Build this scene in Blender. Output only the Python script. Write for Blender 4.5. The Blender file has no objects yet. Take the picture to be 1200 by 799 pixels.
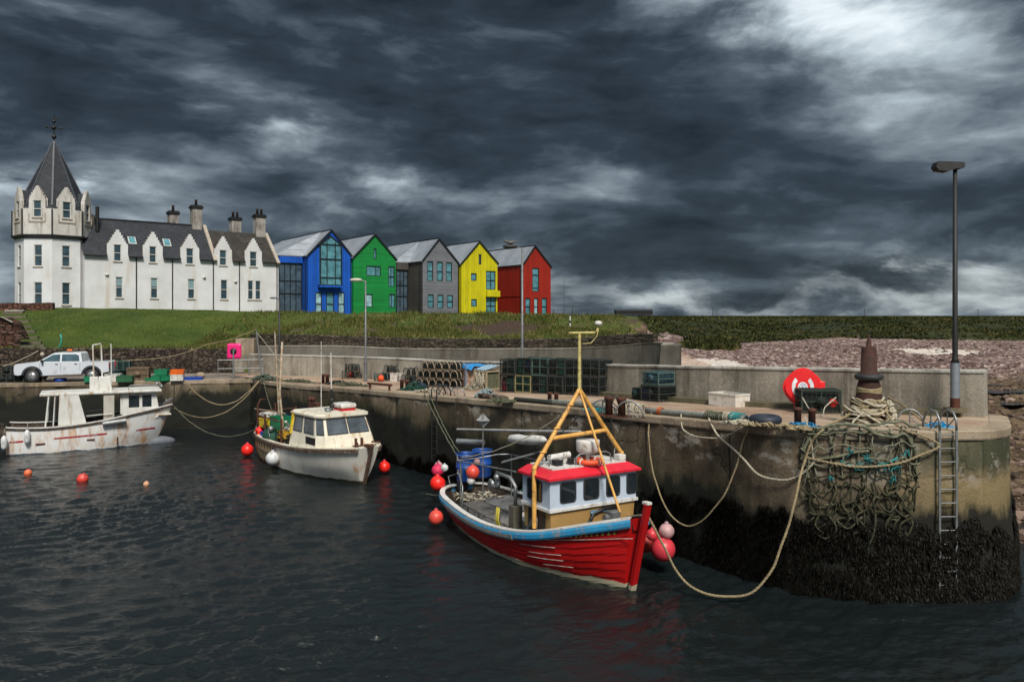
import bpy, bmesh, math, random
import numpy as np
from mathutils import Vector, Matrix, noise, geometry
R = math.radians
rnd = random.Random(7)
SC = bpy.context.scene
COL = SC.collection
CAMZ = 7.0; FPX = 933.0; HY = 370.0

# ---------------------------------------------------------------- helpers
def P(px, py, Y):                       # point of the photograph at depth Y
    return Vector(((px-600)/FPX*Y, Y, CAMZ-(py-HY)/FPX*Y))
def deckz(x, y):
    return max(3.0, 4.2-0.0444*(y-19))
def G(px, py):                          # point of the pier deck seen at a pixel
    k = (py-HY)/FPX
    Y = 1.956/(k-.0444)
    if Y > 46 or k <= .0444: Y = 4.0/k
    return Vector(((px-600)/FPX*Y, Y, deckz(0, Y)))

class MB:
    """collects geometry for one mesh"""
    def __init__(s): s.v=[]; s.f=[]; s.m=[]; s.sm=[]; s.T=None
    def add(s, vs, fs, m=0, smooth=False):
        o=len(s.v)
        if s.T is not None: vs=[s.T@Vector(v) for v in vs]
        s.v.extend([tuple(v) for v in vs])
        for f in fs:
            s.f.append(tuple(i+o for i in f)); s.m.append(m); s.sm.append(smooth)
        return s
    def box(s, c, d, rz=0, m=0, taper=None, rot=None):
        x,y,z=[q/2 for q in d]; t=taper or (1,1)
        vs=[(-x,-y,-z),(x,-y,-z),(x,y,-z),(-x,y,-z),(-x*t[0],-y*t[1],z),(x*t[0],-y*t[1],z),(x*t[0],y*t[1],z),(-x*t[0],y*t[1],z)]
        M=rot if rot is not None else Matrix.Rotation(rz,3,'Z')
        c=Vector(c)
        vs=[M@Vector(v)+c for v in vs]
        return s.add(vs,[(0,3,2,1),(4,5,6,7),(0,1,5,4),(1,2,6,5),(2,3,7,6),(3,0,4,7)],m)
    def bar(s, a, b, w, h=None, m=0):   # square bar from a to b
        a=Vector(a); b=Vector(b); d=b-a
        if d.length<1e-6: return s
        q=d.to_track_quat('Z','Y').to_matrix()
        return s.box((a+b)/2,(w,h or w,d.length),m=m,rot=q)
    def cyl(s, a, b, r0, r1=None, n=12, m=0, caps=True, smooth=True):
        a=Vector(a); b=Vector(b); r1=r0 if r1 is None else r1
        q=(b-a).to_track_quat('Z','Y').to_matrix()
        vs=[]
        for i in range(n):
            t=2*math.pi*i/n; e=Vector((math.cos(t),math.sin(t),0))
            vs.append(a+q@(e*r0)); vs.append(b+q@(e*r1))
        s.add(vs,[(2*i,2*((i+1)%n),2*((i+1)%n)+1,2*i+1) for i in range(n)],m,smooth)
        if caps: 
            s.add([vs[2*i] for i in range(n)][::-1],[tuple(range(n))],m)
            s.add([vs[2*i+1] for i in range(n)],[tuple(range(n))],m)
        return s
    def tube(s, pts, r, n=6, m=0, closed=False, smooth=True):
        pts=[Vector(p) for p in pts]; k=len(pts)
        rs = r if isinstance(r,(list,tuple)) else [r]*k
        vs=[]; up=None
        for i,p in enumerate(pts):
            if closed: d=pts[(i+1)%k]-pts[i-1]
            else: d=pts[min(i+1,k-1)]-pts[max(i-1,0)]
            if d.length<1e-9: d=Vector((0,0,1))
            d.normalize()
            if up is None:
                up=Vector((0,0,1)) if abs(d.z)<.9 else Vector((1,0,0))
            up=(up-d*up.dot(d))
            if up.length<1e-6: up=d.orthogonal()
            up.normalize(); sd=d.cross(up)
            for j in range(n):
                t=2*math.pi*j/n
                vs.append(p+(up*math.cos(t)+sd*math.sin(t))*rs[i])
        fs=[]
        for i in range(k if closed else k-1):
            i2=(i+1)%k
            for j in range(n):
                j2=(j+1)%n
                fs.append((i*n+j,i*n+j2,i2*n+j2,i2*n+j))
        if not closed:
            fs.append(tuple(range(n))[::-1]); fs.append(tuple((k-1)*n+j for j in range(n)))
        return s.add(vs,fs,m,smooth)
    def sphere(s, c, r, n=14, k=10, m=0, sc=(1,1,1), rot=None):
        c=Vector(c); vs=[]; fs=[]
        for i in range(k+1):
            ph=math.pi*i/k
            for j in range(n):
                t=2*math.pi*j/n
                v=Vector((math.sin(ph)*math.cos(t)*r*sc[0],math.sin(ph)*math.sin(t)*r*sc[1],math.cos(ph)*r*sc[2]))
                if rot is not None: v=rot@v
                vs.append(c+v)
        for i in range(k):
            for j in range(n):
                j2=(j+1)%n
                a,b,c2,d=i*n+j,(i+1)*n+j,(i+1)*n+j2,i*n+j2
                if i==0: fs.append((a,b,c2))
                elif i==k-1: fs.append((a,b,d))
                else: fs.append((a,b,c2,d))
        return s.add(vs,fs,m,True)
    def lathe(s, prof, c=(0,0,0), n=20, m=0, smooth=True, rot=None):
        c=Vector(c); vs=[]; fs=[]
        for r,z in prof:
            for j in range(n):
                t=2*math.pi*j/n
                v=Vector((r*math.cos(t),r*math.sin(t),z))
                if rot is not None: v=rot@v
                vs.append(c+v)
        for i in range(len(prof)-1):
            for j in range(n):
                j2=(j+1)%n
                fs.append((i*n+j,i*n+j2,(i+1)*n+j2,(i+1)*n+j))
        fs.append(tuple(range(n))[::-1]); fs.append(tuple((len(prof)-1)*n+j for j in range(n)))
        return s.add(vs,fs,m,smooth)
    def torus(s, c, Rr, r, n=24, k=8, m=0, rot=None, sc=1.0):
        pts=[]
        for i in range(n):
            t=2*math.pi*i/n; v=Vector((Rr*math.cos(t),Rr*math.sin(t),0))
            if rot is not None: v=rot@v
            pts.append(Vector(c)+v)
        return s.tube(pts,r,k,m,closed=True)
    def prism(s, poly, f0, f1, m=0, caps=True):   # poly: list of 2d pts; f0,f1 map (a,b)->3d
        n=len(poly)
        a=[Vector(f0(*p)) for p in poly]; b=[Vector(f1(*p)) for p in poly]
        s.add(a+b,[(i,(i+1)%n,n+(i+1)%n,n+i) for i in range(n)],m)
        if caps:
            tri=geometry.tessellate_polygon([[Vector((p[0],p[1],0)) for p in poly]])
            s.add(a,[tuple(t) for t in tri],m); s.add(b,[tuple(t)[::-1] for t in tri],m)
        return s
    def grid(s, rows, m=0, smooth=True, closed=False):  # rows: list of equal length point lists
        n=len(rows[0]); k=len(rows)
        vs=[p for r_ in rows for p in r_]
        fs=[]
        for i in range(k-1):
            for j in range(n if closed else n-1):
                j2=(j+1)%n
                fs.append((i*n+j,i*n+j2,(i+1)*n+j2,(i+1)*n+j))
        return s.add(vs,fs,m,smooth)
    def build(s, name, mats, parent=None, bevel=0, normals=True, loc=None, col=True):
        me=bpy.data.meshes.new(name)
        me.from_pydata([tuple(v) for v in s.v],[],s.f)
        if not isinstance(mats,(list,tuple)): mats=[mats]
        for mt in mats: me.materials.append(mt)
        me.polygons.foreach_set('material_index',s.m)
        me.polygons.foreach_set('use_smooth',s.sm)
        if normals:
            bm=bmesh.new(); bm.from_mesh(me)
            bmesh.ops.recalc_face_normals(bm,faces=bm.faces); bm.to_mesh(me); bm.free()
        me.update()
        o=bpy.data.objects.new(name,me)
        if col: COL.objects.link(o)
        if parent: o.parent=parent
        if loc is not None: o.location=loc
        if bevel:
            md=o.modifiers.new('bevel','BEVEL'); md.width=bevel; md.segments=2; md.limit_method='ANGLE'; md.angle_limit=R(40)
        return o

def tag(o, label=None, cat=None, group=None, kind=None):
    if label: o['label']=label
    if cat: o['category']=cat
    if group: o['group']=group
    if kind: o['kind']=kind
    return o
def thing(name, label, cat, loc=(0,0,0), rz=0, group=None):
    o=bpy.data.objects.new(name,None); COL.objects.link(o)
    o.empty_display_size=.2
    o.location=loc; o.rotation_euler=(0,0,rz)
    return tag(o,label,cat,group)
def dup(root, loc, rz=0, label=None, group=None, scale=None, rot=None):
    r=root.copy(); COL.objects.link(r); r.location=loc
    r.rotation_euler=rot if rot else (0,0,rz)
    if scale: r.scale=scale if isinstance(scale,(tuple,list)) else (scale,)*3
    if label: r['label']=label
    if group: r['group']=group
    for ch in list(root.children):
        c=ch.copy(); COL.objects.link(c); c.parent=r
        for g in list(ch.children):
            d=g.copy(); COL.objects.link(d); d.parent=c
    return r
def smooth_path(pts, step=.25, closed=False):
    pts=[Vector(p) for p in pts]; out=[]; n=len(pts)
    for i in range(n-1):
        p0=pts[max(i-1,0)]; p1=pts[i]; p2=pts[i+1]; p3=pts[min(i+2,n-1)]
        k=max(1,int((p2-p1).length/step))
        for j in range(k):
            t=j/k
            out.append(.5*((2*p1)+(p2-p0)*t+(2*p0-5*p1+4*p2-p3)*t*t+(3*p1-p0-3*p2+p3)*t**3))
    out.append(pts[-1]); return out
def lin_path(pts, step=.3):
    pts=[Vector(p) for p in pts]; out=[]
    for a,b in zip(pts,pts[1:]):
        k=max(1,int((b-a).length/step))
        out+= [a.lerp(b,j/k) for j in range(k)]
    out.append(pts[-1]); return out
def hang(a, b, sag, n=14):
    a=Vector(a); b=Vector(b)
    return [a.lerp(b,i/n)-Vector((0,0,4*sag*(i/n)*(1-i/n))) for i in range(n+1)]

# ---------------------------------------------------------------- materials
def nd(nt, typ, ins=None, **props):
    n=nt.nodes.new(typ)
    for k,v in props.items(): setattr(n,k,v)
    for k,v in (ins or {}).items():
        sock=n.inputs[k]
        if isinstance(v,bpy.types.NodeSocket): nt.links.new(v,sock)
        elif isinstance(v,bpy.types.Node): nt.links.new(v.outputs[0],sock)
        else: sock.default_value=v
    return n
def c4(c): return (c[0],c[1],c[2],1)
def newmat(name):
    m=bpy.data.materials.new(name); m.use_nodes=True; nt=m.node_tree
    for n in list(nt.nodes): nt.nodes.remove(n)
    out=nt.nodes.new('ShaderNodeOutputMaterial')
    b=nt.nodes.new('ShaderNodeBsdfPrincipled'); nt.links.new(b.outputs[0],out.inputs[0])
    return m,nt,b
def math_(nt,op,a,b=0.0,c=None,clamp=False):
    ins={0:a,1:b}
    if c is not None: ins[2]=c
    return nd(nt,'ShaderNodeMath',ins,operation=op,use_clamp=clamp).outputs[0]
def ramp(nt,fac,stops,interp='LINEAR'):
    n=nd(nt,'ShaderNodeValToRGB',{0:fac}); cr=n.color_ramp; cr.interpolation=interp
    while len(cr.elements)<len(stops): cr.elements.new(.5)
    for e,(p,c) in zip(cr.elements,stops):
        e.position=p; e.color=c4(c) if not isinstance(c,(int,float)) else (c,c,c,1)
    return n.outputs[0]
def mix(nt,fac,a,b,mode='MIX'):
    n=nd(nt,'ShaderNodeMix',data_type='RGBA',blend_type=mode)
    for i,v in ((0,fac),(6,a),(7,b)):
        if isinstance(v,bpy.types.NodeSocket): nt.links.new(v,n.inputs[i])
        else: n.inputs[i].default_value=(v if i==0 else c4(v))
    return n.outputs[2]
def coords(nt, sc=(1,1,1), world=False, rot=(0,0,0)):
    if world: s=nd(nt,'ShaderNodeNewGeometry').outputs['Position']
    else: s=nd(nt,'ShaderNodeTexCoord').outputs['Object']
    return nd(nt,'ShaderNodeMapping',{'Vector':s,'Scale':sc,'Rotation':rot}).outputs[0]
def noise_(nt, vec, scale, detail=6, rough=.55, dist=0):
    return nd(nt,'ShaderNodeTexNoise',{'Vector':vec,'Scale':scale,'Detail':detail,'Roughness':rough,'Distortion':dist}).outputs['Fac']
def bump_(nt,b,h,strength=.3,dist=.02):
    n=nd(nt,'ShaderNodeBump',{'Height':h,'Strength':strength,'Distance':dist}); nt.links.new(n.outputs[0],b.inputs['Normal'])
_mats={}
def mat(name, c1, c2=None, scale=4, rough=.6, metal=0, bump=.2, bscale=40, bdist=.01, dirt=None, dirtamt=.5, streak=False, world=False, varies=False, lo=.35, hi=.65, coat=0, spec=.5):
    """weathered solid colour: two tones, an optional dirt / rust colour, roughness and bump variation"""
    if name in _mats: return _mats[name]
    m,nt,b=newmat(name)
    v=coords(nt,(1,1,1),world)
    c2=c2 or tuple(min(1,q*.72) for q in c1)
    f=ramp(nt,noise_(nt,v,scale,7,.6),[(lo,0),(hi,1)])
    col=mix(nt,f,c1,c2)
    if dirt:
        v2=coords(nt,(1,1,.15) if streak else (1,1,1),world)
        d=ramp(nt,noise_(nt,v2,scale*1.7,8,.65,.3),[(.62-.3*dirtamt,0),(.78-.3*dirtamt,1)])
        col=mix(nt,d,col,dirt)
    if varies:
        oi=nd(nt,'ShaderNodeObjectInfo').outputs['Random']
        hv=nd(nt,'ShaderNodeHueSaturation',{'Color':col,'Value':math_(nt,'MULTIPLY_ADD',oi,.5,.75),'Hue':math_(nt,'MULTIPLY_ADD',oi,.04,.48)})
        col=hv.outputs[0]
    nt.links.new(col,b.inputs['Base Color'])
    r=math_(nt,'MULTIPLY_ADD',noise_(nt,v,scale*3,4),.3,max(.02,rough-.15),clamp=True)
    nt.links.new(r,b.inputs['Roughness']); b.inputs['Metallic'].default_value=metal
    b.inputs['Coat Weight'].default_value=coat; b.inputs['Specular IOR Level'].default_value=spec
    if bump: bump_(nt,b,noise_(nt,v,bscale,4),bump,bdist)
    _mats[name]=m; return m

def mat_concrete(name, tones, algae=False, joints=False, streakc=(.07,.06,.05), bumps=.5, light=None):
    m,nt,b=newmat(name)
    pos=nd(nt,'ShaderNodeNewGeometry').outputs['Position']
    v=coords(nt,(1,1,1),True)
    a=noise_(nt,v,.9,9,.62,.2)
    col=ramp(nt,a,[(.3,tones[0]),(.5,tones[1]),(.7,tones[2])])
    fine=noise_(nt,v,14,6,.7)
    col=mix(nt,math_(nt,'MULTIPLY',ramp(nt,fine,[(.38,0),(.62,1)]),.62),col,tuple(q*.38 for q in tones[1]))
    vs=coords(nt,(1,1,.08),True)
    s1=ramp(nt,noise_(nt,vs,2.2,8,.65),[(.48,0),(.68,1)])
    col=mix(nt,math_(nt,'MULTIPLY',s1,.85),col,streakc)
    col=mix(nt,math_(nt,'MULTIPLY',ramp(nt,noise_(nt,coords(nt,(1,1,.4),True),.35,6,.6),[(.42,0),(.66,1)]),.45),col,tuple(min(.6,q*1.3) for q in tones[2]))
    s2=ramp(nt,noise_(nt,vs,4.5,6,.6,.1),[(.58,0),(.75,1)])
    col=mix(nt,math_(nt,'MULTIPLY',s2,.5),col,tones[2] if light is None else light)
    hgt=math_(nt,'ADD',math_(nt,'MULTIPLY',fine,.5),a)
    sep=nd(nt,'ShaderNodeSeparateXYZ',{0:pos})
    if joints:
        u=nd(nt,'ShaderNodeAttribute',attribute_name='u').outputs['Fac']
        q=math_(nt,'DIVIDE',u,3.3)
        cell=math_(nt,'FLOOR',q); wn=nd(nt,'ShaderNodeTexWhiteNoise',{'W':cell},noise_dimensions='1D').outputs['Value']
        col=mix(nt,math_(nt,'MULTIPLY',wn,.6),col,tuple(q*.5 for q in tones[0]))
        fr=math_(nt,'FRACT',q)
        j=math_(nt,'LESS_THAN',fr,.016)
        col=mix(nt,math_(nt,'MULTIPLY',j,.9),col,(.015,.012,.01))
        # horizontal lift line
        zz=math_(nt,'ADD',sep.outputs['Z'],math_(nt,'MULTIPLY',noise_(nt,v,1.3,4),.35))
        l=math_(nt,'LESS_THAN',math_(nt,'ABSOLUTE',math_(nt,'SUBTRACT',zz,3.18)),.025)
        tipm=math_(nt,'MULTIPLY',math_(nt,'SUBTRACT',sep.outputs['X'],9.0),.6,clamp=True)
        col=mix(nt,math_(nt,'MULTIPLY',l,math_(nt,'MULTIPLY',tipm,.7)),col,(.03,.025,.02))
    if joints:
        cv=nd(nt,'ShaderNodeVectorMath',{0:nd(nt,'ShaderNodeTexNoise',{'Vector':v,'Scale':1.5,'Detail':5}).outputs['Color'],1:(1.1,1.1,1.1),2:v},operation='MULTIPLY_ADD').outputs[0]
        ck=nd(nt,'ShaderNodeTexVoronoi',{'Vector':cv,'Scale':.55},feature='DISTANCE_TO_EDGE').outputs['Distance']
        ckm=math_(nt,'MULTIPLY',math_(nt,'LESS_THAN',ck,.010),ramp(nt,noise_(nt,v,.7,3),[(.48,0),(.56,1)]))
        col=mix(nt,math_(nt,'MULTIPLY',ckm,.8),col,(.012,.010,.008))
        pit=nd(nt,'ShaderNodeTexVoronoi',{'Vector':v,'Scale':9}).outputs['Distance']
        pm=math_(nt,'MULTIPLY',math_(nt,'LESS_THAN',pit,.16),ramp(nt,noise_(nt,v,1.8,4),[(.5,0),(.6,1)]))
        col=mix(nt,math_(nt,'MULTIPLY',pm,.7),col,(.03,.025,.02)); hgt=math_(nt,'SUBTRACT',math_(nt,'SUBTRACT',hgt,math_(nt,'MULTIPLY',pm,.4)),math_(nt,'MULTIPLY',ckm,.6))
    if algae:
        n1=noise_(nt,coords(nt,(1,1,.35),True),.75,8,.65)
        z=sep.outputs['Z']
        # heights of the zones wander with the noise; ochre on the head, green along the side, black at the foot
        zn=math_(nt,'ADD',z,math_(nt,'MULTIPLY',math_(nt,'SUBTRACT',n1,.5),2.4))
        tip=math_(nt,'MULTIPLY',math_(nt,'SUBTRACT',sep.outputs['X'],8.5),.45,clamp=True)
        och=ramp(nt,math_(nt,'DIVIDE',math_(nt,'SUBTRACT',zn,1.2),2.6),[(0,0),(.12,1),(.62,1),(.8,0)])
        col=mix(nt,math_(nt,'MULTIPLY',och,math_(nt,'MULTIPLY',tip,.75)),col,(.26,.20,.10))
        topg=ramp(nt,math_(nt,'DIVIDE',math_(nt,'SUBTRACT',zn,2.9),1.6),[(0,0),(.28,1)])
        col=mix(nt,math_(nt,'MULTIPLY',topg,math_(nt,'MULTIPLY',tip,.72)),col,(.045,.055,.028))
        grn=math_(nt,'MULTIPLY',ramp(nt,math_(nt,'DIVIDE',math_(nt,'SUBTRACT',zn,.6),2.6),[(0,0),(.2,1),(.5,1),(.85,0)]),ramp(nt,noise_(nt,nd(nt,'ShaderNodeMapping',{'Vector':v,'Location':(7,3,1)}).outputs[0],.45,6,.6),[(.42,.12),(.60,1)]))
        gfac=math_(nt,'MULTIPLY',grn,math_(nt,'SUBTRACT',1.0,math_(nt,'MULTIPLY',tip,.75)))
        col=mix(nt,math_(nt,'MULTIPLY',gfac,.85),col,ramp(nt,noise_(nt,v,3.5,6,.7),[(.35,(.018,.024,.008)),(.65,(.065,.075,.015))]))
        dk=ramp(nt,math_(nt,'DIVIDE',zn,3.2),[(.45,1),(.95,0)])
        col=mix(nt,math_(nt,'MULTIPLY',dk,math_(nt,'SUBTRACT',.72,math_(nt,'MULTIPLY',tip,.6))),col,(.026,.024,.017))
        eff=math_(nt,'MULTIPLY',ramp(nt,noise_(nt,coords(nt,(1,1,1.6),True),1.1,8,.7),[(.54,0),(.60,1)]),math_(nt,'MULTIPLY',ramp(nt,math_(nt,'DIVIDE',math_(nt,'SUBTRACT',z,2.7),1.6),[(0,0),(.3,1),(.6,1),(.95,0)]),.7))
        col=mix(nt,eff,col,(.34,.32,.28))
        blk=ramp(nt,math_(nt,'DIVIDE',zn,2.35),[(.1,1),(.85,1),(1.0,0)])
        col=mix(nt,math_(nt,'MULTIPLY',blk,.96),col,(.009,.010,.008))
    nt.links.new(col,b.inputs['Base Color'])
    b.inputs['Roughness'].default_value=.85
    b.inputs['Specular IOR Level'].default_value=.3
    bump_(nt,b,hgt,bumps,.06)
    return m

def mat_stone(name, tones, bw=.5, bh=.16, world=True, mortar=(.012,.010,.008)):
    """random rubble: flattened cells, dark gaps, each stone its own tone"""
    m,nt,b=newmat(name)
    v=coords(nt,(1,1,1),world)
    sx=nd(nt,'ShaderNodeSeparateXYZ',{0:v})
    flat=nd(nt,'ShaderNodeCombineXYZ',{0:math_(nt,'DIVIDE',math_(nt,'ADD',sx.outputs['X'],math_(nt,'MULTIPLY',sx.outputs['Y'],.35)),bw),1:math_(nt,'DIVIDE',sx.outputs['Z'],bh),2:math_(nt,'MULTIPLY',sx.outputs['Y'],.4)}).outputs[0]
    vo=nd(nt,'ShaderNodeTexVoronoi',{'Vector':flat,'Scale':1,'Randomness':.85},distance='CHEBYCHEV'); ve=nd(nt,'ShaderNodeTexVoronoi',{'Vector':flat,'Scale':1,'Randomness':.85},feature='DISTANCE_TO_EDGE')
    cell=nd(nt,'ShaderNodeSeparateColor',{0:vo.outputs['Color']}).outputs[0]
    col=ramp(nt,cell,[(0,tones[0]),(.5,tones[1]),(1,tones[2])])
    n=noise_(nt,v,5,8,.7); big=noise_(nt,v,.5,4,.6)
    col=mix(nt,math_(nt,'MULTIPLY',n,.55),col,tuple(q*.3 for q in tones[1]))
    col=mix(nt,math_(nt,'MULTIPLY',ramp(nt,big,[(.45,0),(.65,1)]),.5),col,(.03,.035,.015))
    gap=ramp(nt,ve.outputs['Distance'],[(.02,1),(.10,0)])
    col=mix(nt,gap,col,mortar)
    nt.links.new(col,b.inputs['Base Color']); b.inputs['Roughness'].default_value=.9; b.inputs['Specular IOR Level'].default_value=.25
    bump_(nt,b,math_(nt,'SUBTRACT',math_(nt,'ADD',math_(nt,'MULTIPLY',n,.5),math_(nt,'MULTIPLY',cell,.5)),gap),1.0,.10)
    return m
def mat_slate(name, c1, c2, bw=.3, bh=.2):
    m,nt,b=newmat(name); v=coords(nt)
    sx=nd(nt,'ShaderNodeSeparateXYZ',{0:v})
    flat=nd(nt,'ShaderNodeCombineXYZ',{0:math_(nt,'ADD',sx.outputs['X'],math_(nt,'MULTIPLY',sx.outputs['Y'],.2)),1:sx.outputs['Z'],2:0.0}).outputs[0]
    br=nd(nt,'ShaderNodeTexBrick',{'Vector':flat,'Color1':(0,0,0,1),'Color2':(1,1,1,1),'Mortar':(0,0,0,1),'Scale':1,'Mortar Size':.012,'Brick Width':bw,'Row Height':bh})
    col=mix(nt,br.outputs['Color'],c1,c2)
    n=noise_(nt,v,.8,7,.6); col=mix(nt,ramp(nt,n,[(.35,0),(.7,.7)]),col,tuple(q*.55 for q in c1))
    col=mix(nt,math_(nt,'MULTIPLY',br.outputs['Fac'],.7),col,tuple(q*.3 for q in c1))
    nt.links.new(col,b.inputs['Base Color']); b.inputs['Roughness'].default_value=.6; b.inputs['Specular IOR Level'].default_value=.35
    bump_(nt,b,math_(nt,'SUBTRACT',br.outputs['Color'],br.outputs['Fac']),.35,.02)
    return m
def mat_boards(name, c, axis, width=.28, groove=.07, vary=.35, fade=.12, rough=.6):
    """painted boards; axis 'X' upright boards side by side, 'Z' lying ones"""
    m,nt,b=newmat(name); v=coords(nt)
    sx=nd(nt,'ShaderNodeSeparateXYZ',{0:v})
    w=sx.outputs['Z'] if axis=='Z' else math_(nt,'ADD',sx.outputs['X'],sx.outputs['Y'])
    q=math_(nt,'DIVIDE',w,width); cell=math_(nt,'FLOOR',q)
    wn=nd(nt,'ShaderNodeTexWhiteNoise',{'W':cell},noise_dimensions='1D').outputs['Value']
    sc=(.4,.4,6) if axis=='Z' else (6,6,.4)
    g=noise_(nt,coords(nt,sc),2.0,7,.6)
    fac=math_(nt,'ADD',math_(nt,'ADD',math_(nt,'MULTIPLY',wn,vary),math_(nt,'MULTIPLY',ramp(nt,noise_(nt,coords(nt,(1,1,.5)),.6,6,.65),[(.42,0),(.68,1)]),.35)),math_(nt,'MULTIPLY',ramp(nt,g,[(.35,0),(.7,1)]),fade*2),clamp=True)
    col=mix(nt,fac,c,tuple(q*.5 for q in c))
    fr=math_(nt,'FRACT',q); gr=math_(nt,'LESS_THAN',fr,groove)
    col=mix(nt,math_(nt,'MULTIPLY',gr,.8),col,tuple(q*.2 for q in c))
    nt.links.new(col,b.inputs['Base Color']); b.inputs['Roughness'].default_value=rough; b.inputs['Specular IOR Level'].default_value=.3
    bump_(nt,b,math_(nt,'SUBTRACT',1.0,gr),.6,.03)
    return m
def mat_hull(name, paint, rustc=(.28,.10,.02), amt=.5, grime=(.25,.22,.16), seed=0, low=None, lowz=.15, rough=.4):
    """boat paint with runs of rust and grime that hang downwards"""
    m,nt,b=newmat(name)
    tc=nd(nt,'ShaderNodeTexCoord').outputs['Object']
    v=nd(nt,'ShaderNodeMapping',{'Vector':tc,'Location':(seed,seed*2,0)}).outputs[0]
    vs=nd(nt,'ShaderNodeMapping',{'Vector':tc,'Scale':(1,1,.22),'Location':(seed,0,seed)}).outputs[0]
    n=noise_(nt,v,1.5,7,.6)
    col=mix(nt,math_(nt,'MULTIPLY',ramp(nt,n,[(.4,0),(.7,1)]),.35),paint,grime)
    r1=ramp(nt,noise_(nt,vs,2.3,8,.7,.4),[(.66-.22*amt,0),(.72-.2*amt,.35),(.86-.2*amt,1)])
    rc=ramp(nt,noise_(nt,vs,9,5,.6),[(.35,tuple(min(1,q*2.0) for q in rustc)),(.55,rustc),(.75,tuple(q*.35 for q in rustc))])
    col=mix(nt,r1,col,rc)
    if low:
        z=nd(nt,'ShaderNodeSeparateXYZ',{0:tc}).outputs['Z']
        zz=math_(nt,'ADD',z,math_(nt,'MULTIPLY',math_(nt,'SUBTRACT',n,.5),.3))
        col=mix(nt,math_(nt,'LESS_THAN',zz,lowz),col,low)
    nt.links.new(col,b.inputs['Base Color'])
    nt.links.new(math_(nt,'MULTIPLY_ADD',r1,.5,rough,clamp=True),b.inputs['Roughness'])
    bump_(nt,b,math_(nt,'ADD',r1,math_(nt,'MULTIPLY',noise_(nt,v,18,4),.3)),.15,.01)
    return m
def mat_glass(name, c=(.03,.06,.07), rough=.08):
    m,nt,b=newmat(name)
    v=coords(nt)
    n=noise_(nt,v,1.4,4,.6)
    col=mix(nt,ramp(nt,n,[(.35,0),(.65,1)]),c,tuple(q*2.2 for q in c))
    nt.links.new(col,b.inputs['Base Color']); b.inputs['Roughness'].default_value=rough; b.inputs['Specular IOR Level'].default_value=.7
    bump_(nt,b,noise_(nt,v,.7,2),.03,.05)
    return m
# ---------------------------------------------------------------- camera, light, sky
cam=bpy.data.cameras.new('camera'); co=bpy.data.objects.new('camera',cam); COL.objects.link(co)
co.location=(0,0,CAMZ); co.rotation_euler=(R(90),0,0)
cam.lens=28.0; cam.sensor_width=36; cam.shift_y=-(399.5-HY)/1200; cam.clip_start=.1; cam.clip_end=20000
SC.camera=co
SC.view_settings.view_transform='Standard'; SC.view_settings.look='None'; SC.view_settings.exposure=EXPO=1.5; SC.view_settings.gamma=1
SC.cycles.max_bounces=4; SC.cycles.diffuse_bounces=2; SC.cycles.glossy_bounces=3; SC.cycles.use_denoising=True
SUN_AZ=R(166); SUN_EL=R(48)      # compass bearing the light comes from (0 = +Y), and its height
sl=bpy.data.lights.new('sun','SUN'); sl.energy=1.5; sl.angle=R(14); sl.color=(1,.93,.82)
so=bpy.data.objects.new('sun',sl); COL.objects.link(so)
sd=Vector((math.sin(SUN_AZ)*math.cos(SUN_EL),math.cos(SUN_AZ)*math.cos(SUN_EL),math.sin(SUN_EL)))
so.rotation_euler=sd.to_track_quat('Z','Y').to_euler(); so.location=(0,-5,30)

w=bpy.data.worlds.new('World'); SC.world=w; w.cycles.sampling_method='MANUAL'; w.cycles.sample_map_resolution=128; w.use_nodes=True; nt=w.node_tree
for n in list(nt.nodes): nt.nodes.remove(n)
wo=nt.nodes.new('ShaderNodeOutputWorld')
sky=nt.nodes.new('ShaderNodeTexSky'); sky.sky_type='NISHITA'; sky.sun_disc=False
sky.sun_elevation=SUN_EL; sky.sun_rotation=SUN_AZ
bg1=nd(nt,'ShaderNodeBackground',{'Color':sky.outputs[0],'Strength':.05})
d=nd(nt,'ShaderNodeTexCoord').outputs['Generated']
s=nd(nt,'ShaderNodeSeparateXYZ',{0:d})
X,Y_,Z=s.outputs
zc=math_(nt,'MAXIMUM',Z,0.0)
den=math_(nt,'ADD',zc,.22)
pl=nd(nt,'ShaderNodeCombineXYZ',{0:math_(nt,'DIVIDE',X,den),1:math_(nt,'DIVIDE',Y_,den),2:0.0}).outputs[0]
# layers of cloud on a flat ceiling, drawn out along the wind
m1=nd(nt,'ShaderNodeMapping',{'Vector':pl,'Rotation':(0,0,R(35)),'Scale':(.58,1.05,1),'Location':(3.1,1.7,0)}).outputs[0]
n1=noise_(nt,m1,1.2,5,.48,.3)
m2=nd(nt,'ShaderNodeMapping',{'Vector':pl,'Rotation':(0,0,R(25)),'Scale':(.62,1.1,1),'Location':(8.3,4.2,0)}).outputs[0]
n2=noise_(nt,m2,3.4,8,.55,.6)
az=math_(nt,'ARCTAN2',X,Y_); el=math_(nt,'ARCSINE',Z)
aed=nd(nt,'ShaderNodeCombineXYZ',{0:az,1:math_(nt,'MULTIPLY',el,2.2),2:0.0}).outputs[0]
n3=noise_(nt,aed,3.2,7,.6,.5)
wob=math_(nt,'MULTIPLY',math_(nt,'SUBTRACT',n3,.5),.30)
wob2=math_(nt,'MULTIPLY',math_(nt,'SUBTRACT',noise_(nt,nd(nt,'ShaderNodeMapping',{'Vector':aed,'Location':(5,3,0)}).outputs[0],5.0,7,.6,.4),.5),.20)
azw=math_(nt,'ADD',az,wob); elw=math_(nt,'ADD',el,wob2)
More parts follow.
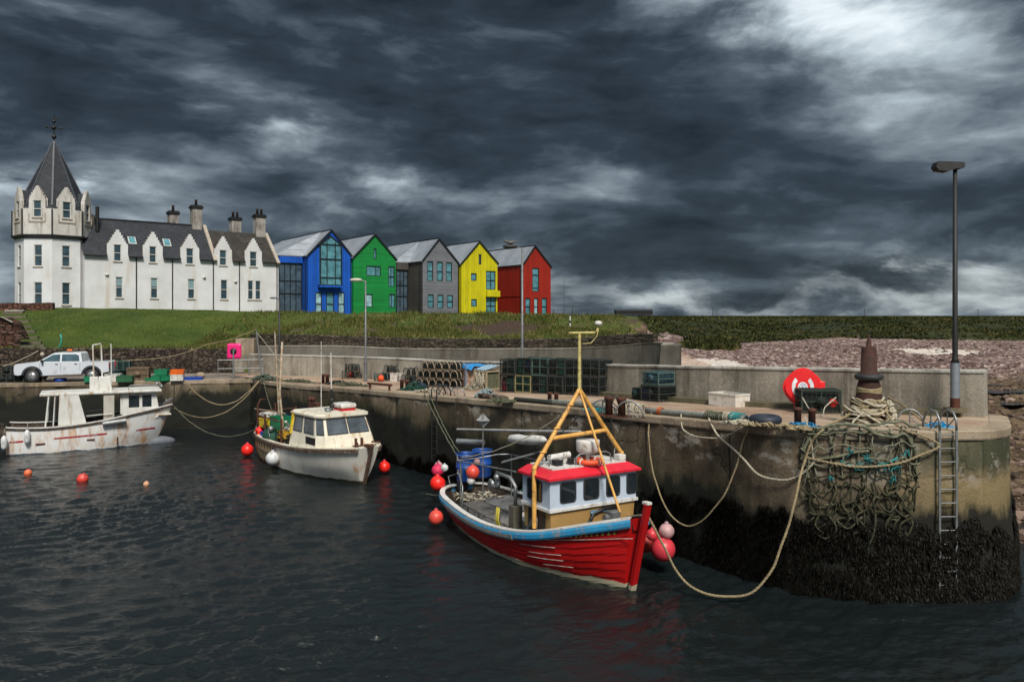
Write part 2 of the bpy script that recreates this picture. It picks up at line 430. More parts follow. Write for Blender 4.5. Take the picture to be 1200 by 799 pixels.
def blob(px,py,wx,wy,amp,tilt=0):
    a=math.atan((px-600)/FPX); e=math.atan((HY-py)/FPX)*math.cos(a)
    sa=wx/FPX; se=wy/FPX
    dx=math_(nt,'SUBTRACT',azw,a); dy=math_(nt,'SUBTRACT',elw,e)
    c_,s_=math.cos(R(tilt)),math.sin(R(tilt))
    u=math_(nt,'ADD',math_(nt,'MULTIPLY',dx,c_/sa),math_(nt,'MULTIPLY',dy,s_/sa))
    v=math_(nt,'ADD',math_(nt,'MULTIPLY',dx,-s_/se),math_(nt,'MULTIPLY',dy,c_/se))
    q=math_(nt,'ADD',math_(nt,'MULTIPLY',u,u),math_(nt,'MULTIPLY',v,v))
    return math_(nt,'MULTIPLY',math_(nt,'EXPONENT',math_(nt,'MULTIPLY',q,-1.0)),amp)
aer=nd(nt,'ShaderNodeMapping',{'Vector':nd(nt,'ShaderNodeCombineXYZ',{0:az,1:math_(nt,'MULTIPLY',el,2.9),2:0.0}).outputs[0],'Rotation':(0,0,R(14)),'Location':(2.2,.7,0)}).outputs[0]
warp=nd(nt,'ShaderNodeTexNoise',{'Vector':aer,'Scale':3.0,'Detail':4,'Roughness':.5}).outputs['Color']
aew=nd(nt,'ShaderNodeVectorMath',{0:warp,1:(.16,.16,.0),2:aer},operation='MULTIPLY_ADD').outputs[0]
n4=noise_(nt,aew,5.2,4,.5); n5=noise_(nt,aew,13.0,7,.58)
calm=math_(nt,'MULTIPLY_ADD',blob(1000,60,260,140,1.0),-.5,1.0)
val=math_(nt,'ADD',math_(nt,'MULTIPLY',math_(nt,'SUBTRACT',n1,.5),.28),math_(nt,'MULTIPLY',math_(nt,'SUBTRACT',n2,.5),math_(nt,'MULTIPLY',calm,.18)))
val=math_(nt,'ADD',val,math_(nt,'MULTIPLY',math_(nt,'SUBTRACT',n4,.5),math_(nt,'MULTIPLY',calm,1.1)))
val=math_(nt,'ADD',val,math_(nt,'MULTIPLY',math_(nt,'SUBTRACT',n5,.5),math_(nt,'MULTIPLY',calm,.55)))
val=math_(nt,'ADD',val,.31)
for args in BLOBS if 'BLOBS' in globals() else [
    (960,0,170,60,.50,-25),(1100,90,200,110,.20,-30),(1000,110,120,60,.08,0),(840,-20,120,40,.16,-20),
    (740,165,230,50,-.09,-8),(930,190,120,36,-.06,-10),(640,60,150,50,-.08,0),(330,110,250,50,-.05,-12),
    (300,172,90,20,.15,5),(220,195,150,36,.12,5),(480,236,90,16,.16,-4),(560,268,100,16,.13,-8),(400,215,200,36,.09,-8),(120,240,90,30,.12,0),(700,210,90,14,.08,0),(20,290,60,80,.34,0),(5,210,40,14,.25,0),(105,215,20,10,.25,0),
    (230,75,180,26,.10,-12),(130,60,90,20,.05,-10),
    (950,348,380,26,.36,0),(700,345,120,26,.2,0),(430,330,300,60,.05,0),(1000,332,50,8,-.2,0),(860,340,70,11,-.26,0),(1070,338,36,9,-.22,0),(700,335,60,10,-.12,0),(1160,325,60,12,-.15,0),(560,285,60,12,.08,0)]:
    val=math_(nt,'ADD',val,blob(*args))
# the sky behind the photographer is the same overcast, but thinner
back=math_(nt,'MULTIPLY',math_(nt,'SUBTRACT',.2,Y_),.28,clamp=True)
val=math_(nt,'ADD',val,back)
val=math_(nt,'ADD',val,math_(nt,'MINIMUM',math_(nt,'MULTIPLY',math_(nt,'SUBTRACT',el,.40),1.0,clamp=True),.34))
ccol=ramp(nt,val,[(.03,(.0042,.0067,.0098)),(.28,(.0110,.0162,.0222)),(.45,(.029,.039,.0495)),(.62,(.078,.095,.110)),(.80,(.175,.205,.225)),(1.0,(.35,.38,.40))])
warm=math_(nt,'MULTIPLY',blob(1000,350,420,24,1.0),.35)
ccol=mix(nt,warm,ccol,mix(nt,1.0,ccol,(1.25,1.08,.85),'MULTIPLY'))
bg2=nd(nt,'ShaderNodeBackground',{'Color':ccol,'Strength':1.0})
mx=nd(nt,'ShaderNodeMixShader',{0:.985,1:bg1.outputs[0],2:bg2.outputs[0]})
nt.links.new(mx.outputs[0],wo.inputs[0])
# ---------------------------------------------------------------- harbour outline
EDGE=[(-16.5,50.3),(-12,45.6),(-8.5,41.9),(-4.7,36.8),(-1.5,32.6),(1.23,28.7),(4.98,23.3),(6.17,21.6),(7.1,20.4),(8.3,19.8),(10.0,19.6),(11.6,19.72),(12.45,20.2),(13.1,21.0),(14.0,22.5),(14.8,23.9),(14.9,24.6),(14.6,25.1)]
WALL=[(14.0,23.6),(11.1,26.0),(7.5,29.6),(5.1,33.2),(3.6,36.0),(0.2,42),(-6.2,48.5),(-12,52),(-18,54.6)]
QUAY=[(-60,43.2),(-45,45.2),(-30.2,47),(-16.5,50.3)]
def v2(l): return [Vector((x,y,0)) for x,y in l]
EP=smooth_path(v2(EDGE),.2); WP=smooth_path(v2(WALL),.4); QP=lin_path(v2(QUAY),.3)
def offset(path,d):
    out=[]
    for i,p in enumerate(path):
        t=(path[min(i+1,len(path)-1)]-path[max(i-1,0)]).normalized()
        out.append(p+Vector((t.y,-t.x,0))*d)
    return out
M_PIER=mat_concrete('weathered_pier_concrete',[(.070,.052,.034),(.150,.115,.076),(.27,.215,.15)],algae=True,joints=True,streakc=(.016,.013,.010),bumps=.9,light=(.27,.24,.20))
M_COPE=mat_concrete('coping_concrete',[(.20,.15,.10),(.30,.235,.165),(.40,.33,.25)],bumps=.6)
M_DECK=mat_concrete('deck_concrete',[(.24,.145,.095),(.37,.25,.175),(.50,.38,.29)],bumps=.35,streakc=(.20,.13,.09))
M_PARA=mat_concrete('parapet_concrete',[(.14,.125,.10),(.26,.235,.195),(.40,.365,.305)],bumps=.6,streakc=(.065,.052,.038),light=(.50,.46,.39))
M_PARA2=mat_concrete('sea_wall_concrete',[(.08,.075,.068),(.125,.115,.10),(.17,.155,.135)],bumps=.4,streakc=(.06,.05,.04))
M_MOSS=mat('mossy_concrete',(.06,.06,.03),(.13,.11,.07),scale=3,bump=.5)
M_DRY=mat_stone('dry_stone',[(.035,.030,.026),(.095,.075,.058),(.17,.135,.105)],bw=.30,bh=.10)
M_GAB=mat_stone('quay_back_stone',[(.030,.022,.020),(.085,.062,.05),(.17,.13,.105)],bw=.36,bh=.14)

SG=-1
def wall_face(name, path, ztop, mat_, parent, zbot=-1.5, disp=.075, step=.25):
    u=0; rows_=[]; us=[]
    for i,p in enumerate(path):
        if i: u+=(p-path[i-1]).length
        us.append(u)
    nr=22; verts=[]; ua=[]
    off=offset(path,1.0)
    for k in range(nr+1):
        for i,p in enumerate(path):
            zt=ztop(p); z=zbot+(zt-.24-zbot)*k/nr
            nrm=(off[i]-p)
            q=noise.fractal(Vector((p.x*.9,p.y*.9,z*.9)),.8,2.0,4)*disp
            q+=noise.noise(Vector((p.x*3,p.y*3,z*3)))*disp*.35
            if us[i]%3.3<.12: q-=.04
            bt=(1-k/nr)*.14
            verts.append((p.x-nrm.x*(q+bt)*SG,p.y-nrm.y*(q+bt)*SG,z)); ua.append(us[i])
    n=len(path); fs=[(k*n+i,k*n+i+1,(k+1)*n+i+1,(k+1)*n+i) for k in range(nr) for i in range(n-1)]
    me=bpy.data.meshes.new(name); me.from_pydata(verts,[],fs); me.materials.append(mat_)
    at=me.attributes.new('u','FLOAT','POINT'); at.data.foreach_set('value',ua)
    me.polygons.foreach_set('use_smooth',[True]*len(fs)); me.update()
    o=bpy.data.objects.new(name,me); COL.objects.link(o); o.parent=parent; return o
# which way is outwards? offset(+1) of a path running root->tip points to the right of travel; the water is on that side
def strip(name, path, zf, prof, mat_, parent, cap=True, smooth=False):
    """sweeps a profile (outward, up) along a path"""
    nn=[(b-a) for a,b in zip(path,offset(path,1.0))]
    mb=MB(); rows=[[p+n_*a+Vector((0,0,zf(p)+b)) for a,b in prof] for p,n_ in zip(path,nn)]
    mb.grid(rows,smooth=smooth,closed=True)
    if cap: mb.add(rows[0],[tuple(range(len(prof)))]); mb.add(rows[-1],[tuple(range(len(prof)))[::-1]])
    return mb.build(name,mat_,parent)
def dz(p): return deckz(p.x,p.y)
pier=thing('harbour_pier','weathered concrete harbour pier with seaweed at its foot and ropes along its edge','pier')
cpath=[p+Vector((noise.noise(p*2)*.02,noise.noise(p*2+Vector((9,0,0)))*.02,0)) for p in EP]
SG=1
def wface(path,parent,name='wall_face'):
    global SG
    SG=-1
    return wall_face(name,path,dz,M_PIER,parent)
wface(EP,pier)
strip('coping',cpath,lambda p:dz(p)+noise.noise(p*1.7)*.012,[(-.45,-.24),(.035,-.24),(.05,-.2),(.05,-.03),(.02,0),(-.45,.004)],M_COPE,pier)
# outer face under the parapet
OUT=offset(WP,.75)   # seaward side
oface=[Vector((14.6,25.1,0))]+OUT[3:]
mb=MB(); mb.grid([[p+Vector((0,0,dz(p)-.01)) for p in oface],[Vector((p.x,p.y,-1.5)) for p in oface]]); mb.build('outer_face',M_PARA2,pier)
def slab(name, outline, mat_, parent, zo=0.0):
    pts=[(p.x,p.y) for p in outline]; n=len(pts)
    xs=[p[0] for p in pts]; ys=[p[1] for p in pts]
    from mathutils.geometry import delaunay_2d_cdt
    inner=[]
    yy=min(ys)
    while yy<max(ys):
        xx=min(xs)
        while xx<max(xs): inner.append((xx,yy)); xx+=1.6
        yy+=1.6
    def inside(x,y):
        c=False; j=n-1
        for i in range(n):
            if (pts[i][1]>y)!=(pts[j][1]>y) and x<(pts[j][0]-pts[i][0])*(y-pts[i][1])/(pts[j][1]-pts[i][1])+pts[i][0]: c=not c
            j=i
        return c
    inner=[q for q in inner if inside(*q) and min((q[0]-p[0])**2+(q[1]-p[1])**2 for p in pts)>.3]
    vs,es,fs,_,_,_=delaunay_2d_cdt([Vector(p) for p in pts+inner],[],[list(range(n))],2,1e-4)
    mb=MB(); mb.add([(v.x,v.y,deckz(v.x,v.y)+zo) for v in vs],[tuple(f) for f in fs])
    return mb.build(name,mat_,parent)
inn=offset(EP,-.44)
slab('deck',inn[::2]+[p for p in oface[::2]]+[Vector((-18.6,55.4,0)),Vector((-19,53.5,0))],M_DECK,pier)
quay=thing('inner_quay','low brown concrete quay below the grass bank where the pickup stands','quay')
SG=-1
wall_face('wall_face',QP,dz,M_PIER,quay)
strip('coping',QP,dz,[(-.45,-.22),(.04,-.22),(.04,-.02),(0,0),(-.45,.004)],M_COPE,quay)
iq=offset(QP,-.44)
slab('deck',iq[::3]+[Vector((-18.2,53.3,0)),Vector((-18.2,55.8,0)),Vector((-30,55,0)),Vector((-45,54,0)),Vector((-60,53,0))],mat_concrete('quay_deck_concrete',[(.16,.13,.11),(.23,.19,.16),(.30,.26,.22)],bumps=.3),quay,zo=-.002)
# parapet (top follows the deck with a gentle fall)
para=thing('parapet_wall','long pale concrete parapet wall along the seaward side of the pier','wall')
def pz(p): return dz(p)
body=strip('wall_body',[p for p in WP],pz,[(0,-.3),(-.02,.02),(.0,1.30),(.55,1.30),(.6,-.3)],M_PARA,para)
M_LIP=mat_concrete('parapet_top_concrete',[(.30,.28,.24),(.42,.40,.35),(.52,.50,.45)],bumps=.3)
strip('cap',WP,lambda p:pz(p)+noise.noise(p)*.01,[(-.03,1.302),(-.03,1.37),(.0,1.385),(.54,1.385),(.58,1.37),(.58,1.302)],M_LIP,para)
strip('plinth',WP[2:int(len(WP)*.36)],pz,[(-.5,-.05),(-.48,.19),(-.03,.21),(-.03,-.05)],M_MOSS,para)
# which side is the deck? offset(+) of WALL (tip->root) is towards the harbour
# two tier sea wall behind the pier root
TIER=[(-19.5,57.6,4.75),(-13,57.6,4.78),(-7.5,57.2,4.6),(0,55.6,4.66),(3.5,54,4.75),(6.6,51.6,5.0),(8.4,49.2,5.3),(9.1,47.2,5.35),(8.7,45.8,5.3)]
tp=smooth_path([Vector(t) for t in TIER],.5)
def sweepz(name, path, prof, mat_, parent):
    flat=[Vector((p.x,p.y,0)) for p in path]; nn=[(b-a) for a,b in zip(flat,offset(flat,1.0))]
    mb=MB(); rows=[[Vector((p.x,p.y,0))+n_*a+Vector((0,0,(p.z+b) if b>-9 else 1.5)) for a,b in prof] for p,n_ in zip(path,nn)]
    mb.grid(rows,smooth=False,closed=True); mb.add(rows[0],[tuple(range(len(prof)))]); mb.add(rows[-1],[tuple(range(len(prof)))[::-1]])
    return mb.build(name,mat_,parent)
tw=thing('curved_sea_wall','curved grey concrete sea wall ending at the beach, below the dry stone wall','wall')
sweepz('wall_body',tp,[(.5,-10),(.12,-.0),(-.9,.0),(-.9,-10)],M_PARA2,tw)
sweepz('cap',tp,[(.15,.003),(.15,.05),(-.5,.06),(-.5,.003)],M_PARA,tw)
DRY=[(-19.5,59.2,5.62),(-13,59.0,5.50),(-7.5,58.6,5.33),(0,57,5.30),(4,55.4,5.42),(7.0,53,5.75),(8.9,50.5,5.85)]
dp=smooth_path([Vector(t) for t in DRY],.4)
for p in dp: p.z+=noise.noise(p*2.1)*.05
dw=thing('dry_stone_wall','dark dry stone wall curving along the foot of the rough grass bank','wall')
sweepz('stone_body',dp,[(.0,-10),(-.03,-.02),(-.1,.02),(-.5,.03),(-.6,-10)],M_DRY,dw)
GAB=[(-60,53.2,4.7),(-45,54.2,4.7),(-30,55.2,4.72),(-24,55.6,4.66),(-19.2,56.3,4.62)]
gp=smooth_path([Vector(t) for t in GAB],.4)
for p in gp: p.z+=noise.noise(p*1.9)*.06
gw=thing('quay_retaining_wall','dark rubble retaining wall behind the pickup and fish crates','wall')
sweepz('stone_body',gp,[(.05,-10),(.0,-.02),(-.1,.02),(-.5,.03),(-.6,-10)],M_GAB,gw)
# end pier of the quay wall where the lifebuoy post stands
cb=thing('concrete_buttress','brown concrete block buttress closing the end of the rubble wall','buttress',(-19.2,56.8,3.0))
MB().box((0,0,.6),(1.9,1.2,1.2)).build('lower_block',M_PARA,cb,bevel=.03)
MB().box((.25,.2,1.79),(1.3,1.1,1.18)).build('upper_block',M_COPE,cb,bevel=.03)

# ---------------------------------------------------------------- ground: one sheet to the horizon
def sst(a,b,x): 
    t=np.clip((x-a)/(b-a),0,1); return t*t*(3-2*t)
CX=[-200,-60,-30,-20,-19,-13,-7.5,0,4,7,8.9,9.8,12,16,19,23,30,45,57,75,100,200,2500]; CY=[55,54.2,56.0,57.0,59.6,59.6,59.2,57.7,56.1,53.7,51.2,55,74,108,116,98,108,124,138,124,116,118,300]
def ground_h(x,y,nz,nz2,nz3):
    coast=np.interp(x,CX,CY)
    t=y-coast
    # bank behind the walls
    wz=np.interp(x,[-45,-30,-19,-17,-10,0,6,9],[4.55,4.55,4.5,5.3,5.15,5.05,5.3,5.55])
    platz=np.interp(x,[-60,-40,-25,-15,4,12],[7.8,7.72,7.36,7.15,6.98,6.6])
    brow=np.interp(x,[-45,-20,-10,5,10],[74,74,69,67,62])
    land=wz+(platz-wz)*sst(0,1,(y-57)/(brow-57))
    rough=np.interp(x,[-60,-26,-18,8],[.03,.06,.17,.17])*np.exp(-((y-62)/5)**2)*sst(57,60,y)
    land=land+rough*nz2*1.6+nz*.12*np.exp(-((y-64)/14)**2)
    land=np.where(y>130, 6.8+.25*sst(150,500,y), land)
    # beach and the scrub bank on the far side
    beach=np.clip((y-26)*.045,-.6,3.0)+ .22*nz2+.12*nz3
    beach=np.where(y<75,beach+.25*np.maximum(nz2,0),beach)
    far=beach+(6.55+.45*sst(200,900,y)+.12*nz-beach)*sst(0,np.where(x<25,38,75),t)
    gl=np.exp(-((x/y-.212)/.024)**2)*(y<150)*(y>60)*(x>9)
    far=far*(1-gl*.85)+(beach+.02*(y-70))*gl*.85
    fm=sst(9,16,x-(y-60)*.13)
    h=land*(1-fm)+far*fm
    h=np.where((x>9)&(t<0),beach,h)
    # harbour basin and everything under the pier
    wy=np.interp(x,[-18,-12,-6.2,.2,3.6,5.1,9],[54.6,52,48.5,42,36,33.2,28])+1.2
    h=np.where((x<=9.2)&(t<0),np.where((y>wy)&(x>-19),3.3,-2.0),h)
    # seaward of the parapet line: distance test
    wx=np.interp(y,[19,23.6,26,29.6,33.2,36,42,48.5],[15.4,15.2,12.8,9.2,6.8,5.2,2.0,-3.6])
    h=np.where((y<48.5)&(x<wx+.1),-2.0,h)
    h=np.where(y<19.5,-2.0,h)
    return h,t,fm
rows=list(np.concatenate([np.linspace(12,54,90,endpoint=False),np.linspace(54,80,90,endpoint=False),np.linspace(80,140,90,endpoint=False),np.geomspace(140,6000,50)]))
us=np.linspace(-1.1,1.15,460)
Yg=np.repeat(np.array(rows)[:,None],len(us),1); Xg=Yg*us[None,:]
nv=Xg.size; fx=Xg.ravel(); fy=Yg.ravel()
nzA=np.array([noise.fractal(Vector((a*.12,b*.12,0)),.9,2,4) for a,b in zip(fx,fy)])
nzB=np.array([noise.fractal(Vector((a*.45,b*.45,3)),.8,2,5) for a,b in zip(fx,fy)])
nzC=np.array([noise.noise(Vector((a*1.6,b*1.6,7))) for a,b in zip(fx,fy)])
H,T,FM=ground_h(fx,fy,nzA,nzB,nzC)
me=bpy.data.meshes.new('ground')
me.vertices.add(nv); me.vertices.foreach_set('co',np.stack([fx,fy,H],1).ravel())
nr,nc=Xg.shape
ii=(np.arange(nr-1)[:,None]*nc+np.arange(nc-1)[None,:]).ravel()
q=np.stack([ii,ii+1,ii+nc+1,ii+nc],1)
me.loops.add(q.size); me.loops.foreach_set('vertex_index',q.ravel())
me.polygons.add(len(q)); me.polygons.foreach_set('loop_start',np.arange(len(q))*4); me.polygons.foreach_set('loop_total',np.full(len(q),4))
me.polygons.foreach_set('use_smooth',np.ones(len(q),bool)); me.update(calc_edges=True)
isb=((fx>9)&((T+nzB*3<np.where(fx<25,6,4))|((np.abs(fx/fy-.212+.006*nzB)<.022)&(fy<128)))).astype(float)
for nm,arr in (('beach',isb),('scrub',FM),('t',T)):
    a=me.attributes.new(nm,'FLOAT','POINT'); a.data.foreach_set('value',arr.astype(np.float32))
ground=bpy.data.objects.new('ground',me); COL.objects.link(ground); tag(ground,'grass bank, pebble beach and fields around the harbour','ground',kind='structure')
def mat_ground():
    m,nt,b=newmat('ground_cover')
    v=coords(nt,(1,1,1),True); pos=nd(nt,'ShaderNodeNewGeometry').outputs['Position']; sep=nd(nt,'ShaderNodeSeparateXYZ',{0:pos})
    A=lambda k: nd(nt,'ShaderNodeAttribute',attribute_name=k).outputs['Fac']
    n1=noise_(nt,v,.22,8,.62,.4); n2=noise_(nt,v,1.6,8,.7); n3=noise_(nt,coords(nt,(1,1,2.5),True),7,5,.7)
    lawn=ramp(nt,n1,[(.34,(.028,.050,.007)),(.5,(.060,.095,.012)),(.66,(.105,.13,.024))])
    lawn=mix(nt,ramp(nt,n3,[(.35,0),(.7,.7)]),lawn,(.018,.034,.006))
    # rough strip: straw and bare earth where the bank is eroded
    xm=math_(nt,'MULTIPLY',math_(nt,'ADD',sep.outputs['X'],23.0),.16,clamp=True)
    straw=ramp(nt,n2,[(.35,(.035,.05,.010)),(.52,(.13,.125,.04)),(.7,(.21,.18,.085))])
    lawn=mix(nt,math_(nt,'MULTIPLY',ramp(nt,n2,[(.45,0),(.62,1)]),math_(nt,'MULTIPLY',xm,.6)),lawn,straw)
    e1=math_(nt,'MULTIPLY',ramp(nt,noise_(nt,coords(nt,(1,.6,.6),True),.30,6,.6),[(.50,0),(.58,1)]),math_(nt,'MULTIPLY',math_(nt,'LESS_THAN',sep.outputs['Y'],67.0),math_(nt,'MULTIPLY',xm,.9)))
    lawn=mix(nt,e1,lawn,ramp(nt,n3,[(.3,(.03,.020,.012)),(.7,(.11,.075,.055))]))
    ea=math_(nt,'DIVIDE',math_(nt,'ADD',sep.outputs['X'],1.0),4.2); eb=math_(nt,'DIVIDE',math_(nt,'SUBTRACT',sep.outputs['Y'],62.3),1.9)
    er=math_(nt,'ADD',math_(nt,'ADD',math_(nt,'MULTIPLY',ea,ea),math_(nt,'MULTIPLY',eb,eb)),math_(nt,'MULTIPLY',math_(nt,'SUBTRACT',n2,.5),3.0))
    lawn=mix(nt,math_(nt,'MULTIPLY',math_(nt,'LESS_THAN',er,1.0),.92),lawn,ramp(nt,n3,[(.3,(.02,.012,.008)),(.7,(.085,.055,.042))]))
    scr=ramp(nt,noise_(nt,coords(nt,(.5,1,1),True),.12,9,.7),[(.3,(.006,.009,.0025)),(.48,(.017,.023,.006)),(.6,(.042,.046,.012)),(.75,(.08,.06,.026))])
    lawn=mix(nt,A('scrub'),lawn,scr)
    vo=nd(nt,'ShaderNodeTexVoronoi',{'Vector':v,'Scale':3.2,'Randomness':1.0}); cell=nd(nt,'ShaderNodeSeparateColor',{0:vo.outputs['Color']}).outputs[0]
    peb=ramp(nt,cell,[(.0,(.045,.027,.024)),(.4,(.145,.09,.08)),(.75,(.26,.175,.155)),(1,(.50,.42,.38))])
    rk=ramp(nt,noise_(nt,v,.9,9,.7),[(.35,(.02,.014,.009)),(.5,(.09,.06,.035)),(.68,(.23,.165,.10))])
    near=math_(nt,'MULTIPLY',math_(nt,'SUBTRACT',84.0,math_(nt,'ADD',sep.outputs['Y'],math_(nt,'MULTIPLY',n1,24))),.09,clamp=True)
    bc=mix(nt,near,peb,rk)
    band=ramp(nt,noise_(nt,coords(nt,(.25,1.3,1),True),.10,7,.6,.3),[(.52,0),(.57,1)])
    bc=mix(nt,math_(nt,'MULTIPLY',band,math_(nt,'MULTIPLY',math_(nt,'SUBTRACT',1.0,near),.75)),bc,(.10,.055,.055))
    def ell(cx,cy,rx,ry):
        a=math_(nt,'DIVIDE',math_(nt,'SUBTRACT',sep.outputs['X'],cx),rx); b_=math_(nt,'DIVIDE',math_(nt,'SUBTRACT',sep.outputs['Y'],cy),ry)
        r_=math_(nt,'ADD',math_(nt,'ADD',math_(nt,'MULTIPLY',a,a),math_(nt,'MULTIPLY',b_,b_)),math_(nt,'MULTIPLY',math_(nt,'SUBTRACT',n2,.5),3.2))
        return math_(nt,'LESS_THAN',r_,1.0)
    wb=math_(nt,'MAXIMUM',ell(49,92,4.5,5),math_(nt,'MAXIMUM',ell(17,77,5.5,7),ell(75,84,8,1.5)))
    bc=mix(nt,math_(nt,'MULTIPLY',wb,.85),bc,(.68,.62,.56))
    sand=math_(nt,'MULTIPLY',math_(nt,'LESS_THAN',math_(nt,'ADD',sep.outputs['X'],math_(nt,'MULTIPLY',n2,3)),20.5),math_(nt,'GREATER_THAN',sep.outputs['Y'],70.0))
    bc=mix(nt,math_(nt,'MULTIPLY',sand,.7),bc,(.40,.27,.20))
    col=mix(nt,A('beach'),lawn,bc)
    nt.links.new(col,b.inputs['Base Color']); b.inputs['Roughness'].default_value=.9; b.inputs['Specular IOR Level'].default_value=.25
    h=math_(nt,'ADD',math_(nt,'MULTIPLY',n3,.6),math_(nt,'MULTIPLY',vo.outputs['Distance'],A('beach')))
    bump_(nt,b,h,.9,.18)
    return m
me.materials.append(mat_ground())
from mathutils.bvhtree import BVHTree
_bvh=BVHTree.FromPolygons([tuple(c) for c in np.stack([fx,fy,H],1)],[tuple(a) for a in q])
def gz(x,y):
    h=_bvh.ray_cast(Vector((x,y,50)),Vector((0,0,-1)))
    return h[0].z if h[0] else 0.0

# ---------------------------------------------------------------- water
def mat_water():
    m,nt,b=newmat('harbour_water')
    v=coords(nt,(1,1,1),True)
    b.inputs['Base Color'].default_value=(.0075,.0110,.0120,1); b.inputs['Roughness'].default_value=.06; b.inputs['IOR'].default_value=1.33
    a=noise_(nt,coords(nt,(1,1.6,1),True,(0,0,R(25))),.8,3,.5,.6)
    c=noise_(nt,coords(nt,(1,2.0,1),True,(0,0,R(-20))),2.6,5,.6,.8)
    e=noise_(nt,coords(nt,(1,1.7,1),True,(0,0,R(10))),9,4,.6,.3)
    patch=ramp(nt,noise_(nt,v,.12,4,.5,.5),[(.38,.25),(.62,1.0)])
    h=math_(nt,'ADD',math_(nt,'MULTIPLY',a,.03),math_(nt,'ADD',math_(nt,'MULTIPLY',math_(nt,'MULTIPLY',c,.05),patch),math_(nt,'MULTIPLY',math_(nt,'MULTIPLY',e,.025),patch)))
    bump_(nt,b,h,1.0,1.0)
    return m
# near water carries real wavelets: a sum of many small crossing waves
ks=np.linspace(470,98,520); ry=CAMZ*797/ks; cu=np.linspace(-.70,.70,760)
WY=np.repeat(ry[:,None],len(cu),1); WX=WY*cu[None,:]
rw_=np.random.RandomState(11); wz=np.zeros_like(WX)
wx_=WX+.5*np.sin(WY*.35+1)+.35*np.sin(WX*.5+WY*.23); wy_=WY+.5*np.sin(WX*.31+2)+.3*np.sin(WY*.6-WX*.2)
patch=.55+.45*np.sin(WX*.33+1.3*np.sin(WY*.21))*np.sin(WY*.27+1.1*np.sin(WX*.19)+.8)
for i_ in range(90):
    lam=.13*(8.0**rw_.rand()); th=R(112)+rw_.normal()*.55 if i_%3 else rw_.rand()*6.28
    k_=2*math.pi/lam; am=.0072*lam**.85*(.6+.8*rw_.rand())
    ph=(wx_*math.cos(th)+wy_*math.sin(th))*k_+rw_.rand()*6.28
    res=np.clip(lam/(WY*WY/(CAMZ*797)*2.2),0,1)      # finest waves fade where they are smaller than the mesh
    wz+=am*np.sin(ph+.35*np.sin(ph))*(patch if lam<.9 else 1)*res
wz*=np.clip((50-WY)/6,0,1)*np.clip((.70-np.abs(cu))/.03,0,1)[None,:]*np.clip((ry-ry[0])/.3,0,1)[:,None]
nw=WX.size; me_w=bpy.data.meshes.new('water'); me_w.vertices.add(nw); me_w.vertices.foreach_set('co',np.stack([WX.ravel(),WY.ravel(),wz.ravel()],1).ravel())
a_i=(np.arange(len(ry)-1)[:,None]*len(cu)+np.arange(len(cu)-1)[None,:]).ravel(); qw=np.stack([a_i,a_i+1,a_i+len(cu)+1,a_i+len(cu)],1)
me_w.loops.add(qw.size); me_w.loops.foreach_set('vertex_index',qw.ravel()); me_w.polygons.add(len(qw)); me_w.polygons.foreach_set('loop_start',np.arange(len(qw))*4); me_w.polygons.foreach_set('loop_total',np.full(len(qw),4)); me_w.polygons.foreach_set('use_smooth',np.ones(len(qw),bool)); me_w.update(calc_edges=True)
mb=MB(); y0,y1=float(ry[0]),float(ry[-1]); f0=.70
L0,L1=(-f0*y0,y0,0),(-f0*y1,y1,0); R0_,R1_=(f0*y0,y0,0),(f0*y1,y1,0)
mb.add([L0,L1,(-500,y1,0),(-500,y0,0)],[(0,1,2,3)]); mb.add([R0_,R1_,(500,y1,0),(500,y0,0)],[(0,3,2,1)])
mb.add([(-500,-80,0),(500,-80,0),(500,y0,0),R0_,L0,(-500,y0,0)],[(0,1,2,3,4,5)])
mb.add([(-500,y1,0),L1,R1_,(500,y1,0),(500,y1+10,0),(-500,y1+10,0)],[(0,1,2,3,4,5)])
M_WATER=mat_water(); far_w=mb.build('far_water',M_WATER,None,normals=False)
bm=bmesh.new(); bm.from_mesh(me_w); bm.from_mesh(far_w.data); bm.to_mesh(me_w); bm.free(); bpy.data.objects.remove(far_w)
me_w.materials.append(M_WATER); water=bpy.data.objects.new('water',me_w); COL.objects.link(water); tag(water,'dark rippled harbour water between quay and pier','water',kind='structure')
# tide pools on the shore
for i_,(px,py,rx,ry_) in enumerate(((1182,463,3.6,1.5),(1160,457,2.0,.8),(1195,474,1.6,.8))):
    Y=5.75*FPX/(py-HY); c=P(px,py,Y); z=gz(c.x,c.y)+.10
    m=MB(); pts=[(c.x+rx*math.cos(t)*(1+.25*math.sin(3*t+i_)),c.y+ry_*math.sin(t)*(1+.3*math.sin(5*t)),z) for t in np.linspace(0,2*math.pi,28,endpoint=False)]; m.add(pts,[tuple(range(28))])
    o=m.build('tide_pool',M_WATER,None,normals=False); tag(o,'shallow pool of sea water among the shore rocks','water',kind='structure')
# ---------------------------------------------------------------- buildings
M_HARL=mat('white_harling',(.67,.685,.71),(.55,.56,.575),scale=.5,rough=.9,bump=.5,bscale=9,bdist=.03,dirt=(.52,.48,.42),dirtamt=.18,streak=True,spec=.2)
M_DRESS=mat('pale_dressed_stone',(.42,.38,.32),(.32,.28,.23),scale=2,rough=.85,bump=.3,spec=.2)
M_SLATE=mat_slate('blue_slate',(.022,.025,.032),(.042,.047,.058))
M_SLATEB=mat_slate('brown_slate',(.028,.025,.022),(.058,.050,.042),bw=.35,bh=.24)
M_WFRAME=mat('white_window_paint',(.62,.62,.60),(.5,.5,.48),bump=0,rough=.5)
M_DFRAME=mat('dark_window_frame',(.012,.016,.018),bump=0,rough=.4)
M_WGLASS=mat_glass('sash_glass',(.022,.042,.055),.12)
M_TGLASS=mat_glass('teal_glass',(.05,.14,.17),.08)
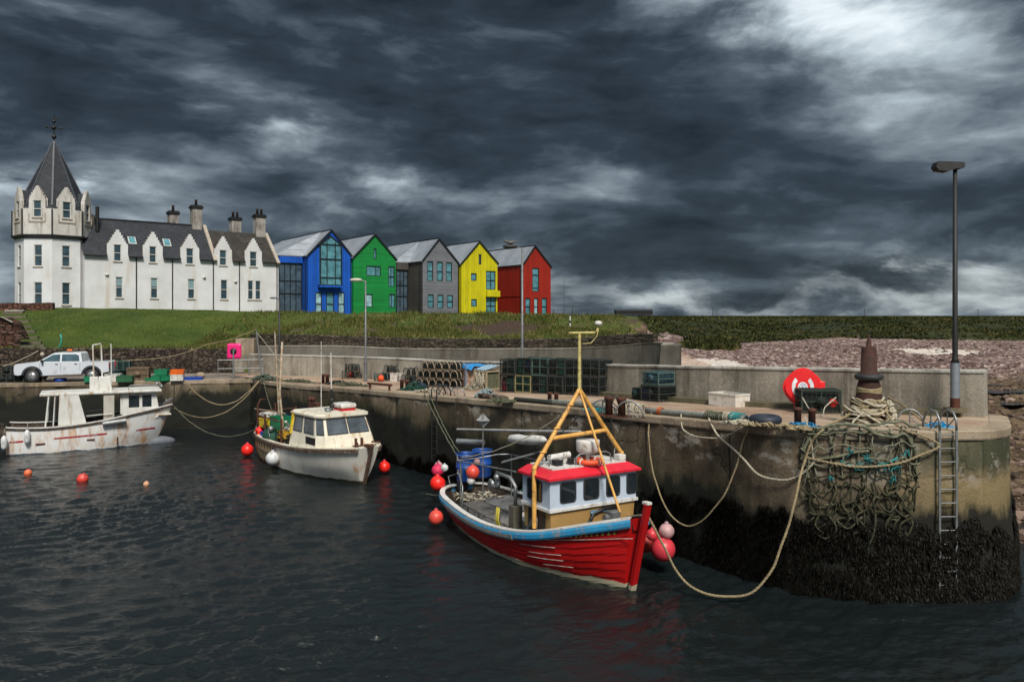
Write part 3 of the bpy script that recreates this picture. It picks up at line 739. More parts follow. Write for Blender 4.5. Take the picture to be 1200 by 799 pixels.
M_BLIND=mat('pale_blind',(.22,.33,.35),(.17,.27,.30),bump=0,rough=.5)
M_BLACK=mat('black_iron',(.012,.012,.013),bump=.1,rough=.5)
M_POT=mat('chimney_pot_clay',(.035,.02,.015),bump=.2)
M_ZINC=None
def mat_seam(name,c1,c2,w=.45):
    m,nt,b=newmat(name); v=coords(nt)
    sy=nd(nt,'ShaderNodeSeparateXYZ',{0:v}).outputs['Y']
    fr=math_(nt,'FRACT',math_(nt,'DIVIDE',sy,w)); g=math_(nt,'LESS_THAN',fr,.1)
    n=noise_(nt,v,.5,6,.6); col=mix(nt,ramp(nt,n,[(.35,0),(.65,1)]),c1,c2)
    col=mix(nt,math_(nt,'MULTIPLY',g,.5),col,tuple(q*.4 for q in c1))
    nt.links.new(col,b.inputs['Base Color']); b.inputs['Roughness'].default_value=.45; b.inputs['Metallic'].default_value=.25
    bump_(nt,b,g,.5,.03); return m
M_SEAM=mat_seam('standing_seam_roof',(.24,.27,.31),(.36,.39,.43))

class Frame:
    """a facade: origin, heading; hit() gives the local point of a pixel on the plane y = yo"""
    def __init__(s, O, ang): s.O=Vector(O); s.a=ang; s.M=Matrix.Translation(s.O)@Matrix.Rotation(ang,4,'Z'); s.I=s.M.inverted()
    def hit(s, px, py, yo=0.0, xo=None):
        c=s.I@Vector((0,0,CAMZ)); d=(s.I.to_3x3()@Vector(((px-600)/FPX,1,(HY-py)/FPX)))
        k=((yo-c.y)/d.y) if xo is None else ((xo-c.x)/d.x)
        return c+d*k
    def rect(s, x0,y0,x1,y1, yo=0.0):
        a=s.hit(x0,y1,yo); b=s.hit(x1,y1,yo); c=s.hit((x0+x1)/2,y0,yo); e=s.hit((x0+x1)/2,y1,yo)
        return (a.x,e.z,b.x,c.z)
def face_with_holes(mb, outline, holes, T=Matrix.Identity(4), depth=.14, m=0, mr=None):
    """outline, holes: (x,z) in the plane y=0 of T; reveals go inwards (+y)"""
    loops=[[Vector((p[0],p[1],0)) for p in outline]]+[[Vector(p+(0,)) for p in ((h[0],h[1]),(h[0],h[3]),(h[2],h[3]),(h[2],h[1]))] for h in holes]
    flat=[p for l in loops for p in l]
    tri=geometry.tessellate_polygon(loops)
    mb.add([T@Vector((p.x,0,p.y)) for p in flat],[tuple(t) for t in tri],m)
    for h in holes:
        c=[(h[0],h[1]),(h[2],h[1]),(h[2],h[3]),(h[0],h[3])]
        vs=[T@Vector((x,0,z)) for x,z in c]+[T@Vector((x,depth,z)) for x,z in c]
        mb.add(vs,[(i,(i+1)%4,4+(i+1)%4,4+i) for i in range(4)],m if mr is None else mr)
def window(parent, h, T=Matrix.Identity(4), depth=.12, bars=('h',), fr=.07, mf=None, mg=None, sill=True, name='window', blind=0):
    mf=mf or M_WFRAME; mg=mg or M_WGLASS
    x0,z0,x1,z1=h; mb=MB(); mb.T=T
    y=depth-.03
    for a,b in (((x0,z0),(x1,z0)),((x0,z1),(x1,z1))): mb.box(((x0+x1)/2,y,a[1]+(fr/2 if a[1]==z0 else -fr/2)),(x1-x0,.06,fr))
    for x in (x0+fr/2,x1-fr/2): mb.box((x,y-.002,(z0+z1)/2),(fr,.06,z1-z0-2*fr))
    for bb in bars:
        if bb=='h': mb.box(((x0+x1)/2,y-.004,(z0+z1)/2),(x1-x0-2*fr,.06,fr*.9))
        elif bb=='v': mb.box(((x0+x1)/2,y-.006,(z0+z1)/2),(fr*.8,.06,z1-z0-2*fr))
        elif isinstance(bb,tuple):
            if bb[0]=='h': mb.box(((x0+x1)/2,y-.004,z0+(z1-z0)*bb[1]),(x1-x0-2*fr,.06,fr*.9))
            else: mb.box((x0+(x1-x0)*bb[1],y-.006,(z0+z1)/2),(fr*.8,.06,z1-z0-2*fr))
    w_=mb.build(name,mf,parent)
    g=MB(); g.T=T; g.box(((x0+x1)/2,depth+.03,(z0+z1)/2),(x1-x0,.02,z1-z0)); g.build('pane',mg,w_)
    if blind:
        g=MB(); g.T=T; g.box(((x0+x1)/2,depth+.012,z1-(z1-z0)*blind/2-.03),(x1-x0-2*fr,.008,(z1-z0)*blind-.06)); g.build('blind',M_BLIND,w_)
    if sill:
        g=MB(); g.T=T; g.box(((x0+x1)/2,.02,z0-.05),(x1-x0+.16,.2,.09)); g.build('sill',M_DRESS if mf is M_WFRAME else mf,w_)
    return w_
def c1p(x,y): return (x/3.0735,y/3.0735+120)     # enlarged-crop pixel of the inn -> photo pixel

# --- white inn: octagonal tower and two long wings under one eave line
angI=math.atan2(.637,.77)
FI=Frame((-39.7,74,7.0),angI)
inn=thing('white_inn','white harled inn with pointed octagonal corner tower and slate roofs on the hill','building',(-39.7,74,7.0),angI)
ZE=5.82; D2=3.15; ZR1=9.35; ZR2=8.95; T1=11.95; LEN=18.8
low=[(417,622,443,703),(543,627,569,706),(677,630,702,707),(795,645,820,709),(893,648,913,711),(920,648,940,711)]
up=[(410,516,438,575),(538,524,564,583),(671,532,698,587),(791,542,817,596),(900,547,926,600)]
def rc(r): 
    a=c1p(r[0],r[1]); b=c1p(r[2],r[3]); return FI.rect(a[0],a[1],b[0],b[1])
holes=[rc(r) for r in low]+[rc(r) for r in up]
zl=sum(h[1] for h in holes[:6])/6; zt=sum(h[3] for h in holes[:6])/6
holes=[(h[0],zl,h[2],zt) for h in holes[:6]]+[(h[0],5.18,h[2],6.77) for h in holes[6:]]
dorm=[]
for h in holes[6:]:
    c=(h[0]+h[2])/2; dorm.append(c)
STEP=[(-1.02,ZE),(-1.02,6.75),(-.92,7.0),(-.80,7.0),(-.80,7.25),(-.66,7.25),(-.66,7.52),(-.50,7.52),(-.50,7.82),(-.32,7.82),(-.32,8.1),(-.16,8.1),(-.16,8.35),(.16,8.35),(.16,8.1),(.32,8.1),(.32,7.82),(.50,7.82),(.50,7.52),(.66,7.52),(.66,7.25),(.80,7.25),(.80,7.0),(.92,7.0),(1.02,6.75),(1.02,ZE)]
STEP=[(x*.90,ZE+(z-ZE)*.93 if z>ZE+1.0 else z) for x,z in STEP]
outl=[(0,-.5),(LEN,-.5),(LEN,ZE)]
for c in dorm[::-1]: outl+=[(c-x,z) for x,z in STEP]
outl+=[(0,ZE)]
mb=MB(); face_with_holes(mb,outl,holes)
mb.add([(0,0,-.5),(0,2*D2,-.5),(0,2*D2,ZE),(0,D2,ZR1-.15),(0,0,ZE)],[(0,1,2,3,4)])
mb.add([(LEN,0,-.5),(LEN,2*D2,-.5),(LEN,2*D2,ZE),(LEN,D2,ZR2-.1),(LEN,0,ZE)],[(0,1,2,3,4)])
mb.add([(0,2*D2,-.5),(LEN,2*D2,-.5),(LEN,2*D2,ZE),(0,2*D2,ZE)],[(0,1,2,3)])
mb.build('wall',M_HARL,inn,normals=False)
for h,bl in zip(holes,[.42,.42,.5,0,0,0]+[0]*5): window(inn,h,blind=bl)
def roofpart(name,x0,x1,zr,mt,inset=0):
    mb=MB(); e=.22; th=.1
    for s_ in (1,-1):
        ya=.26 if s_==1 else 2*D2+e; za=ZE+(.26 if s_==1 else -e)*(zr-ZE)/D2
        pts=[(x0,ya,za),(x1,ya,za),(x1,D2,zr),(x0,D2,zr)]
        up_=[(p[0],p[1],p[2]+th) for p in pts]
        mb.add(pts+up_,[(0,1,2,3),(4,5,6,7),(0,1,5,4),(1,2,6,5),(2,3,7,6),(3,0,4,7)])
    ds=[c for c in dorm if x0<c<x1]; cuts=[x0]+[q for c in ds for q in (c-.93,c+.93)]+[x1]
    for a,b in zip(cuts[::2],cuts[1::2]):
        k=(zr-ZE)/D2; pts=[(a,-e,ZE-e*k),(b,-e,ZE-e*k),(b,.26,ZE+.26*k),(a,.26,ZE+.26*k)]; up_=[(p[0],p[1],p[2]+th) for p in pts]
        mb.add(pts+up_,[(0,1,2,3),(4,5,6,7),(0,1,5,4),(1,2,6,5),(2,3,7,6),(3,0,4,7)])
        GUT.append((a,b))
    return mb
GUT=[]
# main roofs are cut round the dormers by letting the dormer walls stand 2 mm proud
r1=roofpart('roof',-.15,T1-.15,ZR1,M_SLATE).build('roof',M_SLATE,inn)
r2=roofpart('roof',T1+.18,LEN-.3,ZR2,M_SLATEB).build('roof',M_SLATEB,inn); r2['label']='browner slate roof of the far wing'
mb=MB(); mb.box((T1/2-.6,D2,ZR1+.12),(T1+.8,.28,.12)); mb.build('ridge_tiles',M_SLATE,r1)
for x,zr in ((T1,ZR1),(LEN-.12,ZR2)):
    mb=MB(); 
    for s_ in (1,-1):
        a=Vector((x,D2-s_*(D2+.3),ZE-.25)); b=Vector((x,D2,zr+.12)); mb.bar(a,b,.34,.3)
    mb.build('skew_coping',M_DRESS,inn)
# dormer roofs behind the stepped gables
for c,mt in zip(dorm,[M_SLATE]*3+[M_SLATEB]*2):
    mb=MB(); zr=7.8; wz=6.6
    yb=lambda z:(z-ZE)/(ZR1-ZE)*D2
    for s_ in (1,-1):
        mb.add([(c+s_*.86,.2,wz),(c,.2,zr),(c,yb(zr)+.3,zr),(c+s_*.86,yb(wz)+.3,wz)],[(0,1,2,3)])
        mb.add([(c+s_*.82,.2,ZE),(c+s_*.82,.2,wz),(c+s_*.82,yb(wz)+.2,wz),(c+s_*.82,yb(ZE)+.2,ZE)],[(0,1,2,3)])
    mb.build('dormer_roof',mt,inn)
    mb=MB(); mb.prism([(x,z) for x,z in STEP],lambda x,z:(c+x,.001,z),lambda x,z:(c+x,.24,z)) if False else None
    mb.add([(c+x,.24,z) for x,z in STEP]+[(c+x,0.0,z) for x,z in STEP],[(i,i+1,len(STEP)+i+1,len(STEP)+i) for i in range(len(STEP)-1)])
    mb.add([(c-.91,.24,ZE),(c+.91,.24,ZE),(c+.91,.24,6.7),(c+.2,.24,7.9),(c-.2,.24,7.9),(c-.91,.24,6.7)],[(0,1,2,3,4,5)])
    mb.build('dormer_gable',M_DRESS,inn)
for r in ((465,492,487,515),(590,500,613,523)):
    a=c1p((r[0]+r[2])/2,(r[1]+r[3])/2); 
    p=FI.hit(a[0],a[1],1.2); yq=(p.z-ZE)/(ZR1-ZE)*D2; p=FI.hit(a[0],a[1],yq)
    rot=Matrix.Rotation(math.atan2(ZR1-ZE,D2),3,'X')
    s_=MB().box((p.x,yq,ZE+(yq/D2)*(ZR1-ZE)+.16),(.7,1.0,.08),rot=rot).build('skylight',M_WFRAME,inn)
    MB().box((p.x,yq-.02,ZE+(yq/D2)*(ZR1-ZE)+.205),(.55,.85,.03),rot=rot).build('pane',M_TGLASS,s_)
for cx in (491,621,768,862,997):
    a=FI.hit(c1p(cx,0)[0],300); 
    mb=MB(); mb.cyl((a.x,-.07,-.3),(a.x,-.07,ZE-.1),.055,n=8); mb.build('drainpipe',M_BLACK,inn)
for a,b in GUT: MB().box(((a+b)/2,-.27,ZE-.18),(b-a-.02,.12,.1)).build('gutter',M_BLACK,inn)
for cx,cy in ((385,620),(735,630),(848,645)):
    a=FI.hit(*c1p(cx,cy)); mb=MB(); mb.sphere((a.x,-.09,a.z),.17,sc=(1,.7,.8)); mb.build('wall_light',M_WFRAME,inn)
M_CHIM=mat('grey_chimney_render',(.36,.34,.32),(.24,.22,.20),scale=1.5,rough=.9,bump=.4,dirt=(.12,.11,.10),dirtamt=.45,streak=True)
def chimney(x0,y0,x1,y1,yo,np_,parent=inn):
    a=c1p(x0,y0); b=c1p(x1,y1); r=FI.rect(a[0],a[1],b[0],b[1],yo); cx=(r[0]+r[2])/2; w_=(r[2]-r[0])*.8
    zt=r[3]; h=MB(); h.box((cx,yo+.45,(zt+6.5)/2),(w_,.9,zt-6.5)); ch=h.build('chimney',M_CHIM,parent,bevel=.02)
    MB().box((cx,yo+.45,zt+.10),(w_+.22,1.12,.2)).box((cx,yo+.45,zt+.26),(w_+.06,.95,.14)).build('cap',M_BLACK,ch)
    for k in range(np_):
        px_=cx+(k-(np_-1)/2)*.46
        MB().lathe([(.15,0),(.13,.5),(.16,.55),(.16,.62),(.1,.62)],(px_,yo+.45,zt+.33),n=10).build('chimney_pot',M_POT,ch)
chimney(608,402,649,427,5.2,1); chimney(690,382,733,448,D2-.4,1); chimney(831,424,874,455,5.2,2); chimney(919,414,961,478,D2-.4,2)
a=FI.hit(*c1p(351,460)); yq=1.9; a=FI.hit(*c1p(351,440),yq); b_=FI.hit(*c1p(351,376),yq)
MB().cyl((a.x,yq,a.z-.7),(a.x,yq,b_.z),.17,n=10).build('flue',M_BLACK,inn)

# --- the tower (sides of a regular octagon, in the inn's own frame)
TC=Vector((-43.3,75.3,7.0)); tcl=FI.I@TC
az0=math.atan2(0-TC.y,0-TC.x)      # towards the camera
def tface(k, r):
    """frame of face k (between vertex k and k+1) of an octagon of circumradius r"""
    t0=az0-R(3)+R(45)*k; t1=t0+R(45)
    p0=TC+Vector((math.cos(t0),math.sin(t0),0))*r; p1=TC+Vector((math.cos(t1),math.sin(t1),0))*r
    return p0,p1
tw_mb=MB(); up_mb=MB(); wins=[]
RL,RU=3.17,3.34
ZB,ZU=7.6,9.75
TS=[(-.72,ZU),(-.72,ZU+.75),(-.66,ZU+.95),(-.66,ZU+1.15),(-.52,ZU+1.15),(-.52,ZU+1.4),(-.38,ZU+1.4),(-.38,ZU+1.65),(-.24,ZU+1.65),(-.24,ZU+1.88),(-.12,ZU+1.88),(-.12,ZU+2.05)]
TS=TS+[(-x,z) for x,z in TS[::-1]]
for k in range(8):
    for r,kind in ((RL,'low'),(RU,'up')):
        p0,p1=tface(k,r); u=(p1-p0).normalized(); W=(p1-p0).length
        ang=math.atan2(u.y,u.x)
        T=FI.I@Matrix.Translation(p0)@Matrix.Rotation(ang,4,'Z')     # x along face; outwards is -y (anticlockwise order)
        if kind=='low':
            hs=[(W/2-.36,1.0,W/2+.36,3.05),(W/2-.36,4.5,W/2+.36,6.45)]
            face_with_holes(tw_mb,[(0,-.6),(W,-.6),(W,ZB-.35),(0,ZB-.35)],hs,T)
            if k in (0,1,7,6,2): wins+= [(h,T) for h in hs]
        else:
            hs=[(W/2-.37,ZB+1.35,W/2+.37,ZU+.72)]
            c=W/2
            face_with_holes(up_mb,[(0,ZB-.35),(W,ZB-.35),(W,ZU)]+[(c-x,z) for x,z in TS]+[(0,ZU)],hs,T)
            nst=len(TS)
            up_mb.add([T@Vector((c+x,.3,z)) for x,z in TS]+[T@Vector((c+x,0,z)) for x,z in TS],[(i,i+1,nst+i+1,nst+i) for i in range(nst-1)])
            up_mb.add([T@Vector((c+x,.3,z)) for x,z in [(-.78,ZU),(.78,ZU),(.78,ZU+.9),(.12,ZU+1.95),(-.12,ZU+1.95),(-.78,ZU+.9)]],[(0,1,2,3,4,5)])
            wins.append((hs[0],T))
            # apron below each dormer window, string course, downpipe on each corner
            g=MB(); g.T=T; g.box((c,-.03,ZB+.95),(1.45,.06,.12)); g.box((c-.72,-.03,ZB+1.35),(.07,.06,.7)); g.box((c+.72,-.03,ZB+1.35),(.07,.06,.7)); g.build('window_apron',M_DRESS,inn)
            g=MB(); g.T=T; g.cyl((0,-.05,ZB-.4),(0,-.05,ZU-.05),.06,n=8); g.build('downpipe',M_BLACK,inn)
            g=MB(); g.T=T
            for s_ in (1,-1): g.add([(c+s_*.76,.3,ZU+.75),(c,.3,ZU+1.8),(c,1.9,ZU+1.8),(c+s_*.76,1.5,ZU+.75)],[(0,1,2,3)])
            for s_ in (1,-1): g.add([(c+s_*.7,.3,ZU-.1),(c+s_*.7,.3,ZU+.8),(c+s_*.7,1.4,ZU+.8),(c+s_*.7,1.2,ZU-.1)],[(0,1,2,3)])
            g.build('dormer_roof',M_SLATE,inn)
tw_mb.build('tower_wall',M_HARL,inn,normals=False)
M_TUP=mat('grey_harling',(.58,.57,.55),(.48,.46,.43),scale=.8,rough=.9,bump=.4,bscale=9,bdist=.03,dirt=(.25,.22,.18),dirtamt=.5,streak=True,spec=.2)
up_mb.build('tower_parapet',M_TUP,inn,normals=False)
for h,T in wins: window(inn,h,T)
rotO=FI.I.to_3x3()@Matrix.Rotation(az0-R(3),3,'Z')
mb=MB(); mb.lathe([(RL+.02,ZB-.55),(RU+.14,ZB-.36),(RU+.14,ZB-.22),(RU+.02,ZB-.2)],tcl.to_tuple()[:2]+(0,),n=8,rot=rotO,smooth=False); mb.build('string_course',M_BLACK,inn)
mb=MB(); mb.lathe([(3.15,ZU-.14),(3.15,ZU-.02),(2.95,ZU+.35),(0.06,16.5)],tcl.to_tuple()[:2]+(0,),n=8,rot=rotO,smooth=False); tr=mb.build('tower_roof',M_SLATE,inn)
mb=MB()
for k in range(8):
    t=R(45)*k; e=rotO@Vector((math.cos(t),math.sin(t),0)); mb.bar(tcl.xy.to_3d()+e*2.98+Vector((0,0,ZU+.35)),tcl.xy.to_3d()+e*.08+Vector((0,0,16.5)),.14,.08)
mb.build('hip_flashing',mat('lead_grey',(.07,.08,.10),bump=.1),tr)
mb=MB(); c=tcl.xy.to_3d(); z=lambda q:c+Vector((0,0,q))
mb.cyl(z(16.4),z(19.0),.07,.04,n=8); mb.sphere(z(16.9),.22); mb.sphere(z(18.35),.16)
for ax in ((1,0,0),(0,1,0)):
    e=Vector(ax)*.62; mb.cyl(z(17.75)-e,z(17.75)+e,.045,n=6); mb.sphere(z(17.75)-e,.11,8,6); mb.sphere(z(17.75)+e,.11,8,6)
mb.box(z(18.65)+Vector((.18,0,0)),(.45,.05,.16)); mb.sphere(z(17.75),.18); mb.sphere(z(19.02),.07)
mb.build('finial',M_BLACK,inn)

# --- five coloured timber houses
def house(name,label,wallm,sidem,Lpx,Yl,apex,lev,rev,basepx,length,wins_,side=None,roofleft=None,frm=None,glassm=None,extra=None):
    a=R(35); O=Vector(((Lpx-600)/FPX*Yl,Yl,7.0)); F=Frame(O,a)
    root=thing(name,label,'house',O,a)
    ap=F.hit(*apex); le=F.hit(*lev); re=F.hit(*rev); W=re.x
    zl,zr,za=le.z,re.z,ap.z
    hs=[F.rect(*w_[:4]) for w_ in wins_]
    mb=MB(); face_with_holes(mb,[(0,-.6),(W,-.6),(W,zr),(ap.x,za),(0,zl)],hs,depth=.12)
    mb.build('front_wall',wallm,root,normals=False)
    mb=MB()
    mb.add([(0,0,-.6),(0,length,-.6),(0,length,zl),(0,0,zl)],[(0,1,2,3)])
    mb.add([(W,0,-.6),(W,length,-.6),(W,length,zr),(W,0,zr)],[(0,1,2,3)])
    mb.add([(0,length,-.6),(W,length,-.6),(W,length,zr),(ap.x,length,za),(0,length,zl)],[(0,1,2,3,4)])
    mb.build('side_wall',sidem,root)
    # roof: two slabs with a slight verge
    mb=MB(); e=.12; t=.14
    def slab_(p,q,ya,yb):
        d_=(Vector(q)-Vector(p)).normalized(); p=Vector(p)-d_*.18
        n_=Vector((-d_.y,d_.x)) if d_.x>0 else Vector((d_.y,-d_.x))
        c=[(p.x,ya,p.y),(q[0],ya,q[1]),(q[0],yb,q[1]),(p.x,yb,p.y)]
        cu=[(x+n_.x*t*0,y,z+t) for x,y,z in c]
        mb.add(c+cu,[(0,1,2,3),(4,5,6,7),(0,1,5,4),(1,2,6,5),(2,3,7,6),(3,0,4,7)])
    slab_((0,zl+.01),(ap.x,za+.01),-e,length); slab_((W,zr+.01),(ap.x,za+.01),-e,length)
    rf=mb.build('roof',M_SEAM,root)
    mb=MB(); mb.box((ap.x,length/2-e/2,za+t+.03),(.22,length+e,.07)); mb.build('ridge_cap',frm or M_DFRAME,rf)
    mb=MB(); mb.bar((-.14,-e-.02,zl-.02),(ap.x,-e-.02,za+.07),.05,.2); mb.bar((W+.14,-e-.02,zr-.02),(ap.x,-e-.02,za+.07),.05,.2); mb.build('bargeboard',frm or M_DFRAME,rf)
    for gx,gzz in ((-.12,zl),(W+.12,zr)):
        MB().cyl((gx,.5,-.4),(gx,.5,gzz-.05),.05,n=6).build('downpipe',frm or M_DFRAME,root); MB().box((gx,length/2,gzz-.03),(.12,length-.3,.10)).build('gutter',frm or M_DFRAME,root)
    for h,w_ in zip(hs,wins_): window(root,h,depth=.10,bars=w_[4],mf=M_DFRAME,mg=w_[5] if len(w_)>5 else M_TGLASS,sill=False,fr=.09,name='door' if len(w_)>6 else 'window')
    return root,F,(W,zl,zr,za,ap.x,length)
def cb_(x,y): return (x/6.95+318,y/6.95+260)
def cg_(x,y): return (x/7.26+395,y/7.26+265)
def cy_(x,y): return (x/7.61+475,y/7.61+270)
def cr_(x,y): return (x/7.61+565,y/7.61+270)
def wr(f,x0,y0,x1,y1,*r): return f(x0,y0)+f(x1,y1)+r
M_BLUE=mat_boards('blue_boards',(.008,.105,.56),'X'); M_GREEN=mat_boards('green_boards',(.006,.25,.050),'Z',.3)
M_GREY=mat_boards('silvered_boards',(.185,.195,.225),'Z',.22); M_GREYD=mat_boards('dark_brown_boards',(.085,.080,.075),'Z',.22)  # side wall and link boards are darker and browner than the front
M_YEL=mat_boards('yellow_boards',(.66,.60,.0075),'X',.3,vary=.28,fade=.22); M_RED=mat_boards('red_boards',(.34,.020,.010),'X',.26)
M_PGLASS=mat_glass('pale_glass',(.16,.27,.30),.1)
M_CGLASS=mat_glass('curtain_wall_glass',(.035,.055,.075),.1)
blue,FB,db=house('blue_house','bright blue boarded house with a tall glazed bay, next to the white inn','',None,361,94.3,(388.5,270.5),(361,299.6),(412.3,301.7),368,17,
  [wr(cb_,360,572,412,748,(('h',.45),),M_PGLASS),wr(cb_,448,572,510,748,(('h',.45),),M_PGLASS,1),wr(cb_,545,572,597,748,(('h',.45),),M_PGLASS)]) if False else (None,None,None)
def mk(*a,**k): return house(*a,**k)
blue,FB,db=mk('blue_house','bright blue boarded house with a tall glazed bay, next to the white inn',M_BLUE,M_BLUE,361,94.3,(388.5,270.5),(361,299.6),(412.3,301.7),368,17,
  [wr(cb_,360,572,412,748,(('h',.45),),M_PGLASS),wr(cb_,448,572,510,748,(('h',.45),),M_TGLASS,1),wr(cb_,545,572,597,748,(('h',.45),),M_PGLASS)])
# projecting glazed bay
W,zl_,zr_,za_,xa_,L_=db
x0,zb_,x1,zt_=FB.rect(*cb_(400,300),*cb_(572,515),-.7); zt_=FB.hit(*cb_(490,115),-.7).z; zs=FB.hit(*cb_(400,180),-.7).z
xm=(x0+x1)/2
poly=[(x0,zb_),(x1,zb_),(x1,zs),(xm,zt_),(x0,zs)]
by=MB(); by.prism([(x0+.08,zb_+.05),(x1-.08,zb_+.05),(x1-.08,zs),(xm,zt_-.1),(x0+.08,zs)],lambda x,z:(x,-.62,z),lambda x,z:(x,-.01,z)); bay=by.build('bay_window',M_TGLASS,blue)
fr=MB(); 
for i in range(5):
    a=poly[i]; b=poly[(i+1)%5]
    for y in (-.68,): fr.bar((a[0],y,a[1]),(b[0],y,b[1]),.12,.12)
    fr.bar((a[0],-.7,a[1]),(a[0],.05,a[1]),.12,.12)
hz=zb_+(zs-zb_)*.35
fr.bar((x0,-.7,zb_+(zs-zb_)*.64),(x1,-.7,zb_+(zs-zb_)*.64),.09); fr.bar((x0,-.7,zs),(x1,-.7,zs),.08)
fr.bar((xm-.5,-.7,zb_),(xm-.5,-.7,zs+.3),.08); fr.bar((xm+.55,-.7,zb_),(xm+.55,-.7,zs+.3),.08); fr.bar((x0,-.7,zb_+.9),(x1,-.7,zb_+.9),.07)
fr.build('bay_frame',M_DFRAME,bay)
MB().box((xm,-.4,zb_-.16),(x1-x0+.2,.8,.24)).build('bay_sill',M_BLUE,blue)
# glazed link towards the inn
def link(root,F,db,pxl,pxr,ytop,yo,fasciam,fascia_y,gm,ncol,eave_px):
    W,zl_,zr_,za_,xa_,L_=db
    a=F.hit(pxl,ytop,yo); b=F.hit(pxr,ytop,yo); x0,x1=a.x,min(b.x,-.02); zt=(a.z+b.z)/2; zf=zl_-.05
    m_=MB(); m_.box(((x0+x1)/2,yo+.1,(zt-.6)/2),(x1-x0,.1,zt+.6)); g=m_.build('link_glazing',gm,root)
    f=MB()
    for k in range(ncol+1):
        x=x0+(x1-x0)*k/ncol; f.box((x,yo+.02,(zt-.6)/2),(.09,.1,zt+.6))
    for zq in (.45,zt*.42,zt*.66): f.box(((x0+x1)/2,yo+.015,zq),(x1-x0,.1,.08))
    f.build('glazing_bars',M_DFRAME,g)
    MB().box(((x0+x1)/2,yo-.05,(zt+zf)/2),(x1-x0+.1,.3,zf-zt)).build('fascia',fasciam,root)
    xe=F.hit(eave_px,300,yo).x
    r=MB(); p=[(x1+.15,yo-.25,zl_-.02),(xe,yo-.25,zl_-.05),(xe,L_,zl_+.0),(xa_,L_,za_+.02),(xa_,yo+1.5,za_+.02)]
    q=[(x,y,z+.12) for x,y,z in p]
    r.add(p[:1]+p[1:],[(0,1,2,3,4)]); r.add(q,[(0,1,2,3,4)]); r.add(p+q,[(i,(i+1)%5,5+(i+1)%5,5+i) for i in range(5)])
    r.build('link_roof',M_SEAM,root)
link(blue,FB,db,327,353.5,308,1.7,M_BLUE,300,M_CGLASS,4,322)
green,FG,dg=mk('green_house','bright green boarded house with a narrow window high in its gable',M_GREEN,M_GREEN,414.3,97,(439.4,275.5),(414.3,302.2),(463.9,305),368,12,
  [wr(cg_,312,190,336,282,()),wr(cg_,250,338,372,425,(('v',.66),)),wr(cg_,232,577,302,688,(),M_PGLASS),wr(cg_,436,343,490,518,(('h',.5),('v',.45))),wr(cg_,443,577,495,693,(('v',.4),))])
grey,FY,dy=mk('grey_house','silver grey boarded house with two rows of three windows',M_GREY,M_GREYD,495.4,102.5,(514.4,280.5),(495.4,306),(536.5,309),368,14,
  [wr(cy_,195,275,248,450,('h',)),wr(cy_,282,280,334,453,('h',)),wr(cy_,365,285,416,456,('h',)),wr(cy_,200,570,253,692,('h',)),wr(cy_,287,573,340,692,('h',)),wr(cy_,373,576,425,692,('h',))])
link(grey,FY,dy,464.5,477.5,316,3.9,M_GREYD,306,M_CGLASS,3,461)
yellow,FW,dyw=mk('yellow_house','bright yellow boarded house with two square windows and corner glazing',M_YEL,M_YEL,540.7,106,(561.7,284),(540.7,309.4),(583,309.5),369,12,
  [wr(cy_,655,212,678,305,(),M_WGLASS),wr(cy_,585,382,635,450,()),wr(cy_,588,612,638,680,()),wr(cy_,720,362,805,530,('h',('v',.5))),wr(cy_,720,595,808,750,('h',('v',.5)))])
x0,z0,x1,z1=FW.rect(*cy_(715,538),*cy_(828,592)); MB().box(((x0+x1)/2,-.25,(z0+z1)/2),(x1-x0,.5,z1-z0)).build('balcony_band',M_YEL,yellow)
redh,FR,dr=mk('red_house','dark red boarded house at the seaward end of the coloured row',M_RED,M_RED,613.4,110.5,(626.8,288.8),(613.4,310),(645.4,313.5),370,14,
  [wr(cr_,447,335,507,545,(('h',.7),('h',.15)),M_TGLASS),wr(cr_,385,603,430,757,('h',)),wr(cr_,462,603,497,757,('h',),M_PGLASS,1),wr(cr_,533,603,577,757,('h',))])
MB().box((-.03,6,2.75),(.06,12,.09)).build('side_batten',M_RED,redh)
# --- far things along the skyline
fb=thing('farm_shed','low black farm shed far off on the flat skyline','shed',P(742,369,420),0)
mb=MB(); mb.box((0,0,1.0),(19,9,2.0)); mb.build('shed_wall',M_BLACK,fb)
mb=MB(); mb.prism([(-4.9,1.98),(4.9,1.98),(0,3.1)],lambda y,z:(-9.8,y,z),lambda y,z:(9.8,y,z)); mb.build('roof',mat('dark_sheet_roof',(.03,.034,.04),bump=0),fb)
M_WOOD=mat('tarred_pole_wood',(.03,.025,.02),(.06,.05,.04),bump=.3)
def tpole(px,ytop,Y,lab):
    b=P(px,371,Y); t=P(px,ytop,Y); z0=gz(b.x,b.y)
    o=thing('utility_pole',lab,'pole',(b.x,b.y,z0),0,'utility poles on the skyline')
    h=t.z-z0
    MB().cyl((0,0,-.5),(0,0,h),.16,.11,n=7).build('post',M_WOOD,o)
    MB().box((0,0,h-.5),(2.2,.14,.14)).build('crossarm',M_WOOD,o)
tpole(671,358,330,'utility pole nearest the red house, just seaward of its gable')
tpole(688,361,420,'utility pole between the red house and the black farm shed')
tpole(835,360,420,'lone utility pole a short way seaward of the farm shed')
tpole(1013,361,420,'utility pole on the skyline above the rusty mooring post')
tpole(1146,362,420,'utility pole on the skyline beyond the tall pier lamp')
b=P(661,371,240); mst=thing('radio_mast','thin pale mast standing just beyond the red house','mast',(b.x,b.y,gz(b.x,b.y)))
MB().cyl((0,0,-.5),(0,0,P(661,327,240).z-gz(b.x,b.y)),.09,.05,n=6).build('mast_tube',M_WOOD,mst)
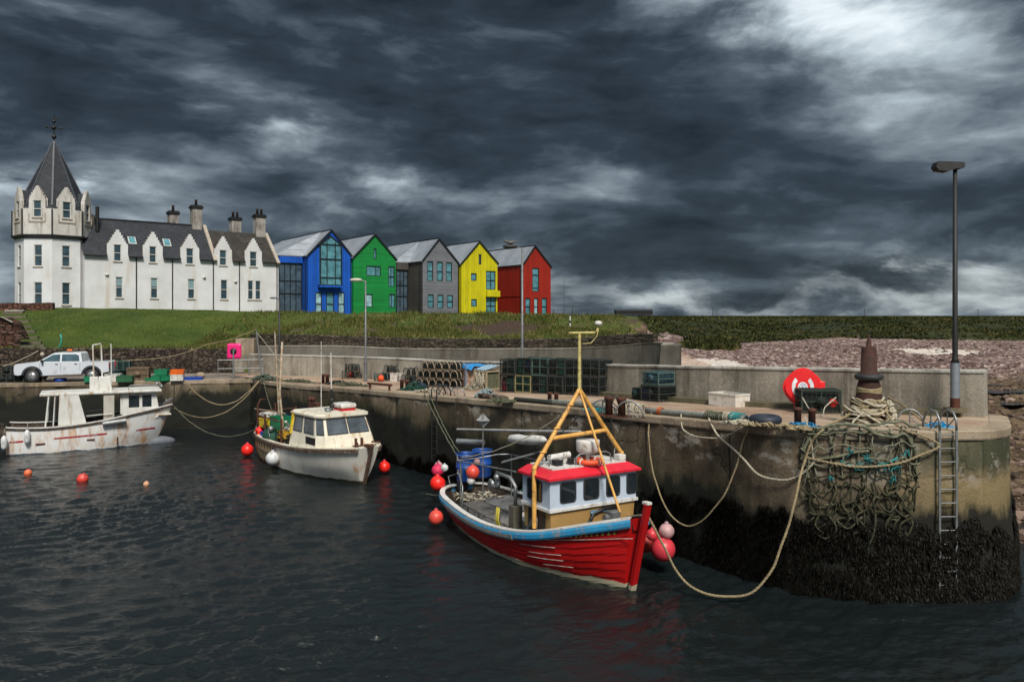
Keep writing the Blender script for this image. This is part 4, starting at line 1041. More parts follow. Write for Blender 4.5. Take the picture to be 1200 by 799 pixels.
# posts of the fence by the red house
for i,(px,yt,lb) in enumerate([(648.5,363,'tallest fence post, right against the red house'),(652,367,'fence post second from the red house'),(655.5,367,'fence post third from the red house'),(659.5,366.5,'fence post fourth from the red house'),(664,367.5,'fence post fifth from the red house'),(669,367,'fence post sixth from the red house'),(675,367.5,'fence post farthest along from the red house')]):
    b=P(px,371,112+i*2); z0=gz(b.x,b.y); lb=lb.replace('right against','standing against')
    o=MB().box((0,0,(P(px,yt,112+i*2).z-z0)/2),(.16,.16,P(px,yt,112+i*2).z-z0)).build('fence_post',M_WOOD,None,loc=(b.x,b.y,z0)); tag(o,lb,'fence post','fence posts by the red house')
# ---------------------------------------------------------------- boats
M_REDP=mat_hull('red_hull_paint',(.42,.007,.008),rustc=(.13,.008,.007),amt=.28,grime=(.26,.006,.006),low=(.42,.38,.27),lowz=.13,rough=.35)
M_WHP=mat_hull('white_hull_paint',(.70,.72,.74),rustc=(.36,.16,.03),amt=.80,grime=(.60,.55,.40),seed=3,low=(.10,.12,.15),lowz=.04)
M_CRP=mat_hull('cream_hull_paint',(.64,.63,.59),rustc=(.34,.13,.02),amt=.55,grime=(.50,.47,.38),seed=8,low=(.06,.055,.035),lowz=.10)
M_CREAM=mat('cream_cabin_paint',(.70,.67,.58),(.62,.58,.47),scale=2,rough=.45,bump=.05,dirt=(.38,.22,.07),dirtamt=.28,streak=True)
M_SKYB=mat('sky_blue_paint',(.03,.30,.58),(.02,.22,.45),scale=3,rough=.4,bump=.1,dirt=(.45,.44,.42),dirtamt=.35)
M_WHT=mat('white_deck_paint',(.66,.66,.65),(.55,.54,.52),scale=3,rough=.5,bump=.1,dirt=(.25,.18,.10),dirtamt=.28)
M_PALEB=mat('pale_blue_white_paint',(.47,.55,.66),(.42,.50,.60),scale=2,rough=.4,bump=.03,dirt=(.30,.30,.30),dirtamt=.15)
M_TAN=mat('tan_varnish',(.38,.235,.085),(.31,.185,.065),scale=2,rough=.45,bump=.05)
M_VIS=mat('scarlet_roof_paint',(.66,.020,.040),(.54,.016,.032),scale=3,rough=.35,bump=.03)
M_GAN=mat('orange_yellow_gantry_paint',(.72,.41,.11),(.60,.31,.07),scale=3,rough=.45,bump=.06,dirt=(.18,.09,.03),dirtamt=.3)
M_MASTY=mat('pale_yellow_mast_paint',(.62,.54,.22),(.45,.38,.15),scale=5,rough=.5,dirt=(.15,.10,.05),dirtamt=.35)
M_STEEL=mat('galvanised_steel',(.30,.32,.33),(.20,.21,.215),scale=6,rough=.45,metal=.6,bump=.1)
M_RUST=mat('rusty_iron',(.10,.030,.015),(.045,.016,.010),scale=7,rough=.85,bump=.4,bscale=60)
M_DARKW=mat('dark_timber',(.05,.035,.025),(.025,.018,.014),scale=4,rough=.8,bump=.3,dirt=(.16,.13,.10),dirtamt=.3)
M_RUB=mat('brown_rubbing_wood',(.10,.06,.04),(.05,.03,.02),scale=4,rough=.7,bump=.3,dirt=(.22,.20,.18),dirtamt=.3)
M_DECKG=mat('grey_deck_paint',(.16,.17,.18),(.10,.10,.10),scale=3,rough=.7,bump=.3,dirt=(.05,.04,.035),dirtamt=.4)
M_BUOYR=mat('coral_buoy_vinyl',(.75,.10,.055),(.66,.07,.04),scale=3,rough=.4,bump=.02,dirt=(.35,.12,.08),dirtamt=.3,varies=True)
M_BUOYS=mat('scarlet_buoy_vinyl',(.85,.022,.015),(.75,.015,.01),scale=3,rough=.4,bump=.02)
M_BUOYP=mat('faded_pink_buoy_vinyl',(.50,.30,.30),(.42,.25,.26),scale=3,rough=.5,bump=.02,dirt=(.22,.15,.13),dirtamt=.35)
M_BUOYW=mat('white_buoy_vinyl',(.62,.64,.66),(.50,.52,.54),scale=3,rough=.5,bump=.02,dirt=(.30,.27,.20),dirtamt=.35)
M_NAVY=mat('navy_vinyl',(.02,.022,.07),bump=0)
M_BARREL=mat('blue_barrel_plastic',(.008,.07,.33),(.006,.05,.25),scale=2,rough=.4,bump=.05,dirt=(.03,.05,.10),dirtamt=.3)
M_ROPEW=mat('pale_rope',(.50,.46,.37),(.30,.27,.20),scale=14,rough=.9,bump=.8,bscale=90,bdist=.01)
M_ROPET=mat('tan_rope',(.34,.27,.16),(.20,.16,.09),scale=10,rough=.9,bump=.8,bscale=90,bdist=.01)
M_ROPEG=mat('green_grey_rope',(.12,.13,.085),(.06,.065,.035),scale=8,rough=.9,bump=.8,bscale=70,bdist=.01)
M_ROPEK=mat('dark_rope',(.03,.035,.03),(.015,.017,.014),scale=8,rough=.9,bump=.6)
M_ROPEB=mat('turquoise_twine',(.02,.24,.24),(.03,.14,.16),scale=8,rough=.8,bump=.4)
M_NETG=mat('green_netting',(.008,.085,.05),(.01,.035,.03),scale=9,rough=.8,bump=.6,bscale=50)
M_RUBBER=mat('black_rubber',(.016,.018,.022),(.028,.03,.035),scale=6,rough=.65,bump=.2)
M_WINK=mat_glass('wheelhouse_glass',(.010,.014,.017),.06)
def mset(n,c,**k): return mat(n,c,**k)
M_GRN=mset('green_plastic',(.01,.20,.09),rough=.45,bump=.05); M_BLU=mset('blue_plastic',(.01,.07,.42),rough=.45,bump=.05)
M_ORG=mset('orange_plastic',(.85,.16,.01),rough=.45,bump=.05); M_YLW=mset('yellow_plastic',(.72,.52,.02),rough=.45,bump=.05,dirt=(.2,.15,.05),dirtamt=.3)
M_REDPL=mset('red_plastic',(.48,.012,.02),rough=.45,bump=.05)

SEC={}; SKIN={}
def hull(name, root, st, matr, rake=.5, clink=0, kz=-.5, nlev=18, label=None):
    """st: (x, half breadth at rail, half breadth at water, rail height) from stern to stem; returns the rail line of each side"""
    n=[]; railS=[]; railP=[]
    xs=[s[0] for s in st]
    path=smooth_path([Vector((s[0],s[1],s[3])) for s in st],.22); wl=smooth_path([Vector((s[0],s[2],0)) for s in st],.22)
    k=min(len(path),len(wl))
    pts=[]
    for i in range(k):
        p=path[i]; xw=p.x; hbw=np.interp(p.x,xs,[s[2] for s in st]); zr=p.z; hb=max(p.y,.02)
        L0=xs[0]; L1=xs[-1]; f=max(0,(p.x-(L1-2.0))/2.0)
        row=[]
        ctrl=[(0,kz),(hbw*.55,kz*.72),(hbw*.92,kz*.3),(hbw,0),(hb*.60+hbw*.40,zr*.42),(hb*.93+hbw*.07,zr*.85),(hb,zr)]
        cp=smooth_path([Vector((a,b,0)) for a,b in ctrl],.05)
        # resample to nlev by height
        zs=[c.y for c in cp]; bs=[c.x for c in cp]
        for j in range(nlev*3+1):
            z=kz+(zr-kz)*j/(nlev*3); b=float(np.interp(z,zs,bs))
            if clink:
                q=(z/zr)*clink
                if z>0: b+=(.028*(1-(q-math.floor(q)))-.01)*min(1,hb/.35)
            x=p.x+rake*f*f*(z/2.0 if z>0 else z*.6)
            row.append((x,b,z))
        pts.append(row)
    mb=MB()
    for s_ in (1,-1): mb.grid([[(x,s_*b,z) for x,b,z in r] for r in pts],smooth=not clink)
    for idx in (0,-1):
        r=pts[idx]; m=len(r); vs=[(x,b,z) for x,b,z in r]+[(x,-b,z) for x,b,z in r]
        mb.add(vs,[(j,j+1,m+j+1,m+j) for j in range(m-1)])
    h=mb.build(name,matr,root)
    rail=[Vector(r[-1]) for r in pts]
    def sec(x,z):
        # half breadth and true x on the skin at nominal station x
        r=min(pts,key=lambda q:abs(q[len(q)//3][0]-x)); return float(np.interp(z,[q[2] for q in r],[q[1] for q in r]))
    SEC[root]=sec
    def skin(x,z,off=.03):
        js=[float(np.interp(z,[q[2] for q in r],[q[0] for q in r])) for r in pts]; bs=[float(np.interp(z,[q[2] for q in r],[q[1] for q in r])) for r in pts]
        b=float(np.interp(x,js,bs)); b2=float(np.interp(x+.05,js,bs)); n_=Vector((-(b2-b),.05,0)).normalized()
        return Vector((x+n_.x*off*-1*-1,b+n_.y*off,z))
    SKIN[root]=skin
    return h,rail
def both(rail, y=1):  # rail polyline mirrored to full loop stern port -> bow -> stern starboard
    return [Vector((p.x,p.y,p.z)) for p in rail]
def rail_band(name, root, rail, mats, prof, m_of=None):
    mb=MB()
    for s_ in (1,-1):
        rows=[]
        for i,p in enumerate(rail):
            t=(rail[min(i+1,len(rail)-1)]-rail[max(i-1,0)]); t.z=0; t.normalize(); nn=Vector((-t.y,t.x,0))
            if nn.y<0: nn=-nn
            rows.append([Vector((p.x+nn.x*a,(p.y+nn.y*a)*s_,p.z+b)) for a,b in prof])
        k=len(prof)
        for j in range(k):
            j2=(j+1)%k
            mb.grid([[r[j],r[j2]] for r in rows],m=(m_of[j] if m_of else 0),smooth=False)
        mb.add(rows[0],[tuple(range(k))]); mb.add(rows[-1],[tuple(range(k))])
    return mb.build(name,mats,root)
def deckpart(name, root, rail, z, mt, inset=.06, bulw=None, mi=None):
    mb=MB(); zf=z if callable(z) else (lambda x:z)
    sb=SEC[root]; bt=lambda p:max(min(sb(p.x,zf(p.x)),p.y)-inset-.03,.01)
    mb.grid([[(p.x,bt(p),zf(p.x)),(p.x,-bt(p),zf(p.x))] for p in rail],smooth=False)
    d=mb.build(name,mt,root)
    if bulw:
        mb=MB()
        for s_ in (1,-1): mb.grid([[(p.x,s_*bt(p),zf(p.x)),(p.x,s_*max(min(sb(p.x,(zf(p.x)+p.z)/2),p.y)-inset,.01),(zf(p.x)+p.z)/2),(p.x,s_*max(p.y-inset,.01),p.z)] for p in rail],smooth=False)
        p=rail[0]; mb.add([(p.x+.02,-p.y+inset,zf(p.x)),(p.x+.02,p.y-inset,zf(p.x)),(p.x+.02,p.y-inset,p.z),(p.x+.02,-p.y+inset,p.z)],[(0,1,2,3)])
        mb.build('bulwark',bulw,root)
    return d
def rrect(x0,z0,x1,z1,r,n=4):
    out=[]
    for cx,cz,a0 in ((x1-r,z1-r,0),(x0+r,z1-r,90),(x0+r,z0+r,180),(x1-r,z0+r,270)):
        for i in range(n+1):
            a=R(a0+90*i/n); out.append((cx+r*math.cos(a),cz+r*math.sin(a)))
    return out
def rwindow(root, T, x0,z0,x1,z1, gm=None, r=.09, rubber=None):
    """rounded window on the plane y=0 of T, outwards is -y"""
    m=MB(); m.T=T
    o=rrect(x0,z0,x1,z1,r); i_=rrect(x0+.035,z0+.035,x1-.035,z1-.035,r*.7); n=len(o)
    vs=[(x,-.015,z) for x,z in o]+[(x,-.02,z) for x,z in i_]+[(x,.02,z) for x,z in o]
    m.add(vs,[(j,(j+1)%n,n+(j+1)%n,n+j) for j in range(n)]+[(j,(j+1)%n,2*n+(j+1)%n,2*n+j) for j in range(n)])
    f=m.build('window_seal',rubber or M_RUBBER,root)
    g=MB(); g.T=T; g.add([(x,-.008,z) for x,z in i_],[tuple(range(n))]); g.build('pane',gm or M_WINK,f)
    f.name='window'
    return f
def buoy(loc, r, mt, label, group=None, name='buoy_fender', up=(0,0,1), neck=M_NAVY, n=18):
    o=thing(name,label,'buoy',loc,rnd.random()*6,group)
    q=Vector(up).to_track_quat('Z','Y').to_matrix()
    prof=[(0.01,-r)]+[(r*math.sin(t),-r*math.cos(t)) for t in np.linspace(.15,2.6,14)]+[(r*.26,r*1.02),(r*.2,r*1.22),(.01,r*1.25)]
    MB().lathe(prof,(0,0,0),n=n,rot=q).build('body',mt,o)
    e=MB(); e.torus(q@Vector((0,0,r*1.27)),r*.15,r*.05,12,6,rot=q@Matrix.Rotation(R(90),3,'X')); e.lathe([(r*.27,r*.93),(r*.29,r*1.0),(r*.22,r*1.13)],(0,0,0),n=10,rot=q); e.build('neck_eye',neck,o)
    return o
def rope(name, pts, r, mt, label, cat='rope', group=None, n=6, step=.12):
    near=min(Vector(q).y for q in pts)<24 and r>=.02
    pp=smooth_path(pts,.035 if near else step)
    # a rope never hangs perfectly: small kinks along it
    pp=[q+Vector((noise.noise(q*1.7),noise.noise(q*1.7+Vector((9,0,0))),noise.noise(q*1.7+Vector((0,9,0)))))*.025 if 0<i<len(pp)-1 else q for i,q in enumerate(pp)]
    m_=MB()
    if near:
        L=0; fr=[]
        for i,q in enumerate(pp):
            if i: L+=(q-pp[i-1]).length
            d=(pp[min(i+1,len(pp)-1)]-pp[max(i-1,0)]).normalized(); s_=d.cross(Vector((0,.2,1))).normalized(); fr.append((q,s_,d.cross(s_),L))
        for k in range(3): m_.tube([q+(s_*math.cos(L*21+2.094*k)+u*math.sin(L*21+2.094*k))*r*.52 for q,s_,u,L in fr],r*.56,5)
    else: m_.tube(pp,[r*(1+.10*math.sin(i*1.3)) for i in range(len(pp))],n)
    o=m_.build(name,mt,None,normals=False)
    c=pp[0].copy()
    for v in o.data.vertices: v.co-=c
    o.location=c
    return tag(o,label,cat,group)

# ================= red boat
aR=math.atan2(-.854,.52); FRb=Frame((3.06,20.4,0),aR)
red=thing('fishing_boat','red wooden fishing boat with yellow tripod gantry and scarlet wheelhouse roof','boat',(3.06,20.4,0),aR)
ST=[(-9.35,.25,.05,1.0),(-9.2,.74,.35,.97),(-8.6,1.14,.72,.91),(-7.5,1.38,1.05,.86),(-6.0,1.58,1.32,.82),(-4.6,1.66,1.45,.85),(-3.3,1.64,1.38,.97),(-2.2,1.52,1.10,1.17),(-1.4,1.26,.72,1.40),(-.8,.90,.40,1.62),(-.35,.48,.18,1.80),(0,.07,.04,1.96)]
_,rl=hull('hull',red,ST,M_REDP,rake=.52,clink=8)
M_STK=mat('blue_strake_paint',(.025,.27,.52),(.03,.20,.38),scale=2,rough=.4,bump=.1,dirt=(.25,.25,.24),dirtamt=.34)
rail_band('rubbing_strake',red,rl,[M_STK,M_WHT],[(-.02,-.21),(.06,-.21),(.085,-.16),(.085,-.06),(.05,0.0),(-.02,.0)],None)
rail_band('gunwale',red,rl,[M_WHT],[(-.12,.002),(.055,.002),(.055,.045),(-.12,.045)])
M_GRYW=mat('bare_grey_timber',(.22,.20,.17),(.12,.11,.095),scale=6,rough=.8,bump=.4,dirt=(.03,.22,.40),dirtamt=.35)
rail_band('worn_strake',red,[p for p in rl if -7.9<p.x<-3.0],[M_GRYW],[(-.01,-.225),(.078,-.225),(.10,-.17),(.10,-.085),(.02,-.08)])
deckpart('deck',red,rl,lambda x:.34 if x<-3 else .34+max(0,(x+3)*.38),M_DECKG,bulw=M_DARKW)
# stem post, white strip along the waterline, lower guard strips
m=MB(); 
for i in range(10):
    z0=-.4+i*.27; z1=z0+.27
    f=lambda z:(.03+.52*(z/2.0 if z>0 else z*.6))
    m.bar((f(z0)+.0,0,z0),(f(z1)+.0,0,z1+.002),.17,.11)
stem=m.build('stem_post',M_REDP,red); m=MB(); m.box((.6,0,2.33),(.2,.15,.06)); m.build('stem_cap',M_WHT,stem)
m=MB()
SKR=SKIN[red]
for s_ in (1,-1):
    for (xa,xb,zq,dz_) in ((-3.2,.36,.80,.62),(-2.9,-1.6,.70,.16),(-2.6,-1.5,.54,.13),(-2.7,-1.5,.40,.11),(-2.2,-1.3,.27,.09)):
        pts=[]
        for k in range(11):
            x=xa+(xb-xa)*k/10; z=zq+dz_*k/10; p=SKR(x,z,.03); pts.append((p.x,s_*p.y,p.z))
        m.tube(pts,.011,5)
m.build('guard_strips',mat('dull_white_metal',(.46,.42,.40),(.30,.22,.20),scale=6,dirt=(.3,.03,.02),dirtamt=.4,bump=0),red)
# name patch at the bow: dark letters with a yellow edge, unreadable at this size
m=MB(); m2=MB()
for s_ in (1,-1):
    for k in range(9):
        x=-1.15+k*.125; z=1.24+k*.030; a=SKR(x,z,.012); b=SKR(x+.11,z+.03,.012)
        h=.10+.012*k if k<8 else .06
        lo=[(a.x,s_*a.y,z-.02),(b.x,s_*b.y,z+.015)]; m.add(lo+[(b.x,s_*b.y,z+.015+h),(a.x,s_*a.y,z-.02+h)],[(0,1,2,3)])
        a=SKR(x+.02,z,.016); b=SKR(x+.055+.02*(k%2),z,.016); m2.add([(a.x,s_*a.y,z-.03),(b.x,s_*b.y,z-.02),(b.x,s_*b.y,z+.012),(a.x,s_*a.y,z+.0)],[(0,1,2,3)])
        a=SKR(x+.045,z,.016); b=SKR(x+.06,z,.016); m2.add([(a.x,s_*a.y,z-.03),(b.x,s_*b.y,z-.03),(b.x,s_*b.y,z+.05),(a.x,s_*a.y,z+.05)],[(0,1,2,3)])
    m.build('name_lettering',M_BLACK,red); m2.build('letter_edging',mat('yellow_lettering',(.6,.5,.08),bump=0),red); m=MB(); m2=MB()
# wheelhouse (x forward); front plane at xf, sides -1.3 .. 1.62
XF=-1.78; XB=-3.1; YL=-1.3; YR=1.6; WZ0=1.78; WZ1=2.62
ch=.0
base=MB(); base.prism([(XF,YL),(XF,YR),(XB,YR),(XB,YL)],lambda x,y:(x-.02,y*.97,1.12),lambda x,y:(x,y,WZ0)); base.prism([(XF,YL),(XF,YR),(XB,YR),(XB,YL)],lambda x,y:(x-.15,y*.7,.8),lambda x,y:(x-.1,y*.7,1.13)); base.build('wheelhouse_base',M_TAN,red)
Tf=Matrix.Translation((XF+.03,YL,0))@Matrix.Rotation(R(90),4,'Z')      # x -> port, outwards -y = forward
Ts=Matrix.Translation((XB-.0,YL-.03,0))                                 # side: x -> forward, outwards -y = starboard
m=MB(); hsF=[]; Wf=YR-YL
m.prism([(XF+.03,YL-.03),(XF+.03,YR+.03),(XB-.03,YR+.03),(XB-.03,YL-.03)],lambda x,y:(x,y,WZ0),lambda x,y:(x,y,WZ1)); wp=m.build('wheelhouse_panel',M_PALEB,red,bevel=.01)
m=MB(); m.prism([(XF+.07,YL-.07),(XF+.07,YR+.07),(XB-.05,YR+.07),(XB-.05,YL-.07)],lambda x,y:(x,y,WZ0-.03),lambda x,y:(x,y,WZ0+.05)); m.build('belt_rail',M_WHT,wp)
def crd(x,y): return (x/6.655+600,y/6.655+500)
for x0,x1,y0,y1 in ((372,500,430,597),(555,680,417,585),(732,842,405,572),(890,975,395,555)):
    a=FRb.hit(*crd(x0,y1),xo=XF+.03); b=FRb.hit(*crd(x1,y0),xo=XF+.03)
    a_=FRb.hit(*crd((x0+x1)/2,y1),xo=XF+.03).z; b_=FRb.hit(*crd((x0+x1)/2,y0),xo=XF+.03).z
    rwindow(wp,Tf,a.y-YL,WZ0+.17,b.y-YL,WZ1-.10)
rwindow(wp,Ts,.22,WZ0+.17,.98,WZ1-.10)
# visor roof: flares out and down over the windows
m=MB(); zt=2.89; o_=.12
lo=[(XF+.03+o_,YL-o_-.03),(XF+.03+o_,YR+o_),(XB-.1,YR+o_),(XB-.1,YL-o_-.03)]; hi=[(XF-.12,YL+.12),(XF-.12,YR-.12),(XB-.0,YR-.12),(XB-.0,YL+.12)]
m.add([(x,y,WZ1-.01) for x,y in lo]+[(x,y,WZ1+.05) for x,y in lo]+[(x,y,zt-.06) for x,y in hi],[(0,1,5,4),(1,2,6,5),(2,3,7,6),(3,0,4,7),(4,5,9,8),(5,6,10,9),(6,7,11,10),(7,4,8,11),(8,9,10,11),(3,2,1,0)])
m.build('roof_visor',M_VIS,red)
MB().box(((XF+XB)/2-.06,(YL+YR)/2,zt-.045),(XF-XB-.2,Wf-.36,.04)).build('roof_top',M_WHT,red)
# door and dark bits on the starboard side of the base
MB().box(((XF+XB)/2+.0,YL-.012,1.28),(.82,.02,.8)).build('engine_hatch',M_BLACK,red)
m=MB(); 
for k in range(5): m.tube([(XB+.3+.1*k,YL-.03,.95),(XB+.35+.1*k,YL-.05,1.2+.05*k),(XB+.5+.05*k,YL-.03,1.5)],.018,5)
m.build('pipework',M_STEEL,red)
# flash painted on the front and a winch box
m=MB(); m.tube([(XF+.02,-.08,.85),(XF+.02,-.05,1.28),(XF+.02,.12,1.55),(XF+.02,.5,1.64),(XF+.02,.95,1.64)],.055,6); m.build('front_grab_rail',M_BLACK,red)
MB().box((XF+.035,.32,1.60),(.02,.62,.07)).box((XF+.035,-.02,1.18),(.02,.09,.38)).build('blue_flash',M_SKYB,red)
m=MB(); m.box((XF+.25,.62,1.45),(.26,.34,.32)); m.cyl((XF+.25,.45,1.45),(XF+.25,.32,1.45),.1); m.build('anchor_winch',M_STEEL,red,bevel=.02)
# tripod gantry
nl=FRb.hit(626,614,-1.42); nb=FRb.hit(618,546,-1.42); XG=nl.x
fb_=Vector((XG,1.62,FRb.hit(738,533,1.62).z)); 
apx=FRb.hit(677,456,.10); apx=Vector((XG,.10,apx.z))
g=MB(); 
g.cyl((XG,-1.42,nl.z-.1),(XG,-1.42,nb.z),.065,n=10); g.cyl((XG,-1.42,nb.z),apx,.062,n=10); g.sphere((XG,-1.42,nb.z),.078,10,6)
FX=FRb.hit(740,536,1.62).x; 
g.cyl((XG,1.62,.6),(XG,1.62,fb_.z),.065,n=10); g.cyl((XG,1.62,fb_.z),apx,.062,n=10); g.sphere((XG,1.62,fb_.z),.078,10,6)
t_=.37; A_=Vector((XG,-1.42,nb.z)).lerp(apx,t_); B_=Vector((XG,1.62,fb_.z)).lerp(apx,t_); g.cyl(A_,B_,.06,n=10)
fs=FRb.hit(737,603,.35); fs=Vector((-.9,.35,1.75)); g.cyl(apx,fs,.035,n=8)
for q in (.2,.5,.8): 
    c_=Vector((XG,-1.42,nb.z)).lerp(apx,q); g.torus(c_,.085,.015,12,5)
gan=g.build('gantry',M_GAN,red)
mt_=FRb.hit(676,390,.10); mtop=Vector((XG,.10,mt_.z))
g=MB(); g.cyl(apx-Vector((0,0,.1)),mtop,.055,.045,n=8); bd=Vector((.52,.854,0))  # bar seen square on
bd=Vector((0,1,0)); g.cyl(mtop-bd*.36,mtop+bd*.55,.035,n=8); g.tube([mtop+bd*.55,mtop+bd*.62+Vector((0,0,.06)),mtop+bd*.66+Vector((0,0,.22))],.018,6); g.tube([mtop+Vector((0,.05,-.3)),mtop+bd*.4+Vector((0,0,-.3)),mtop+bd*.62+Vector((0,0,-.1)),mtop+bd*.68+Vector((0,0,.15))],.012,5)
mst_=g.build('mast',M_MASTY,red)
MB().lathe([(.05,0),(.11,.03),(.11,.09),(.06,.14)],mtop+bd*.67+Vector((0,0,.2)),n=12).build('antenna_head',M_WHT,mst_)
# wheelhouse roof kit
rk=MB(); cR=Vector((XF-.55,.35,zt))
rk.lathe([(.14,.20),(.29,.26),(.33,.34),(.34,.56),(.33,.60),(.02,.61)],cR,n=24); rk.cyl(cR,cR+Vector((0,0,.3)),.06); rk.build('radar_scanner',M_WHT,red)
rk=MB(); 
rk.tube([(XF-.3,-.25,zt-.05),(XF-.3,-.22,zt+.2),(XF-.3,-.1,zt+.27),(XF-.3,.8,zt+.27),(XF-.3,.95,zt+.2),(XF-.3,1.0,zt-.05)],.02,6); rk.build('roof_rail',M_STEEL,red)
rk=MB(); rk.cyl((XF-.75,-.85,zt+.16),(XF-.75,-.15,zt+.2),.09,n=12); rk.box((XF-.75,-.5,zt+.05),(.2,.5,.12)); rk.sphere((XF-.9,-.95,zt+.12),.08,10,6); rk.build('roof_canister',M_WHT,red)
rk=MB(); rk.box((XF-.55,-.7,zt+.05),(.22,.2,.16)); rk.box((XF-.5,-.28,zt+.06),(.14,.14,.18)); rk.build('searchlight_box',M_BLACK,red)
rk=MB()
for yy in (-1.0,-.55,1.25): MB().tube([(XF-.5,yy,zt-.05),(XF-.5,yy+.02,zt+.22),(XF-.55,yy+.08,zt+.28)],.018,5).build('roof_fitting',M_STEEL,red)
MB().box((XF-.35,1.35,zt+.06),(.25,.25,.15)).build('roof_locker',M_WHT,red,bevel=.02)
lb=thing('lifebuoy','orange lifebuoy lying flat on the wheelhouse roof of the red boat','lifebuoy',FRb.M@Vector((XF-.32,.22,zt+.05)))
MB().torus((0,0,0),.32,.075,28,10).build('ring',mat('orange_lifebuoy',(.75,.10,.03),bump=.03),lb)
for k in range(4): 
    t=R(45+90*k); MB().torus((.32*math.cos(t),.32*math.sin(t),0),.082,.02,12,6,rot=Matrix.Rotation(t,3,'Z')@Matrix.Rotation(R(90),3,'X')).build('band',M_WHT,lb)
# working deck: hauler, rails, tables, light bars, reflector pole
def L_(px,py,yo=None,xo=None): 
    return FRb.hit(px,py,yo) if xo is None else FRb.hit(px,py,xo=xo)
g=MB(); hp=L_(604,590,-1.1)
g.box((hp.x,hp.y,.95),(.3,.3,1.1)); g.build('hauler_post',mat('olive_grey_paint',(.13,.12,.09),bump=.1),red,bevel=.015)
g=MB(); a=Vector((hp.x,hp.y,1.5)); g.tube([a,a+Vector((0,0,.55)),a+Vector((-.25,-.02,.75)),a+Vector((-1.0,-.05,.78))],.06,8); g.build('hauler_arm',M_STEEL,red)
g=MB(); h2=a+Vector((-1.05,-.1,.45)); g.lathe([(.17,-.12),(.10,-.05),(.06,0),(.10,.05),(.17,.12)],h2,n=16,rot=Matrix.Rotation(R(90),3,'X')); g.cyl(h2+Vector((0,-.14,0)),h2+Vector((0,-.17,0)),.12); g.sphere(h2+Vector((.15,0,.22)),.1); g.build('pot_hauler',M_STEEL,red)
g=MB(); 
rail_in=[p for p in rl if p.x<-3.6]
# silver light bars carried on a frame above the deck
for (xa,ya,za,xb,yb,zb2,r_) in ((-5.0,-.9,2.55,-5.6,.9,2.62,.035),(-4.2,-.9,2.4,-7.9,-.9,2.15,.025),(-4.2,.9,2.4,-7.6,.9,2.25,.025)):
    g.cyl((xa,ya,za),(xb,yb,zb2),r_,n=8)
for (x,y,z) in ((-7.7,-.9,2.15),(-7.4,.9,2.25),(-4.25,.9,2.4),(-5.6,.9,2.62)): g.cyl((x,y,.4),(x,y,z),.025,n=7)
g.tube([(-7.9,-.9,2.15),(-8.15,-.6,2.12),(-8.2,0,2.1),(-8.0,.7,2.2),(-7.6,.9,2.25)],.025,7)
g.tube([(-9.1,-.25,.9),(-9.15,-.3,1.9),(-8.9,-.4,2.15),(-8.0,-.85,2.15)],.025,7); g.tube([(-9.1,-.3,1.45),(-8.6,-.9,1.5),(-7.8,-1.25,1.45)],.02,6)
g.tube([(-8.3,-.55,.95),(-8.3,-.55,1.75),(-8.1,-.8,1.8),(-6.7,-1.35,1.55),(-6.7,-1.35,.9)],.022,6)
g.build('deck_frame',M_STEEL,red)
p=L_(554,518,.0); g=MB(); g.cyl((p.x-.5,-.35,p.z),(p.x+.35,.25,p.z+.02),.095,n=12); g.build('floodlight_tube',M_STEEL,red)
p1=L_(533,493.5+15,.5); 
# furled white cover and long pale boom
b0=L_(536,503,.9); b1=L_(680,506,.9); g=MB(); g.cyl(b0,b1,.045,n=8); g.build('boom',mat('pale_aluminium',(.50,.50,.49),metal=.3,bump=.05),red)
p0=L_(596,514,.6); p1=L_(640,516,.6); g=MB(); d_=(p1-p0)
g.tube([p0+d_*t+Vector((0,0,.02*math.sin(t*9))) for t in (0,.08,.3,.5,.7,.92,1.0)],[.05,.13,.16,.15,.16,.12,.04],10); g.build('furled_cover',M_WHT,red)
rp=L_(566,600,-.2); rt=L_(566,484,-.2); rp.x=rt.x=(rp.x+rt.x)/2
g=MB(); g.cyl((rt.x,-.2,.4),(rt.x,-.2,rt.z),.022,n=7); pole=g.build('reflector_pole',M_STEEL,red)
c=Vector((rt.x,-.2,rt.z-.24)); g=MB()
for e in (Vector((.26*.854+.0,.26*.52,0)),):
    e=Vector((.17,.17,0)); q_=Vector((.17,-.17,0))
    for u_,v_ in ((e,Vector((0,0,.24))),(q_,Vector((0,0,.24))),(e,q_)):
        g.add([c+u_,c+v_,c-u_,c-v_],[(0,1,2,3)])
g.build('radar_reflector',mat('grey_reflector',(.42,.43,.44),metal=.4,bump=0),pole)
g=MB(); 
tp1=[(-6.9,-1.25,.98),(-5.2,-1.45,1.0),(-5.2,-.75,1.02),(-6.9,-.6,1.0)]
g.add(tp1+[(x,y,z-.05) for x,y,z in tp1],[(0,1,2,3),(4,5,6,7),(0,1,5,4),(1,2,6,5),(2,3,7,6),(3,0,4,7)])
for x,y in ((-6.8,-1.1),(-5.3,-1.35),(-5.3,-.8),(-6.8,-.7)): g.cyl((x,y,.4),(x,y,.96),.02,n=6)
g.tube([(-5.2,-1.5,.98),(-4.6,-1.55,.7),(-4.2,-1.5,.45)],.03,6)
g.build('sorting_table',mat('worn_grey_board',(.12,.115,.11),(.07,.066,.06),scale=5,bump=.3),red)
MB().box((-6.6,.3,.58),(1.9,1.1,.46)).build('aft_hatch',M_WHT,red,bevel=.03)
MB().box((-6.6,.3,.84),(2.0,1.2,.06)).build('hatch_lid',M_DECKG,red)
g=MB(); g.box((-3.9,-.3,.7),(.9,1.0,.6)); g.build('deck_locker',M_WHT,red,bevel=.02)
g=MB(); g.box((-5.0,1.0,.85),(1.6,.9,.9)); g.build('engine_box',M_DARKW,red)
g=MB()
